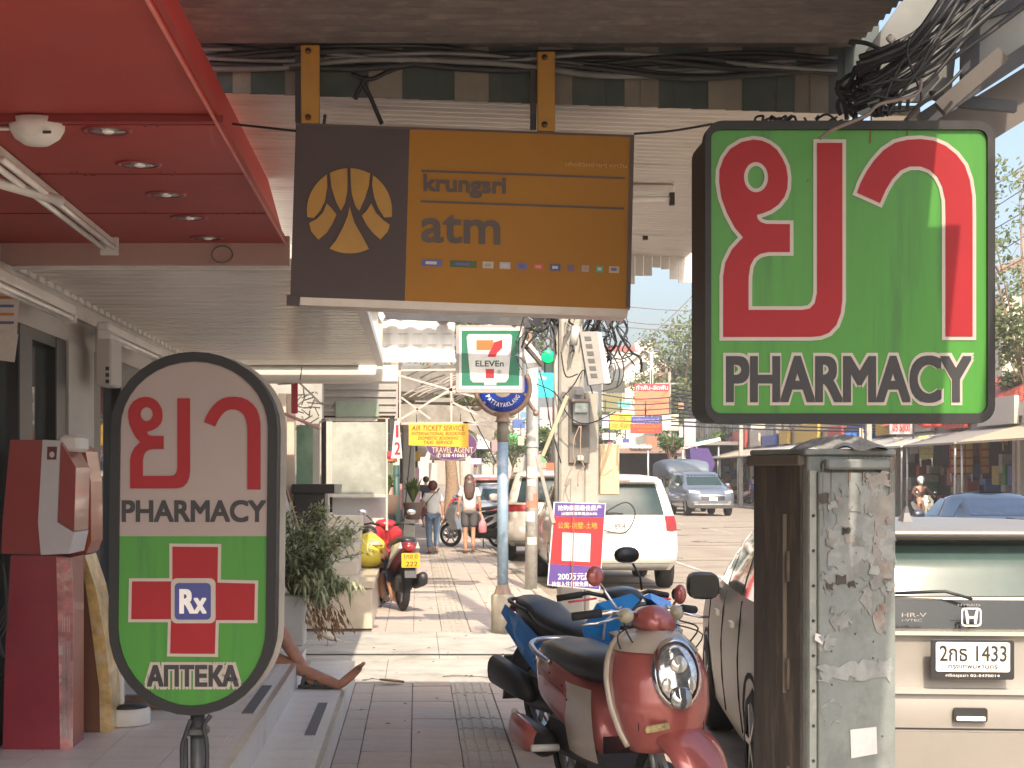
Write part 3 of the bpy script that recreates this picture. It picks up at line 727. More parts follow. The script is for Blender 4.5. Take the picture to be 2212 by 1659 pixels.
def tline(st, u0, u1, v0, v1, mat, off=0, name='lettering'):
    x0, x1, z0, z1, sk = ub(u0, u1, v0, v1); MB().text(st, x0, x1, z0, z1, y-.004, .0035, off=off, z_skew=sk).build(name, mat, bk)
tline('krungsri', .383, .625, .265, .395, BGR, .03)
tline('atm', .381, .611, .495, .66, BGR, .03)
tline('เพื่อชีวิตง่ายๆ ทุกวัน', .80, .98, .165, .198, M('faint_print', (.6, .36, .14), .5), 0)
for v in (.243, .418): MB().prism([q(.375, v), q(.975, v), q(.975, v+.012), q(.375, v+.012)], y-.003, y-.0006).build('rule', BGR, bk)
LG = [(.383, .443, (.09, .1, .3)), (.467, .545, (.05, .1, .03)), (.563, .595, (.45, .42, .42)), (.613, .645, (.45, .42, .42)), (.664, .694, (.15, .13, .3)), (.712, .742, (.5, .08, .06)), (.762, .792, (.06, .08, .22)), (.812, .833, (.2, .1, .12)), (.855, .876, (.35, .3, .28)), (.897, .918, (.1, .3, .18)), (.935, .965, (.45, .35, .25))]
for i, (u0, u1, c_) in enumerate(LG):
    MB().prism([q(u0, .757), q(u1, .757), q(u1, .795), q(u0, .795)], y-.003, y-.0006).build('card_logo', M('card_logo_%d' % i, c_, .5), bk)
    st = ['ATM', 'POOL', 'VISA', 'VISA', '', 'MC', '', '', '', '', ''][i]
    MB().prism([q(u0+(u1-u0)*.2, .768), q(u1-(u1-u0)*.25, .768), q(u1-(u1-u0)*.25, .784), q(u0+(u1-u0)*.2, .784)], y-.0042, y-.0031).build('card_mark', M('card_mark_%d' % (i % 3), [(.5, .5, .5), (.1, .1, .3), (.45, .3, .1)][i % 3], .5), bk)
YB = M('bracket_yellow', (.42, .21, .03), .5, var=.1, dirt=(.25, .13, .05), damt=.6)
for (p0, p1, pt, pb) in [(650, 690, 97, 268), (1161, 1199, 111, 284)]:
    MB().bbox(X(p0, s), X(p1, s), y-.004, y+.03, Z(pb, s), Z(pt, s), .004).build('bracket', YB, bk)
    MB().box(X(p0-14, s), X(p0-1, s), y+.032, y+.06, Z(pb-10, s), Z(pt-2, s)).build('bracket_painted_shadow', DARKG, bk)  # dark strip modelled in place of the shadow beside the hanger
    for py in (pt+14, pb-14): MB().lathe([(.011, 0), (.011, -.008), (.0, -.01)], (X((p0+p1)/2-4, s), y-.004, Z(py, s)), axis='y', n=10).build('bolt', M('bolt', (.12, .08, .03), .5, .5), bk)
MB().tube([P(700, 268, s), P(702, 248, s)], .006, 6).build('pin', WIRE, bk)

# ================================================================ TOP RIGHT: sheet-metal canopy, brackets, cables
s = 640; y = F/s
ALU = M('dull_aluminium', (.13, .135, .13), .45, .3, var=.25, scale=2.2, dirt=(.22, .17, .12), dscale=2, damt=.6, bump=.15, bscale=4)
BND = M('underside_brown', (.10, .085, .075), .7, var=.12, scale=4)
DRK = M('bracket_dark_steel', (.028, .03, .036), .5, .3, var=.3)
mc = thing('metal_canopy', 'dull aluminium clad canopy on dark steel brackets at the top right', 'canopy', P(2060, 260, s))
def py_(pts, s_, d0, d1, name, mat): MB().prism(pp(pts, s_), F/s_+d0, F/s_+d1).build(name, mat, mc)
py_([(2108, -60), (2330, -60), (2330, 60), (2212, 120), (2140, 165), (2108, 180)], s, .0, .02, 'side_panel', ALU)
py_([(1890, 92), (2000, -60), (2104, -60), (2076, 185), (2020, 206), (1912, 204), (1900, 160)], s, .10, .12, 'side_panel', ALU)
py_([(1908, 208), (2014, 208), (2020, 258), (1908, 258)], s, .14, .16, 'lower_panel', M('beige_panel', (.2, .17, .13), .6, .1, var=.3, scale=7, dirt=(.2, .19, .18), dscale=4))
py_([(2020, 258), (2185, 160), (2330, 70), (2330, 190), (2212, 262), (2148, 302), (2030, 300)], s, .16, .20, 'underside', BND)
py_([(2074, 30), (2112, 20), (2108, 180), (2072, 215)], s, -.03, .0, 'post', DRK)
py_([(1999, 204), (2072, 214), (2184, 226), (2183, 249), (2075, 240), (2010, 222)], s, -.06, -.03, 'cross_bar', DRK)
MB().box(1.90, 2.10, 3.0, y+.2, 3.36, 3.40).build('roof_sheet', ALU, mc)  # unseen strip added overhead to shade the street cabinet
MB().bar(P(2330, 40, 660), P(1990, 262, 655), .045, .05).build('strut', DRK, mc)
MB().bar(P(2166, 118, 680), P(2030, 236, 675), .05, .05).build('square_tube', M('square_tube', (.07, .06, .055), .6, .2), mc)
MB().bar(P(2130, 30, 640), P(2330, -40, 640), .04, .04).build('strut', DRK, mc)
b = MB()
for (px, y0, y1) in [(1925, 215, 250), (1945, 212, 245), (1962, 215, 240)]: b.bar(P(px, y0, s+2), P(px-3, y1, s+2), .01, .01)
b.build('slot', DRK, mc)
cb = thing('overhead_cable_bundle', 'thick bundle of black cables sweeping up to the right over the green sign', 'cables', P(1960, 200, 660))
for k in range(26):
    f = k/25.; st = (1870+random.uniform(-25, 30), 120+f*110); en = (2060+random.uniform(0, 190), -60+f*60+random.uniform(-20, 20))
    mid = ((st[0]+en[0])/2+random.uniform(-5, 25), (st[1]+en[1])/2+8+random.uniform(0, 34))
    sc_ = 655+random.uniform(0, 30)
    MB().tube(smooth_path([P(*st, sc_), P(st[0]*.6+mid[0]*.4, st[1]*.6+mid[1]*.4+8, sc_), P(*mid, sc_), P(*en, sc_)], 5), random.choice([.005, .007, .009, .012]), 6).build('cable', WIRE, cb)
for pts in ([(1875, 185), (1930, 170), (1990, 130), (2040, 75), (2100, 20)], [(1885, 205), (1945, 214), (1985, 196), (2030, 150), (2080, 90)], [(1900, 238), (1960, 238), (1990, 215), (1980, 175), (1960, 120), (1965, 80)], [(1920, 170), (1960, 172), (1995, 140), (2030, 90)], [(1915, 250), (1945, 205), (1985, 150), (2010, 100)], [(1955, 262), (1985, 230), (2040, 190), (2080, 150)], [(1952, 128), (1932, 165), (1915, 205), (1905, 245)]):
    MB().tube(smooth_path([P(a, c_, 690) for a, c_ in pts], 5), random.choice([.004, .006]), 6).build('cable', WIRE, cb)
b = MB()
for k in range(30):
    p = Vector(P(1880+random.uniform(-20, 25), 150+random.uniform(-30, 80), 650)); a = [p]
    for j in range(5): a.append(a[-1]+Vector((random.uniform(-.05, .05), random.uniform(-.02, .02), random.uniform(-.05, .03))))
    b.tube(smooth_path(a, 3), .008, 5)
b.build('cable_knot', WIRE, cb)
for (pts, nm, lab) in [([(1872, 215), (1895, 190), (1905, 190), (1898, 222), (1880, 232)], 'plastic_scrap', 'torn pale green plastic scrap in the cable knot'), ([(1852, 242), (1890, 226), (1896, 232), (1862, 248)], 'plastic_strip', 'pale green plastic strip lying on the green box sign')]:
    tag(MB().prism(pp(pts, 668), F/668, F/668+.01).build(nm, M('pale_green_plastic', (.4, .5, .46), .5)), lab, 'scrap')
tag(MB().tube([P(1920, 88, 670), P(1928, 80, 670)], .014, 8).build('bulb_end', M('bulb', (.85, .84, .8), .3)), 'small pale connector at the corner of the brown awning', 'connector')

# ================================================================ STREET CABINET
CAB = M('cabinet_green', (.195, .215, .205), .6, .1, var=.14, scale=9, dirt=(.12, .125, .12), dscale=5, damt=.55, bump=.15, bscale=30, dthr=.5)
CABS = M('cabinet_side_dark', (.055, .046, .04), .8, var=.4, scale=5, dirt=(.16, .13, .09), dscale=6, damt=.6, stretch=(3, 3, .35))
PAP = M('torn_paper', (.255, .27, .262), .8, var=.2, scale=12, dirt=(.19, .2, .195), dscale=14, damt=.85, dthr=.48)
s0 = 560; c0 = Vector((X(1745, s0), F/s0, 0))
ang = math.radians(24)
cab = thing('street_cabinet', 'grey green street cabinet with torn posters on its door', 'cabinet', c0, rz=ang)
# local: x along the front (to the right), y backwards, z up
W_ = .415; D_ = .335; H_ = Z(972, s0)
zb = -.005
MB().bbox(0, W_, .0, D_, zb, H_-.02, .006).build('body', CAB, cab, local=True)
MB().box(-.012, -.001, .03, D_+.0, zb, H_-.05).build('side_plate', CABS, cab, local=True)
MB().bbox(-.02, W_+.006, -.012, D_+.02, H_-.02, H_+.005, .006).build('top', CAB, cab, local=True)
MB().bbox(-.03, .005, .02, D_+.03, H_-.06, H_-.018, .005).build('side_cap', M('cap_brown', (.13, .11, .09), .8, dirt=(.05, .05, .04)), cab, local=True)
MB().bbox(.035, W_-.01, -.025, -.002, .06, H_-.085, .004).build('door', CAB, cab, local=True)
MB().bbox(.06, W_-.05, -.045, -.002, H_-.075, H_-.035, .008).build('rain_lip', CAB, cab, local=True)
MB().box(.0, .032, -.012, -.0015, zb, H_-.08).build('hinge_strip', M('hinge_strip', (.27, .29, .26), .6, dirt=(.4, .38, .35), dscale=12, damt=.6), cab, local=True)
for k in range(11):
    MB().lathe([(.006, 0), (.006, -.005), (0, -.007)], (.016, -.012, .1+k*.135), axis='y', n=8).build('rivet', DARKG, cab, local=True)
for k in range(3):
    MB().tube([(-.018, .1, .35+k*.42), (-.018, .1, .47+k*.42)], .008, 8).build('hinge', M('hinge_rust', (.12, .09, .07), .7), cab, local=True)
MB().bar((-.018, .12, H_-.25), (-.018, .12, H_-.95), .006, .02).build('latch_bar', M('latch', (.2, .17, .13), .6, .3), cab, local=True)
def cpx(px, py, dpx=0): # local front coordinates from picture pixels
    return ((px-1745)/200*W_, H_-(py-972)/520.)
def scrap(pts, mat, name='poster_scrap', d=-.0265, lift=.0):
    P2 = [cpx(a, b_) for a, b_ in pts]
    MB().prism(P2, d-.0009-lift*.45, d-lift*.45).build(name, mat, cab, local=True)
def rag(x0, x1, y0, y1, n=7, j=9):
    out = []
    for k in range(n): out.append((x0+(x1-x0)*k/n+random.uniform(-j, j), y0+random.uniform(-j, j)))
    for k in range(n): out.append((x1+random.uniform(-j, j), y0+(y1-y0)*k/n+random.uniform(-j, j)))
    for k in range(n): out.append((x1-(x1-x0)*k/n+random.uniform(-j, j), y1+random.uniform(-j, j)))
    for k in range(n): out.append((x0+random.uniform(-j, j), y1-(y1-y0)*k/n+random.uniform(-j, j)))
    return out
random.seed(21)
PAP2 = M('torn_paper_dark', (.2, .21, .2), .8, var=.3, scale=10, dirt=(.34, .32, .3), dscale=9, damt=.6)
PAPB = M('torn_paper_brown', (.24, .225, .205), .8, var=.3, scale=10, dirt=(.16, .08, .05), dscale=8, damt=.7)
pieces = [((1850, 1905, 1035, 1105), PAP), ((1795, 1860, 1060, 1130), PAP2), ((1885, 1930, 1060, 1240), PAPB), ((1835, 1885, 1110, 1200), PAP), ((1785, 1850, 1130, 1200), PAP), ((1900, 1935, 1120, 1195), PAP), ((1765, 1785, 1090, 1140), PAP2), ((1775, 1800, 1215, 1260), PAP2), ((1800, 1870, 1195, 1235), PAP2), ((1760, 1850, 1405, 1432), PAP), ((1840, 1930, 1400, 1440), PAP), ((1765, 1795, 1345, 1372), PAP), ((1770, 1805, 1480, 1520), PAP), ((1905, 1930, 1230, 1265), PAP2), ((1890, 1915, 1290, 1340), PAPB), ((1860, 1885, 1250, 1300), PAP2), ((1790, 1830, 1300, 1330), PAP2), ((1870, 1925, 1015, 1050), PAPB)]
for i, ((x0, x1, y0, y1), m_) in enumerate(pieces):
    scrap(rag(x0, x1, y0, y1), m_, lift=.0009*(i % 6))
for i in range(26):
    px, py = random.uniform(1770, 1930), random.uniform(1030, 1300); q_ = random.uniform(4, 12)
    scrap(rag(px-q_, px+q_, py-q_*.8, py+q_*.8, 3, q_*.4), random.choice([PAP, PAP2, PAPB, CABS]), lift=.006+.0012*(i % 5))
scrap([(1832, 1537), (1893, 1535), (1895, 1590), (1834, 1595)], M('sticker_white', (.62, .6, .58), .5), 'sticker', lift=.002)
scrap([(1752, 1338), (1772, 1345), (1768, 1362), (1750, 1352)], M('sticker_white', (.62, .6, .58), .5), 'sticker', lift=.002)
b = MB()
for k in range(12):
    px, py = random.uniform(1760, 1930), random.uniform(1040, 1600); a = cpx(px, py); b.ell((a[0], -.028, a[1]), .004, .002, .004, 8, 5)
b.build('screw_mark', DARKG, cab, local=True)
b = MB(); b2 = MB()      # drips of rust under the lip and along the right edge, glue smears
for k in range(26):
    px = random.choice([random.uniform(1755, 1940), random.uniform(1915, 1940)]); py = random.choice([985, 1000, random.uniform(1000, 1500)]); L_ = random.uniform(15, 90); a = cpx(px, py); c_ = cpx(px+random.uniform(-2, 2), py+L_)
    (b if k % 2 else b2).add([(a[0]-.003, -.0262, a[1]), (a[0]+.003, -.0262, a[1]), (c_[0]+.0008, -.0262, c_[1]), (c_[0]-.0008, -.0262, c_[1])], [(0, 1, 2, 3)])
b.build('rust_drip', M('rust_brown', (.12, .06, .035), .8, var=.4), cab, local=True); b2.build('glue_smear', M('glue_grey', (.13, .14, .13), .7), cab, local=True)
# debris bag on top
t = MB()
t.grid(lambda u, v: (c0.x+.02+.36*u-.03, c0.y+.05+.28*v, H_+.006+.05*math.sin(math.pi*u)**.7*math.sin(math.pi*v)**.6+.012*math.sin(17*u+9*v)*math.sin(math.pi*u)), 16, 10)
tag(t.build('rubble_heap', M('grey_rubble', (.2, .2, .19), .9, var=.3, scale=30, bump=.5)), 'small grey heap of rubble on top of the street cabinet', 'rubble')
# ================================================================ CARS
def paint(name, col, metal=.0, rough=.28, coat=.8): return M(name, col, rough, metal, var=.04, scale=3, coat=coat, dirt=tuple(c*.7 for c in col), dscale=2, damt=.25)
def itab(tab, z):
    for a, b in zip(tab, tab[1:]):
        if a[0] <= z <= b[0]:
            t = (z-a[0])/((b[0]-a[0]) or 1); return [p+(q_-p)*t for p, q_ in zip(a, b)]
    return list(tab[-1] if z > tab[-1][0] else tab[0])
class Car:
    def __init__(s, tab, cr=.14, cf=.3, bulge=.03): s.tab = tab; s.cr = cr; s.cf = cf; s.bl = bulge
    def rear(s, t, z, o=0):
        _, yr, yf, w_ = itab(s.tab, z)[:4]; return (w_*t, yr+s.cr*abs(t)**5-o, z)
    def front(s, t, z, o=0):
        _, yr, yf, w_ = itab(s.tab, z)[:4]; return (w_*t, yf-s.cf*abs(t)**3.2+o, z)
    def side(s, t, z, sg=-1, o=0):
        _, yr, yf, w_ = itab(s.tab, z)[:4]; y0 = yr+s.cr; y1 = yf-s.cf
        return (sg*(w_+s.bl*math.sin(math.pi*t)+o), y0+(y1-y0)*t, z)
    def sidey(s, y, z, sg=-1, o=0):
        _, yr, yf, w_ = itab(s.tab, z)[:4]; y0 = yr+s.cr; y1 = yf-s.cf; return s.side((y-y0)/(y1-y0), z, sg, o)
    def body(s, nz=3):
        zs = []
        for a, b in zip(s.tab, s.tab[1:]):
            zs += [a[0]+(b[0]-a[0])*k/nz for k in range(nz)]
        zs.append(s.tab[-1][0]); R = []
        for z in zs:
            r = [s.rear(-1+2*k/12, z) for k in range(13)]
            r += [s.side(k/10, z, 1) for k in range(1, 10)]
            r += [s.front(1-2*k/12, z) for k in range(13)]
            r += [s.side(1-k/10, z, -1) for k in range(1, 10)]
            R.append(r)
        return MB().loft(R, smooth=True)
    def patch(s, face, t0, t1, z0, z1, o=.006, nu=10, nv=5, sg=-1, tp=None, th=.004):
        def fn(u, v):
            z = z0+(z1-z0)*v; t = t0+(t1-t0)*u
            if tp: t = tp(t, v)
            return getattr(s, face)(t, z, o) if face in ('rear', 'front') else s.sidey(t, z, sg, o)
        return MB().grid(fn, nu, nv)
def wheel(parent, x, y, r=.34, wd=.22, sg=-1, rimm=None, name='wheel'):
    b = MB(); b.lathe([(r*.62, -wd/2), (r*.93, -wd/2), (r, -wd*.32), (r, wd*.32), (r*.93, wd/2), (r*.62, wd/2)], (x, y, r), axis='x', n=26, cap=False)
    w_ = b.build(name, RUB, parent, local=True)
    b = MB(); b.lathe([(r*.64, sg*wd*.42), (r*.6, sg*wd*.36), (r*.55, sg*wd*.3), (.06, sg*wd*.38), (0.001, sg*wd*.4)], (x, y, r), axis='x', n=26)
    for k in range(5):
        a = k*2*math.pi/5; b.bar((x+sg*wd*.40, y, r), (x+sg*wd*.40, y+r*.6*math.cos(a), r+r*.6*math.sin(a)), .05, .03)
    o = b.build('rim', rimm or M('alloy', (.4, .4, .41), .3, .8), w_, local=True); return w_
def arch(parent, car, y, r, sg):
    b = MB(); _ = 0
    pts = [(car.sidey(y+r*math.cos(math.pi*k/14), .28+r*math.sin(math.pi*k/14)*1.0, sg, .004)) for k in range(15)]
    c = car.sidey(y, .22, sg, .004)
    b.add([c]+pts, [(0, i+1, i+2) for i in range(14)]); b.build('wheel_arch', M('arch_black', (.012, .012, .013), .9), parent, local=True)

# ---- silver hatchback with the Honda emblem, rear towards us
TAB = [(.18, .10, 4.25, .80), (.26, .02, 4.36, .85), (.45, 0, 4.4, .875), (.62, .01, 4.4, .885), (.75, .035, 4.38, .885), (.92, .05, 4.25, .87), (.98, .052, 3.75, .865), (1.04, .06, 3.35, .85),
       (1.14, .10, 3.05, .825), (1.30, .17, 2.6, .775), (1.40, .24, 2.3, .735), (1.44, .17, 2.0, .70), (1.455, .22, 1.85, .66), (1.475, .6, 1.7, .52), (1.48, .9, 1.5, .2)]
HP = M('bronze_grey_paint', (.27, .25, .225), .38, .35, var=.04, scale=3, coat=0, spec=.35, dirt=(.2, .185, .165), dscale=2, damt=.3)
hx = X(2095, 470)
hc = thing('parked_car', 'silver hatchback with a plate reading 1433 parked behind the street cabinet', 'car', (hx, F/470, -.1), rz=-math.radians(5.0))
C = Car(TAB, .13, .45)
C.body().build('body', HP, hc, local=True)
C.patch('rear', -.86, .86, 1.145, 1.385, .008, 16, 6).build('rear_window', M('rear_glass_teal', (.045, .075, .07), .12, var=.15, spec=.25), hc, local=True)
MB().loft([[C.rear(t, z, o) for t in [-.93+1.86*k/20 for k in range(21)]] for (z, o) in [(1.405, .02), (1.41, .075), (1.435, .085), (1.452, .03)]], smooth=True, closed=False, cap=False).build('spoiler', HP, hc, local=True)
C.patch('rear', -.84, .84, 1.375, 1.404, .011, 14, 2).build('spoiler_underside', GLS, hc, local=True)
def rearstrip(z0, z1, o0, o1, mat, name, t=.97): 
    MB().loft([[C.rear(-t+2*t*k/24, z, o) for k in range(25)] for (z, o) in [(z0, 0), (z0, o0), (z1, o1), (z1, 0)]], smooth=False, closed=False, cap=False).build(name, mat, hc, local=True)
rearstrip(1.0, 1.128, .016, .01, M('garnish_dark', (.016, .022, .03), .35, spec=.12), 'garnish_panel', .86)
rearstrip(.968, .986, .034, .034, CHR, 'chrome_strip', .86)
rearstrip(.70, .725, .03, .03, HP, 'body_crease', .9)
for zz in (.535, .31): rearstrip(zz, zz+.008, .002, .002, M('panel_gap', (.02, .02, .02), .9), 'panel_gap', .96)
rearstrip(.34, .53, .055, .045, HP, 'bumper', .985); rearstrip(.2, .30, .04, .05, M('grey_skirt', (.16, .16, .15), .7), 'bumper_skirt', .95)
for sg in (-1, 1):
    b = C.patch('rear', sg*.74, sg*.995, .86, 1.125, .022, 8, 5); b.build('tail_lamp', M('tail_lamp_red', (.26, .02, .02), .2, coat=.4), hc, local=True)
# plate
pl = MB().prism(rrect(-.185, .185, .775, .955, .012), -.052, -.04).build('number_plate', BLK, hc, local=True)
MB().prism(rrect(-.165, .165, .81, .945, .01), -.057, -.0525).build('plate_face', M('plate_white', (.68, .66, .62), .4, var=.03), pl, local=True)
b = MB(); b.text('2กธ 1433', -.148, .15, .858, .93, -.0595, .002, off=.012); b.text('กรุงเทพมหานคร', -.11, .11, .818, .842, -.0595, .002, off=.006)
b.build('plate_lettering', TEXTB, pl, local=True)
b = MB(); b.text('ศรีอยุธยา 02-5470014', -.12, .12, .783, .8, -.0535, .001); b.build('plate_lettering', TEXTW, pl, local=True)
# emblem H in a rounded frame
em = MB().prism(rrect(-.045, .045, 1.015, 1.10, .016), -.030, -.02, holes=[rrect(-.038, .038, 1.022, 1.093, .012)]).build('emblem', M('emblem_silver', (.75, .75, .74), .4, .3), hc, local=True)
b = MB(); b.prism([(-.03, 1.09), (-.02, 1.09), (-.012, 1.062), (.012, 1.062), (.02, 1.09), (.03, 1.09), (.022, 1.027), (.012, 1.027), (.012, 1.052), (-.012, 1.052), (-.012, 1.027), (-.022, 1.027)], -.034, -.0305)
b.build('emblem_letter', M('emblem_silver', (.75, .75, .74), .4, .3), em, local=True)
b = MB(); b.text('HYBRID', -.06, .04, 1.108, 1.118, -.028, .002); b.build('badge_lettering', CHR, hc, local=True)
b = MB(); b.text('HR-V', -.31, -.20, 1.055, 1.075, -.022, .002); b.text('i-VTEC', -.31, -.22, 1.035, 1.047, -.022, .002); b.build('badge_lettering', CHR, hc, local=True)
# handle recess in the bumper, wiper, antenna fin
MB().prism(rrect(-.075, .075, .575, .64, .012), -.02, .0).build('reverse_lamp', BLK, hc, local=True)
MB().prism(rrect(-.065, .065, .582, .602, .006), -.026, -.0205).build('reverse_lamp_lens', M('lens_white', (.8, .78, .72), .2), hc, local=True)
MB().tube([(.02, .03, 1.135), (-.1, .05, 1.17), (-.42, .085, 1.152)], .008, 6).build('rear_wiper', BLK, hc, local=True)
MB().loft([[(-.178, .62, 1.46), (-.122, .62, 1.46), (-.122, .80, 1.46), (-.178, .80, 1.46)], [(-.162, .66, 1.52), (-.138, .66, 1.52), (-.138, .78, 1.50), (-.162, .78, 1.50)], [(-.154, .66, 1.555), (-.146, .66, 1.555), (-.146, .70, 1.545), (-.154, .70, 1.545)]]).build('antenna_fin', M('fin_grey', (.12, .12, .125), .35, .2), hc, local=True)
for sg in (-1, 1):
    for (y0, y1, n_) in ((.55, 1.35, 'side_window'), (1.42, 2.25, 'side_window'), (2.32, 3.05, 'side_window')):
        yy = (lambda t, v, a=y0, b_=y1: t if a < 2.3 else min(t, 3.15-v*.55))
        MB().grid(lambda u, v: C.sidey(min(y0+(y1-y0)*u, 2.95-v*.7), 1.05+.34*v, sg, .006), 6, 4).build(n_, GLS, hc, local=True)
    for yy in (1.38, 2.28, 3.3):
        MB().tube([C.sidey(yy, z, sg, .003) for z in (.3, .5, .7, .9, 1.02)], .004, 4).build('door_gap', M('panel_gap', (.02, .02, .02), .9), hc, local=True)
    for yy in (1.55, 2.4): 
        c = C.sidey(yy, .88, sg, .03); MB().bar((c[0], c[1]-.08, c[2]), (c[0], c[1]+.08, c[2]), .02, .03).build('door_handle', HP, hc, local=True)
    for yy in (.85, 3.52):
        arch(hc, C, yy, .41, sg); wheel(hc, sg*.80, yy, .33, .2, sg)
    m_ = MB(); m_.sec([(2.62, sg*.99, 1.02, .07, .055), (2.66, sg*.99, 1.02, .10, .085), (2.76, sg*.99, 1.02, .10, .085), (2.84, sg*.98, 1.02, .06, .05)], 16, 3.2)
    mo = m_.build('wing_mirror', BLK, hc, local=True)
    MB().bar((sg*.80, 2.74, .98), (sg*.95, 2.74, .99), .05, .04).build('mirror_stalk', BLK, mo, local=True)
    MB().prism(rrect(sg*.99-.085, sg*.99+.085, .95, 1.09, .03), 2.612, 2.62).build('mirror_glass', M('mirror_dark', (.05, .05, .05), .05, .6), mo, local=True)
b = C.patch('front', -.6, .6, 1.16, 1.44, .006); b.build('windscreen', GLS, hc, local=True)
b = MB()
for k in range(5): b.box(-.62, -.54, 2.9-k*.03, 2.91-k*.03, 1.17+k*.055, 1.215+k*.055, k % 3)
b.build('windscreen_sticker', [M('sticker_red', (.6, .1, .05), .5), M('sticker_white', (.62, .6, .58), .5), M('sticker_yellow', (.6, .5, .1), .5)], hc, local=True)

def suv(name, label, loc, rz, col, L=4.75, W=.92, Hh=1.75, metal=0, group=None, detail=True, style='suv', plate='กท 4825', platem=None, scale=1, glassm=None, lamp='v'):
    k = Hh/1.75; l = L/4.75
    tb = [(.30*k, .12*l, 4.6*l, W*.9), (.42*k, .0, 4.72*l, W*.98), (.62*k, -.02, 4.75*l, W), (.85*k, .04*l, 4.7*l, W), (1.02*k, .06*l, 4.5*l, W*.985), (1.10*k, .08*l, 3.7*l, W*.965), (1.18*k, .10*l, 3.45*l, W*.94),
          (1.35*k, .16*l, 3.15*l, W*.89), (1.55*k, .24*l, 2.8*l, W*.82), (1.66*k, .27*l, 2.55*l, W*.78), (1.71*k, .34*l, 2.4*l, W*.7), (1.745*k, .8*l, 2.0*l, W*.5), (1.75*k, 1.2*l, 1.6*l, W*.1)]
    if style == 'sedan':
        tb = [(.22*k, .12*l, 4.6*l, W*.9), (.35*k, 0, 4.72*l, W*.98), (.6*k, -.02, 4.75*l, W), (.95*k, .02, 4.6*l, W*.99), (1.12*k, .2*l, 4.3*l, W*.96), (1.2*k, .9*l, 3.4*l, W*.92), (1.4*k, 1.2*l, 3.0*l, W*.84), (1.62*k, 1.6*l, 2.6*l, W*.76), (1.72*k, 1.9*l, 2.3*l, W*.6), (1.75*k, 2.0*l, 2.2*l, W*.1)]
    P_ = paint('paint_%.2f_%.2f_%.2f' % col, col, metal)
    t = thing(name, label, 'car', loc, rz=rz, group=group, scale=scale); c = Car(tb, .16, .32)
    c.body(2).build('body', P_, t, local=True)
    zz = 1.0 if style == 'suv' else 1.12
    g = glassm or M('glass_dark_teal', (.03, .05, .052), .1, var=.2, spec=.3)
    c.patch('rear', -.82, .82, 1.14*k if style == 'suv' else 1.24*k, 1.60*k, .008, 12, 4).build('rear_window', g, t, local=True)
    c.patch('front', -.84, .84, 1.2*k, 1.62*k, .008, 12, 4).build('windscreen', g, t, local=True)
    for sg in (-1, 1):
        for (y0, y1) in (((.6, 1.35), (1.42, 2.2), (2.27, 3.0)) if style == 'suv' else ((1.35, 2.1), (2.17, 2.9))):
            MB().grid(lambda u, v: c.sidey(min((y0+(y1-y0)*u)*l, (3.12-.5*v)*l), (1.19+.40*v)*k, sg, .006), 4, 3).build('side_window', g, t, local=True)
        for yy in (.85*l, 3.75*l): arch(t, c, yy, .42, sg); wheel(t, sg*(W-.1), yy, .35*k, .22, sg)
        if lamp == 'v': c.patch('rear', sg*.82, sg*1.0, .90*k, 1.12*k, .02, 5, 4).build('tail_lamp', M('tail_lamp_red', (.26, .02, .02), .2, coat=.4), t, local=True)
        else: c.patch('rear', sg*.58, sg*1.0, .98*k, 1.10*k, .02, 5, 3).build('tail_lamp', M('tail_lamp_red', (.26, .02, .02), .2, coat=.4), t, local=True)
        c.patch('rear', sg*.70, sg*.9, .48*k, .54*k, .03, 4, 2).build('reflector', M('tail_lamp_red', (.26, .02, .02), .2, coat=.4), t, local=True)
        MB().grid(lambda u, v: c.front(sg*(.55+.42*u), (.86+.11*v+.05*u)*k, .02), 5, 3).build('headlight', M('headlight_lens', (.8, .8, .78), .08, .4, coat=1), t, local=True)
        MB().grid(lambda u, v: c.front(sg*(.66+.16*u), (.5+.09*v)*k, .02), 3, 3).build('fog_lamp', M('fog_lamp', (.5, .5, .48), .15, .5), t, local=True)
        m_ = MB(); m_.sec([(2.72*l, sg*(W+.13), 1.2*k, .09, .06), (2.78*l, sg*(W+.13), 1.2*k, .12, .09), (2.92*l, sg*(W+.12), 1.2*k, .07, .06)], 12, 3)
        m_.build('wing_mirror', P_, t, local=True)
    GR = M('grille_black', (.02, .02, .022), .4)
    MB().grid(lambda u, v: c.front(-.52+1.04*u, (.62+.16*v)*k, .012), 8, 2).build('grille', GR, t, local=True)
    MB().grid(lambda u, v: c.front(-.5+1.0*u, (.86+.02*v)*k, .02), 8, 1).build('grille_bar', CHR, t, local=True)
    MB().grid(lambda u, v: c.front(-.8+1.6*u, (.44+.05*v)*k, .025), 8, 1).build('skid_plate', M('skid_silver', (.6, .6, .6), .3, .5), t, local=True)
    MB().loft([[c.rear(-.98+1.96*j/16, z_, o_) for j in range(17)] for (z_, o_) in [(.40*k, 0), (.42*k, .07), (.66*k, .08), (.70*k, .0)]], closed=False, cap=False, smooth=True).build('bumper', P_, t, local=True)
    MB().loft([[c.rear(-.9+1.8*j/16, z_, o_) for j in range(17)] for (z_, o_) in [(.30*k, 0), (.31*k, .06), (.41*k, .075), (.415*k, .0)]], closed=False, cap=False, smooth=True).build('bumper_skirt', M('grey_skirt', (.16, .16, .15), .7), t, local=True)
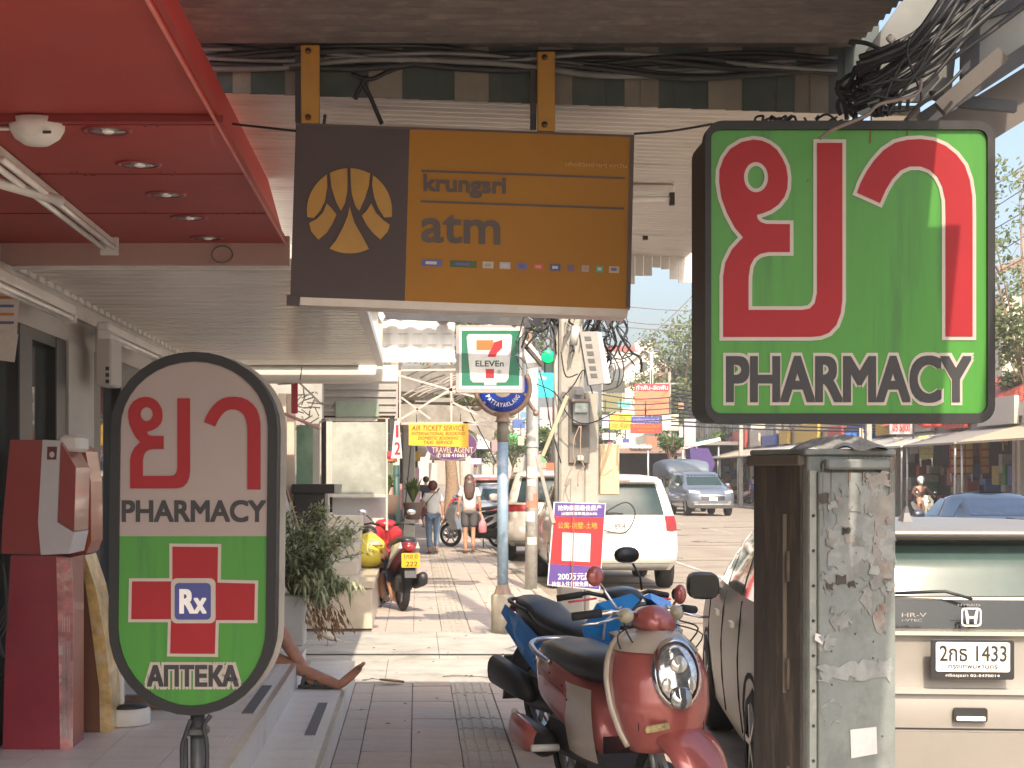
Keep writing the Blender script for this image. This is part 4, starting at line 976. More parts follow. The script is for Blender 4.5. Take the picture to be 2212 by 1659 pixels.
    if style == 'suv':
        MB().loft([[c.rear(-.9+1.8*j/16, z_, o_) for j in range(17)] for (z_, o_) in [(1.62*k, .02), (1.63*k, .14), (1.68*k, .14), (1.71*k, .0)]], closed=False, cap=False, smooth=True).build('spoiler', P_, t, local=True)
        c.patch('rear', -.3, .3, 1.645*k, 1.665*k, .155, 4, 1).build('brake_lamp', M('tail_lamp_red', (.26, .02, .02), .2, coat=.4), t, local=True)
        for sg in (-1, 1): MB().tube([c.sidey(y, 1.70*k, sg, .01) for y in (.6*l, 1.4*l, 2.3*l)], .015, 6).build('roof_rail', CHR, t, local=True)
    for (face, yv, sgn) in (('rear', c.rear(0, .8*k, .03)[1]-.0, 1), ('front', c.front(0, .68*k, .03)[1], -1)):
        z0 = .90*k if (face == 'rear' and style == 'suv') else .62*k
        o = MB().prism(rrect(-.17, .17, z0-.02, z0+.13, .01), yv-.006, yv+.006).build('number_plate', platem or M('plate_white', (.68, .66, .62), .4, var=.03), t, local=True)
        b = MB(); b.text(plate, -.13, .13, z0+.03, z0+.11, yv-.009*sgn if sgn > 0 else yv+.009, 0, off=.01, flip=(sgn < 0)); b.build('plate_lettering', TEXTB, o, local=True)
    MB().tube([(.1, .02, 1.15*k), (-.35, .07, 1.2*k)], .012, 5).build('rear_wiper', BLK, t, local=True)
    return t
s = 145
cap_ = suv('parked_car', 'white car with a red tail lamp parked just beyond the utility pole', (X(1332, s), F/s, -.1), 0, (.70, .68, .62), L=4.64, W=.93, Hh=1.74, plate='ขว 8954')
s = 109
suv('parked_car', 'cream white car parked behind the galvanised pole on the left of the line', (X(1196, s), F/s, -.1), math.radians(0), (.66, .60, .50), L=4.7, W=.92, Hh=1.83, lamp='h', plate='กน 5312')
s = 50
suv('oncoming_car', 'silver blue off-road car driving towards us on the open road', (X(1520, s)+.1, F/s+4.9, -.1), math.radians(180+3), (.19, .22, .27), L=4.8, W=.92, Hh=1.8, metal=.4, scale=1.08, plate='กม 771')
s = 45
suv('oncoming_car', 'dark blue grey car coming up just behind the cream meter cabinet', (X(1352, s), F/s+4.8, -.1), math.radians(180), (.05, .07, .11), L=4.7, W=.92, Hh=1.85)
# near-side queue
s = 80
suv('parked_car', 'grey saloon behind the woman with long hair, nearest of the parked row', (X(1072, s)+.25, F/s, -.1), 0, (.30, .31, .33), style='sedan', Hh=1.5, W=.88, plate='ษฐ 204')
s = 63
suv('parked_car', 'red brown car in the parked row beyond the grey saloon', (X(1062, s)+.1, F/s, -.1), 0, (.35, .12, .10), style='suv', Hh=1.7, W=.9)
s = 52
suv('parked_car', 'pale silver car farther along the parked row', (X(1040, s)+.2, F/s, -.1), 0, (.55, .54, .5), style='suv', Hh=1.8, W=.9)
for i, (px, s, col, rz, lab) in enumerate([(1170, 60, (.62, .6, .56), 0, 'white car following the lane right of the galvanised pole'), (1110, 36, (.5, .5, .5), 0, 'far silver car queueing down the street'), (1160, 30, (.55, .08, .06), 0, 'far red car queueing down the street'), (1045, 30, (.6, .58, .55), 0, 'far white car at the end of the parked row'), (1075, 40, (.12, .14, .2), 0, 'far dark blue car beside the parked row'), (1190, 24, (.6, .6, .58), 180, 'far white car coming towards us in the distance'), (1275, 38, (.1, .1, .12), 180, 'black car coming towards us behind the pole with the poster')]):
    suv('moving_car', lab, (X(px, s), F/s, -.1), math.radians(rz), col, style='suv' if i % 2 else 'sedan', Hh=1.7 if i % 2 else 1.5)
# dark saloon at far right and red car beside it
s = 115
suv('passing_car', 'dark blue saloon on the road at the right edge beyond the silver hatchback', (X(2135, s), F/s-2.0, -.1), math.radians(1), (.03, .04, .06), style='sedan', Hh=1.42, W=.90, scale=1.0, glassm=M('glass_blue_dark', (.03, .045, .08), .08, var=.2, coat=.4))
s = 60
suv('passing_car', 'bright red car mostly hidden behind the street cabinet', (X(1900, s), F/s, -.1), math.radians(90), (.5, .02, .02), style='sedan', Hh=1.3, W=.8, L=3.9)
# ---- songthaew style truck
s = 42
tk = thing('truck', 'white passenger pickup truck with a grey blue canvas roof behind the silver blue car', 'truck', (X(1458, s), F/s, -.1), rz=math.radians(180))
TP = paint('truck_white', (.64, .61, .54))
c = Car([(.35, .0, 5.0, .84), (.5, .0, 5.1, .88), (.95, .0, 5.1, .88), (1.12, .0, 4.95, .86), (1.2, 3.0, 4.5, .84), (1.5, 3.1, 4.2, .78), (1.78, 3.2, 3.95, .7), (1.84, 3.4, 3.8, .4)], .05, .2)
c.body(2).build('cab', TP, tk, local=True)
c.patch('front', -.86, .86, 1.24, 1.72, .01).build('windscreen', M('glass_dark_teal', (.05, .075, .075), .07), tk, local=True)
cv = M('truck_canvas', (.13, .16, .20), .6, var=.15)
MB().sec([(-.2, 0, 1.95, 1.1, .05), (-.18, 0, 2.05, 1.12, .45), (1.6, 0, 2.1, 1.12, .5), (3.6, 0, 2.05, 1.12, .46), (4.35, 0, 1.98, 1.0, .2), (4.4, 0, 1.95, .98, .05)], 24, 5).build('canopy', cv, tk, local=True)
for sg in (-1, 1):
    for y in (0, 1, 2, 3): MB().tube([(sg*.98, y, .9), (sg*1.02, y, 1.8)], .03, 6).build('canopy_post', STEEL, tk, local=True)
    for y in (.9, 4.1): wheel(tk, sg*.76, y, .36, .22, sg)
    MB().bbox(sg*.55-.12, sg*.55+.12, -.0+5.02, 5.12, .78, .92, .02).build('headlight', M('headlight_lens', (.8, .8, .78), .08, .4, coat=1), tk, local=True)
    MB().bbox(sg*1.0-.07, sg*1.0+.07, 4.2, 4.28, 1.25, 1.5, .01).build('wing_mirror', BLK, tk, local=True)
MB().bbox(-.98, .98, -.2, 3.0, .6, .98, .02).build('bed', TP, tk, local=True)
MB().bbox(-.4, .4, 5.09, 5.12, .72, .82, .01).build('grille', M('grille_black', (.02, .02, .022), .4), tk, local=True)
MB().bbox(-.85, .85, 5.08, 5.16, .38, .55, .02).build('bumper', M('grey_skirt', (.16, .16, .15), .7), tk, local=True)

# ================================================================ SCOOTERS
def swheel(t, y, r, wd=.1, x=0, nm='wheel'):
    b = MB(); b.lathe([(r*.72, -wd*.4), (r*.86, -wd/2), (r*.97, -wd*.3), (r, 0), (r*.97, wd*.3), (r*.86, wd/2), (r*.72, wd*.4)], (x, y, r), axis='x', n=28, cap=False)
    w_ = b.build(nm, RUB, t, local=True)
    b = MB(); b.lathe([(r*.74, -wd*.3), (r*.7, -wd*.3), (r*.7, wd*.3), (r*.74, wd*.3)], (x, y, r), axis='x', n=28, cap=False)
    for k in range(6):
        a = k*math.pi/3; b.bar((x, y+.03*math.cos(a), r+.03*math.sin(a)), (x, y+r*.72*math.cos(a), r+r*.72*math.sin(a)), .022, .03)
    b.lathe([(.04, -wd*.45), (.04, wd*.45)], (x, y, r), axis='x', n=14)
    b.build('rim', M('scooter_rim', (.5, .5, .5), .3, .8), w_, local=True); return w_
PINK = M('scooter_red_pearl', (.42, .115, .105), .33, .3, var=.05, scale=4, coat=.8, dirt=(.32, .08, .07), damt=.4)
CRM = M('scooter_cream', (.50, .44, .36), .35, .1, var=.05, coat=.6, dirt=(.36, .3, .24), damt=.3)
SEAT = M('seat_vinyl', (.02, .021, .024), .38, var=.2, scale=20, bump=.1, bscale=60)
sa = Vector(P(1190, 1430, 430)); sb = Vector(P(1425, 1430, 500))
dirv = (sb-sa); yaw = math.atan2(-dirv.x, dirv.y)
def frame(tailpx, frontpx, L0, L1):   # local y axis from tail to front; returns origin for rear axle
    pass
# ---- red and cream retro scooter (front towards us)
yaw = math.atan2(-(.36), -(.93)); fx = Vector((math.sin(math.radians(13)), -math.cos(math.radians(13)), 0))
fr = Vector((X(1446, 500)+.02, F/500, 0))     # headlight point, local y = 1.40
org = fr-fx*1.36
rs = thing('scooter', 'red and cream retro scooter with a round headlamp parked beside the cars', 'scooter', (org.x, org.y, 0), rz=math.atan2(-fx.x, fx.y))
swheel(rs, 0, .235, .11); swheel(rs, 1.24, .235, .10)
b = MB()    # front shield, egg shaped
def shield(z, inner=0):
    tab = [(.40, .13, 1.33, 1.22), (.48, .165, 1.37, 1.19), (.60, .195, 1.395, 1.16), (.72, .200, 1.38, 1.12), (.81, .178, 1.345, 1.08), (.87, .14, 1.295, 1.06), (.905, .09, 1.245, 1.07), (.92, .03, 1.21, 1.1)]
    return itab(tab, z)
zs = [.40+.52*k/18 for k in range(19)]
R = []
for z in zs:
    _, w_, yf, yb = shield(z); r = []
    for k in range(13):
        a = -math.pi/2+math.pi*k/12; r.append((w_*math.sin(a), yb+(yf-yb)*max(0, math.cos(a))**.75, z))
    r += [(w_*.9, yb-.02, z), (0, yb-.01, z), (-w_*.9, yb-.02, z)]; R.append(r)
b.loft(R, smooth=True); b.build('front_shield', PINK, rs, local=True)
for sg in (-1, 1):    # cream rims around the shield
    pts = []
    for z in [.42+.49*k/12 for k in range(13)]:
        _, w_, yf, yb = shield(z); pts.append((sg*w_*1.0, yb+.012, z))
    MB().tube(smooth_path(pts, 2), .016, 8).build('shield_trim', CRM, rs, local=True)
b = MB()     # cream cap on top
b.grid(lambda u, v: (lambda z: (shield(z)[1]*1.03*math.sin(-math.pi/2+math.pi*u), shield(z)[3]+(shield(z)[2]-shield(z)[3])*1.04*max(0, math.cos(-math.pi/2+math.pi*u))**.75+.002, z+.004))(.83+.088*v), 12, 5)
b.build('shield_cap', CRM, rs, local=True)
# headlamp: tilted oval
def lens(rx, rz_, d, n=28, yoff=0): 
    return [(rx*math.cos(2*math.pi*k/n), 1.372+yoff+d-(rz_*math.sin(2*math.pi*k/n))*.28, .755+rz_*math.sin(2*math.pi*k/n)) for k in range(n)]
MB().loft([lens(.098, .132, .0), lens(.1, .134, .02), lens(.088, .12, .028)], smooth=True, cap=False).build('headlight_ring', CHR, rs, local=True)
HL = M('headlamp_reflector', (.55, .57, .58), .12, .8, var=.5, scale=28, coat=1)
hl = MB().loft([lens(.09, .122, .012), lens(.075, .1, .03), lens(.045, .06, .04), lens(.01, .012, .043)], smooth=True).build('headlight', HL, rs, local=True)
MB().lathe([(.0, .012), (.03, .008), (.036, 0)], (0, 1.408, .79), axis='y', n=18).build('lamp_lens', M('lamp_core', (.7, .7, .66), .05, .5, coat=1), hl, local=True)
MB().lathe([(.0, .012), (.04, .008), (.046, 0)], (0, 1.437, .665), axis='y', n=18).build('lamp_lens', M('lamp_core2', (.3, .32, .34), .05, .7, coat=1), hl, local=True)
for sg in (-1, 1): MB().ell((sg*.045, 1.41, .71), .026, .014, .034).build('lamp_lens', M('lamp_core', (.7, .7, .66), .05, .5, coat=1), hl, local=True)
# badge
b = MB().prism(rrect(-.05, .05, .515, .54, .006), -.003, .003); 
bd = MB(); bd.T = Matrix.Translation((0.02, 1.402, 0)) @ Matrix.Rotation(math.radians(180), 4, 'Z') @ Matrix.Rotation(math.radians(-8), 4, 'Y')
bd.prism(rrect(-.055, .055, .515, .545, .008), -.006, .006); bd.build('badge', M('badge_gold', (.45, .38, .2), .3, .5, var=.5, scale=60), rs, local=True)
# front fender
b = MB(); R = []
for k in range(15):
    a = math.radians(-15+150*k/14); rr = .285+.02*math.sin(math.radians(180*k/14))
    cy_, cz_ = 1.24+rr*math.cos(a), .235+rr*math.sin(a); wv = .10+.045*math.sin(math.pi*k/14)
    R.append([(wv*math.sin(p), cy_-math.cos(a)*(.06*(1-math.cos(p))), cz_-math.sin(a)*(.06*(1-math.cos(p)))) for p in [math.radians(-100+200*j/10) for j in range(11)]])
b.loft(R, smooth=True, closed=False, cap=False); b.build('front_fender', PINK, rs, local=True)
for sg in (-1, 1): MB().tube([(sg*.07, 1.24, .235), (sg*.065, 1.16, .5)], .018, 10).build('fork', M('fork_grey', (.25, .25, .25), .35, .6), rs, local=True)
# body: tail, side panels, floor, seat
MB().sec([(-.34, 0, .66, .05, .04), (-.28, 0, .63, .12, .10), (-.1, 0, .57, .165, .16), (.15, 0, .53, .175, .19), (.4, 0, .48, .165, .19), (.58, 0, .42, .14, .16), (.7, 0, .36, .12, .1)], 22, 2.6).build('tail_body', PINK, rs, local=True)
for sg in (-1, 1):
    MB().grid(lambda u, v: (sg*(.162+.012*math.sin(math.pi*u)-.05*abs(v-.5)**2), .38+.42*u-.1*v, .27+.33*v), 8, 6).build('side_panel', CRM, rs, local=True)
MB().bbox(-.15, .15, .62, 1.2, .20, .30, .03).build('floorboard', M('floor_grey', (.05, .05, .055), .7), rs, local=True)
MB().bbox(-.13, .13, -.05, .7, .2, .42, .04).build('engine_cover', BLK, rs, local=True)
MB().sec([(-.26, 0, .70, .06, .03), (-.2, 0, .705, .12, .05), (0, 0, .71, .15, .07), (.2, 0, .70, .155, .07), (.38, 0, .69, .16, .08), (.55, 0, .69, .15, .08), (.68, 0, .68, .12, .06), (.74, 0, .66, .05, .02)], 22, 2.6).build('seat', SEAT, rs, local=True)
MB().tube(smooth_path([(-.17, .12, .67), (-.185, -.05, .70), (-.16, -.22, .73), (-.07, -.33, .74), (.07, -.33, .74), (.16, -.22, .73), (.185, -.05, .70), (.17, .12, .67)], 5), .014, 10).build('grab_rail', M('grab_rail', (.55, .53, .56), .25, .8), rs, local=True)
MB().sec([(-.38, 0, .60, .04, .03), (-.34, 0, .60, .09, .045), (-.29, 0, .6, .1, .05)], 16, 2.4).build('tail_lamp', M('tail_lamp_red', (.26, .02, .02), .2, coat=.4), rs, local=True)
# muffler on the scooter's right (+x), with red cover
mf = MB().sec([(-.35, .2, .28, .035, .04), (-.3, .2, .28, .06, .075), (.1, .19, .26, .058, .07), (.2, .18, .25, .03, .03)], 18, 2.3).build('muffler', BLK, rs, local=True)
MB().sec([(-.33, .228, .30, .025, .05), (-.22, .25, .30, .03, .085), (-.02, .25, .28, .03, .08), (.1, .235, .27, .02, .05)], 16, 2.2).build('heat_shield', PINK, mf, local=True)
MB().tube([(.2, -.36, .34), (.26, -.2, .38)], .018, 8).build('foot_peg', M('peg_white', (.6, .6, .58), .5), rs, local=True)
MB().tube([(.18, .3, .27), (.32, .3, .27)], .018, 8).build('foot_peg', M('peg_white', (.6, .6, .58), .5), rs, local=True)
# handlebar cluster
MB().sec([(1.02, 0, .955, .05, .03), (1.06, 0, .965, .08, .055), (1.13, 0, .965, .085, .065), (1.2, 0, .945, .06, .04)], 18, 2.3).build('handlebar_cowl', PINK, rs, local=True)
for sg in (-1, 1):
    MB().tube([(sg*.08, 1.1, .99), (sg*.2, 1.06, 1.0), (sg*.34, 1.0, .985)], .013, 8).build('handlebar', CHR, rs, local=True)
    MB().tube([(sg*.24, 1.045, .998), (sg*.36, .99, .983)], .019, 10).build('grip', RUB, rs, local=True)
    MB().tube([(sg*.17, 1.11, .985), (sg*.3, 1.10, .96), (sg*.37, 1.07, .955)], .007, 6).build('brake_lever', CHR, rs, local=True)
    MB().ell((sg*.145, 1.1, .985), .035, .04, .035).build('indicator', M('indicator_lens', (.45, .42, .3), .15, coat=.6), rs, local=True)
    MB().tube([(sg*.13, 1.06, .98), (sg*.17, 1.04, 1.04 if sg > 0 else 1.0), (sg*.23, 1.02, 1.13 if sg > 0 else 1.04)], .006, 8).build('mirror_stalk', CHR, rs, local=True)
    MB().ell((sg*.25, 1.015, 1.16 if sg > 0 else 1.06), .046 if sg > 0 else .03, .028, .046).build('mirror', PINK, rs, local=True)
    MB().lathe([(.0, -.029), (.03, -.026)], (sg*.25, 1.015, 1.16 if sg > 0 else 1.06), axis='y').build('mirror_glass', M('mirror_dark', (.05, .05, .05), .05, .6), rs, local=True)

for sg in (-1, 1):      # seams, screws and cables
    b = MB(); b.tube(smooth_path([(sg*.13, 1.1, .955), (sg*.17, 1.22, .93), (sg*.11, 1.2, .84)], 4), .004, 5)
    b.tube(smooth_path([(sg*.10, 1.12, .94), (sg*.2, 1.2, .90), (sg*.15, 1.15, .80)], 4), .0035, 5)
    b.build('control_cable', WIRE, rs, local=True)
b = MB()
for sg in (-1, 1):
    b.tube([(sg*.184, -.02+.1*j, .60-.012*j) for j in range(5)], .0018, 4); b.tube([(sg*.150, 1.33-.005*j, .50+.05*j) for j in range(4)], .0018, 4)
    for (yy, zz) in ((.15, .62), (.35, .58), (.42, .52)): b.ell((sg*.18, yy, zz), .004, .006, .006, 8, 4)
b.build('panel_seam', M('panel_gap', (.02, .02, .02), .9), rs, local=True)
for o in rs.children_recursive:
    nm = o.name.split('.')[0]
    if nm in ('front_shield', 'shield_trim', 'shield_cap', 'headlight_ring', 'headlight', 'lamp_lens'):
        q_ = 1.0 if nm.startswith('sh') or nm == 'front_shield' else 1.14
        for v in o.data.vertices: v.co.x *= 1.13; v.co.z = (v.co.z-.755)*q_+.755; v.co.y += .004*(q_ > 1)
# steering turned to the rider's left: wheel, fender, fork and handlebar parts swing about the steering axis
for o in list(rs.children):
    nm = o.name.split('.')[0]; ang_ = 0
    if nm in ('front_fender', 'fork') or (nm == 'wheel' and max(v.co.y for v in o.data.vertices) > 1.2): ang_ = math.radians(17)
    if nm in ('handlebar', 'handlebar_cowl', 'grip', 'brake_lever', 'indicator', 'mirror', 'mirror_stalk', 'mirror_glass'): ang_ = math.radians(20)
    if ang_:
        pv = Vector((0, 1.12, 0)); R_ = Matrix.Rotation(ang_, 3, 'Z'); o.location = pv-R_ @ pv; o.rotation_euler = (0, 0, ang_)
# ---- blue sport scooter behind it
BLU = M('scooter_blue', (.015, .27, .80), .25, .3, var=.08, coat=.9, dirt=(.02, .1, .35), damt=.3)
BLK2 = M('scooter_black', (.025, .026, .03), .35, .1, var=.2, coat=.3)
fx = Vector((math.sin(math.radians(20)), -math.cos(math.radians(20)), 0)); fr = Vector((X(1392, 400), F/400, 0)); org = fr-fx*1.38*.93
bs = thing('scooter', 'blue and black sport scooter with black mirrors parked behind the red scooter', 'scooter', (org.x, org.y, 0), rz=math.atan2(-fx.x, fx.y), scale=.93)
swheel(bs, 0, .27, .12); swheel(bs, 1.28, .27, .10)
MB().sec([(-.42, 0, .84, .03, .02), (-.35, 0, .82, .07, .05), (-.1, 0, .74, .12, .12), (.2, 0, .64, .14, .16), (.45, 0, .54, .13, .15), (.65, 0, .42, .1, .1)], 18, 2.2).build('tail_body', BLK2, bs, local=True)
for sg in (-1, 1):
    MB().loft([[(sg*.13, -.38, .86), (sg*.16, -.38, .80), (sg*.12, -.36, .80)], [(sg*.15, -.1, .80), (sg*.18, -.1, .68), (sg*.14, -.1, .68)], [(sg*.155, .2, .70), (sg*.185, .18, .56), (sg*.14, .2, .56)], [(sg*.14, .5, .60), (sg*.15, .44, .46), (sg*.12, .46, .48)]]).build('side_panel', BLU, bs, local=True)
    MB().loft([[(sg*.12, -.36, .74), (sg*.14, -.36, .70), (sg*.1, -.34, .7)], [(sg*.15, 0, .60), (sg*.16, -.02, .55), (sg*.12, 0, .55)], [(sg*.14, .25, .46), (sg*.145, .22, .42), (sg*.12, .25, .42)]]).build('side_trim', BLU, bs, local=True)
    # front wings of the fairing
    MB().loft([[(sg*.03, 1.40, .95), (sg*.05, 1.34, .98), (sg*.02, 1.3, .96)], [(sg*.14, 1.42, .86), (sg*.2, 1.25, .93), (sg*.1, 1.2, .90)], [(sg*.17, 1.45, .74), (sg*.26, 1.2, .80), (sg*.16, 1.15, .78)], [(sg*.09, 1.52, .64), (sg*.2, 1.25, .60), (sg*.12, 1.2, .6)], [(sg*.04, 1.54, .60), (sg*.14, 1.2, .38), (sg*.1, 1.15, .4)]], smooth=False).build('fairing_wing', BLU, bs, local=True)
    MB().loft([[(sg*.05, 1.50, .80), (sg*.09, 1.46, .82), (sg*.05, 1.44, .80)], [(sg*.12, 1.50, .74), (sg*.20, 1.40, .80), (sg*.1, 1.4, .76)], [(sg*.08, 1.55, .68), (sg*.13, 1.48, .68), (sg*.06, 1.48, .68)]]).build('headlight', HL, bs, local=True)
    MB().tube([(sg*.12, 1.38, .92), (sg*.19, 1.34, .85), (sg*.21, 1.36, .76)], .008, 6).build('light_strip', M('strip_grey', (.35, .36, .4), .3, .4), bs, local=True)
    MB().tube([(sg*.06, 1.1, 1.0), (sg*.2, 1.05, 1.03), (sg*.34, .98, 1.0)], .013, 8).build('handlebar', BLK, bs, local=True)
    MB().tube([(sg*.23, 1.03, 1.02), (sg*.37, .97, .995)], .02, 10).build('grip', RUB, bs, local=True)
    MB().tube([(sg*.17, 1.1, 1.0), (sg*.34, 1.07, .98)], .007, 6).build('brake_lever', M('lever_pink', (.7, .08, .15), .4), bs, local=True)
    if sg < 0:
        MB().tube([(-.15, 1.06, 1.04), (-.14, 1.06, 1.12), (-.10, 1.04, 1.2)], .007, 8).build('mirror_stalk', BLK, bs, local=True)
        MB().sec([(1.0, -.07, 1.25, .05, .03), (1.02, -.07, 1.25, .085, .05), (1.05, -.07, 1.25, .07, .04)], 14, 2.4).build('mirror', BLK, bs, local=True)
    MB().tube([(sg*.08, 1.28, .27), (sg*.06, 1.18, .6)], .02, 8).build('fork', BLK, bs, local=True)
MB().loft([[(-.1, 1.45, .78), (.1, 1.45, .78), (.14, 1.2, .80), (-.14, 1.2, .8)], [(-.07, 1.53, .66), (.07, 1.53, .66), (.12, 1.2, .5), (-.12, 1.2, .5)], [(-.03, 1.5, .55), (.03, 1.5, .55), (.1, 1.2, .36), (-.1, 1.2, .36)]]).build('front_nose', BLK2, bs, local=True)
MB().loft([[(-.1, 1.22, .98), (.1, 1.22, .98), (.1, 1.08, .98), (-.1, 1.08, .98)], [(-.15, 1.28, .85), (.15, 1.28, .85), (.14, 1.05, .8), (-.14, 1.05, .8)], [(-.12, 1.2, .4), (.12, 1.2, .4), (.1, 1.02, .35), (-.1, 1.02, .35)]]).build('leg_shield', BLK2, bs, local=True)
MB().sec([(1.0, 0, 1.0, .06, .04), (1.08, 0, 1.02, .12, .05), (1.18, 0, 1.01, .1, .04), (1.24, 0, .99, .05, .02)], 16, 2.3).build('handlebar_cowl', BLK2, bs, local=True)
MB().sec([(-.34, 0, .88, .06, .03), (-.25, 0, .885, .11, .045), (.0, 0, .85, .13, .05), (.12, 0, .80, .135, .06), (.35, 0, .76, .13, .065), (.55, 0, .74, .1, .05), (.66, 0, .72, .04, .02)], 20, 2.5).build('seat', SEAT, bs, local=True)
MB().tube(smooth_path([(-.13, .0, .84), (-.14, -.2, .87), (-.09, -.38, .89), (.09, -.38, .89), (.14, -.2, .87), (.13, 0, .84)], 5), .013, 8).build('grab_rail', BLK, bs, local=True)
MB().bbox(-.14, .14, .5, 1.15, .24, .36, .03).build('floorboard', BLK2, bs, local=True)
MB().bbox(-.11, .13, -.1, .6, .2, .46, .04).build('engine_cover', M('engine_dark', (.05, .05, .052), .5, .4), bs, local=True)
MB().sec([(-.42, .19, .42, .05, .06), (-.38, .19, .42, .07, .1), (0, .18, .36, .07, .09), (.15, .17, .3, .04, .04)], 16, 2.5).build('muffler', BLK, bs, local=True)
MB().loft([[(-.06, -.3, .6), (.06, -.3, .6), (.06, -.28, .6), (-.06, -.28, .6)], [(-.09, -.46, .42), (.09, -.46, .42), (.09, -.44, .4), (-.09, -.44, .4)], [(-.09, -.52, .2), (.09, -.52, .2), (.09, -.5, .2), (-.09, -.5, .2)]]).build('rear_mudguard', BLK, bs, local=True)
MB().bbox(-.09, .09, -.5, -.48, .36, .5, .005).build('number_plate', M('plate_back', (.06, .06, .06), .6), bs, local=True)
MB().sec([(-.46, 0, .83, .04, .02), (-.43, 0, .83, .08, .03), (-.38, 0, .83, .08, .03)], 12).build('tail_lamp', M('tail_lamp_red', (.26, .02, .02), .2, coat=.4), bs, local=True)

for o in bs.children:      # bolder front fairing
    if o.name.split('.')[0] in ('fairing_wing', 'headlight', 'light_strip', 'front_nose'):
        for v in o.data.vertices: v.co.x *= 1.22; v.co.z = (v.co.z-.75)*1.18+.77
def motorbike(label, loc, rz, col, col2, detail=1, plate=None, group=None, mirror=True):
    c1 = M('bike_%.2f_%.2f_%.2f' % col, col, .3, .1, coat=.6); c2 = M('bike_%.2f_%.2f_%.2f' % col2, col2, .35, .1, coat=.4)
    t = thing('motorbike', label, 'motorbike', loc, rz=rz, group=group)
    swheel(t, 0, .28, .09); swheel(t, 1.24, .28, .08)
    MB().sec([(-.42, 0, .80, .04, .03), (-.34, 0, .78, .10, .07), (-.1, 0, .70, .14, .14), (.2, 0, .60, .15, .17), (.45, 0, .5, .12, .14), (.6, 0, .42, .08, .08)], 16, 2.3).build('tail_body', c2, t, local=True)
    for sg in (-1, 1):
        MB().loft([[(sg*.10, -.38, .84), (sg*.13, -.38, .76), (sg*.08, -.36, .76)], [(sg*.13, 0, .78), (sg*.17, -.02, .6), (sg*.12, 0, .6)], [(sg*.12, .35, .66), (sg*.15, .32, .45), (sg*.1, .34, .45)]]).build('side_panel', M('bike_white', (.6, .6, .58), .3, coat=.5) if plate else c1, t, local=True)
        MB().tube([(sg*.05, 1.02, .98), (sg*.2, .98, 1.02), (sg*.34, .92, 1.0)], .014, 8).build('handlebar', BLK, t, local=True)
        MB().tube([(sg*.16, 1.0, 1.02), (sg*.26, .98, 1.12)], .006, 6).build('mirror_stalk', BLK, t, local=True)
        MB().ell((sg*.31, .98, 1.16), .06, .02, .036).build('mirror', M('mirror_sky', (.6, .65, .7), .05, .9), t, local=True)
        MB().tube([(sg*.08, 1.24, .28), (sg*.06, 1.12, .6)], .02, 8).build('fork', STEEL, t, local=True)
    MB().sec([(-.36, 0, .85, .06, .03), (-.2, 0, .85, .12, .045), (.1, 0, .80, .135, .05), (.45, 0, .76, .11, .05), (.55, 0, .74, .04, .02)], 18, 2.5).build('seat', SEAT, t, local=True)
    MB().loft([[(-.06, 1.2, 1.02), (.06, 1.2, 1.02), (.08, 1.0, 1.04), (-.08, 1.0, 1.04)], [(-.17, 1.24, .88), (.17, 1.24, .88), (.2, 1.0, .92), (-.2, 1.0, .92)], [(-.15, 1.3, .7), (.15, 1.3, .7), (.16, 1.05, .65), (-.16, 1.05, .65)], [(-.08, 1.2, .42), (.08, 1.2, .42), (.1, 1.0, .4), (-.1, 1.0, .4)]]).build('front_fairing', c1, t, local=True)
    MB().sec([(.95, 0, 1.0, .05, .03), (1.0, 0, 1.02, .12, .05), (1.1, 0, 1.02, .13, .05), (1.2, 0, .98, .05, .03)], 14, 2.2).build('handlebar_cowl', c1, t, local=True)
    MB().bbox(-.1, .1, -.1, .75, .22, .44, .04).build('engine', M('engine_dark', (.05, .05, .052), .5, .4), t, local=True)
    MB().sec([(-.4, .17, .40, .045, .05), (-.36, .17, .40, .06, .085), (0, .16, .34, .06, .08), (.12, .15, .3, .03, .03)], 14, 2.4).build('muffler', BLK, t, local=True)
    MB().ell((0, -.41, .77), .07, .03, .05).build('tail_lamp', M('tail_lamp_red', (.26, .02, .02), .2, coat=.4), t, local=True)
    MB().ell((0, 1.27, .84), .07, .03, .05).build('headlight', HL, t, local=True)
    MB().loft([[(-.06, -.36, .7), (.06, -.36, .7), (.06, -.33, .7), (-.06, -.33, .7)], [(-.07, -.46, .42), (.07, -.46, .42), (.07, -.43, .42), (-.07, -.43, .42)]]).build('rear_mudguard', BLK, t, local=True)
    R = []
    for k in range(9):
        a = math.radians(10+120*k/8); cy_, cz_ = 1.24+.32*math.cos(a), .28+.32*math.sin(a); R.append([(-.06, cy_, cz_), (0, cy_+.015*math.cos(a), cz_+.015*math.sin(a)), (.06, cy_, cz_), (0, cy_-.005, cz_-.005)])
    MB().loft(R, smooth=True).build('front_fender', c1, t, local=True)
    MB().tube([(-.1, .35, .25), (-.22, .28, .02)], .012, 6).build('kickstand', BLK, t, local=True)
    if plate:
        o = MB().prism(rrect(-.11, .11, .54, .71, .01), -.47, -.462).build('number_plate', M('plate_yellow', (.65, .36, .02), .4), t, local=True)
        b = MB(); b.text(plate[0], -.08, .08, .645, .695, -.4725, .001, off=.01); b.text(plate[1], -.06, .08, .555, .61, -.4725, .001, off=.01); b.build('plate_lettering', TEXTB, o, local=True)
    return t
s = 183
motorbike('red and white scooter with a yellow number plate parked on the pavement', (X(866, s)+.02, F/s+.25, 0), math.radians(12), (.5, .03, .04), (.16, .02, .03), plate=('1กฮ 0', '222'))
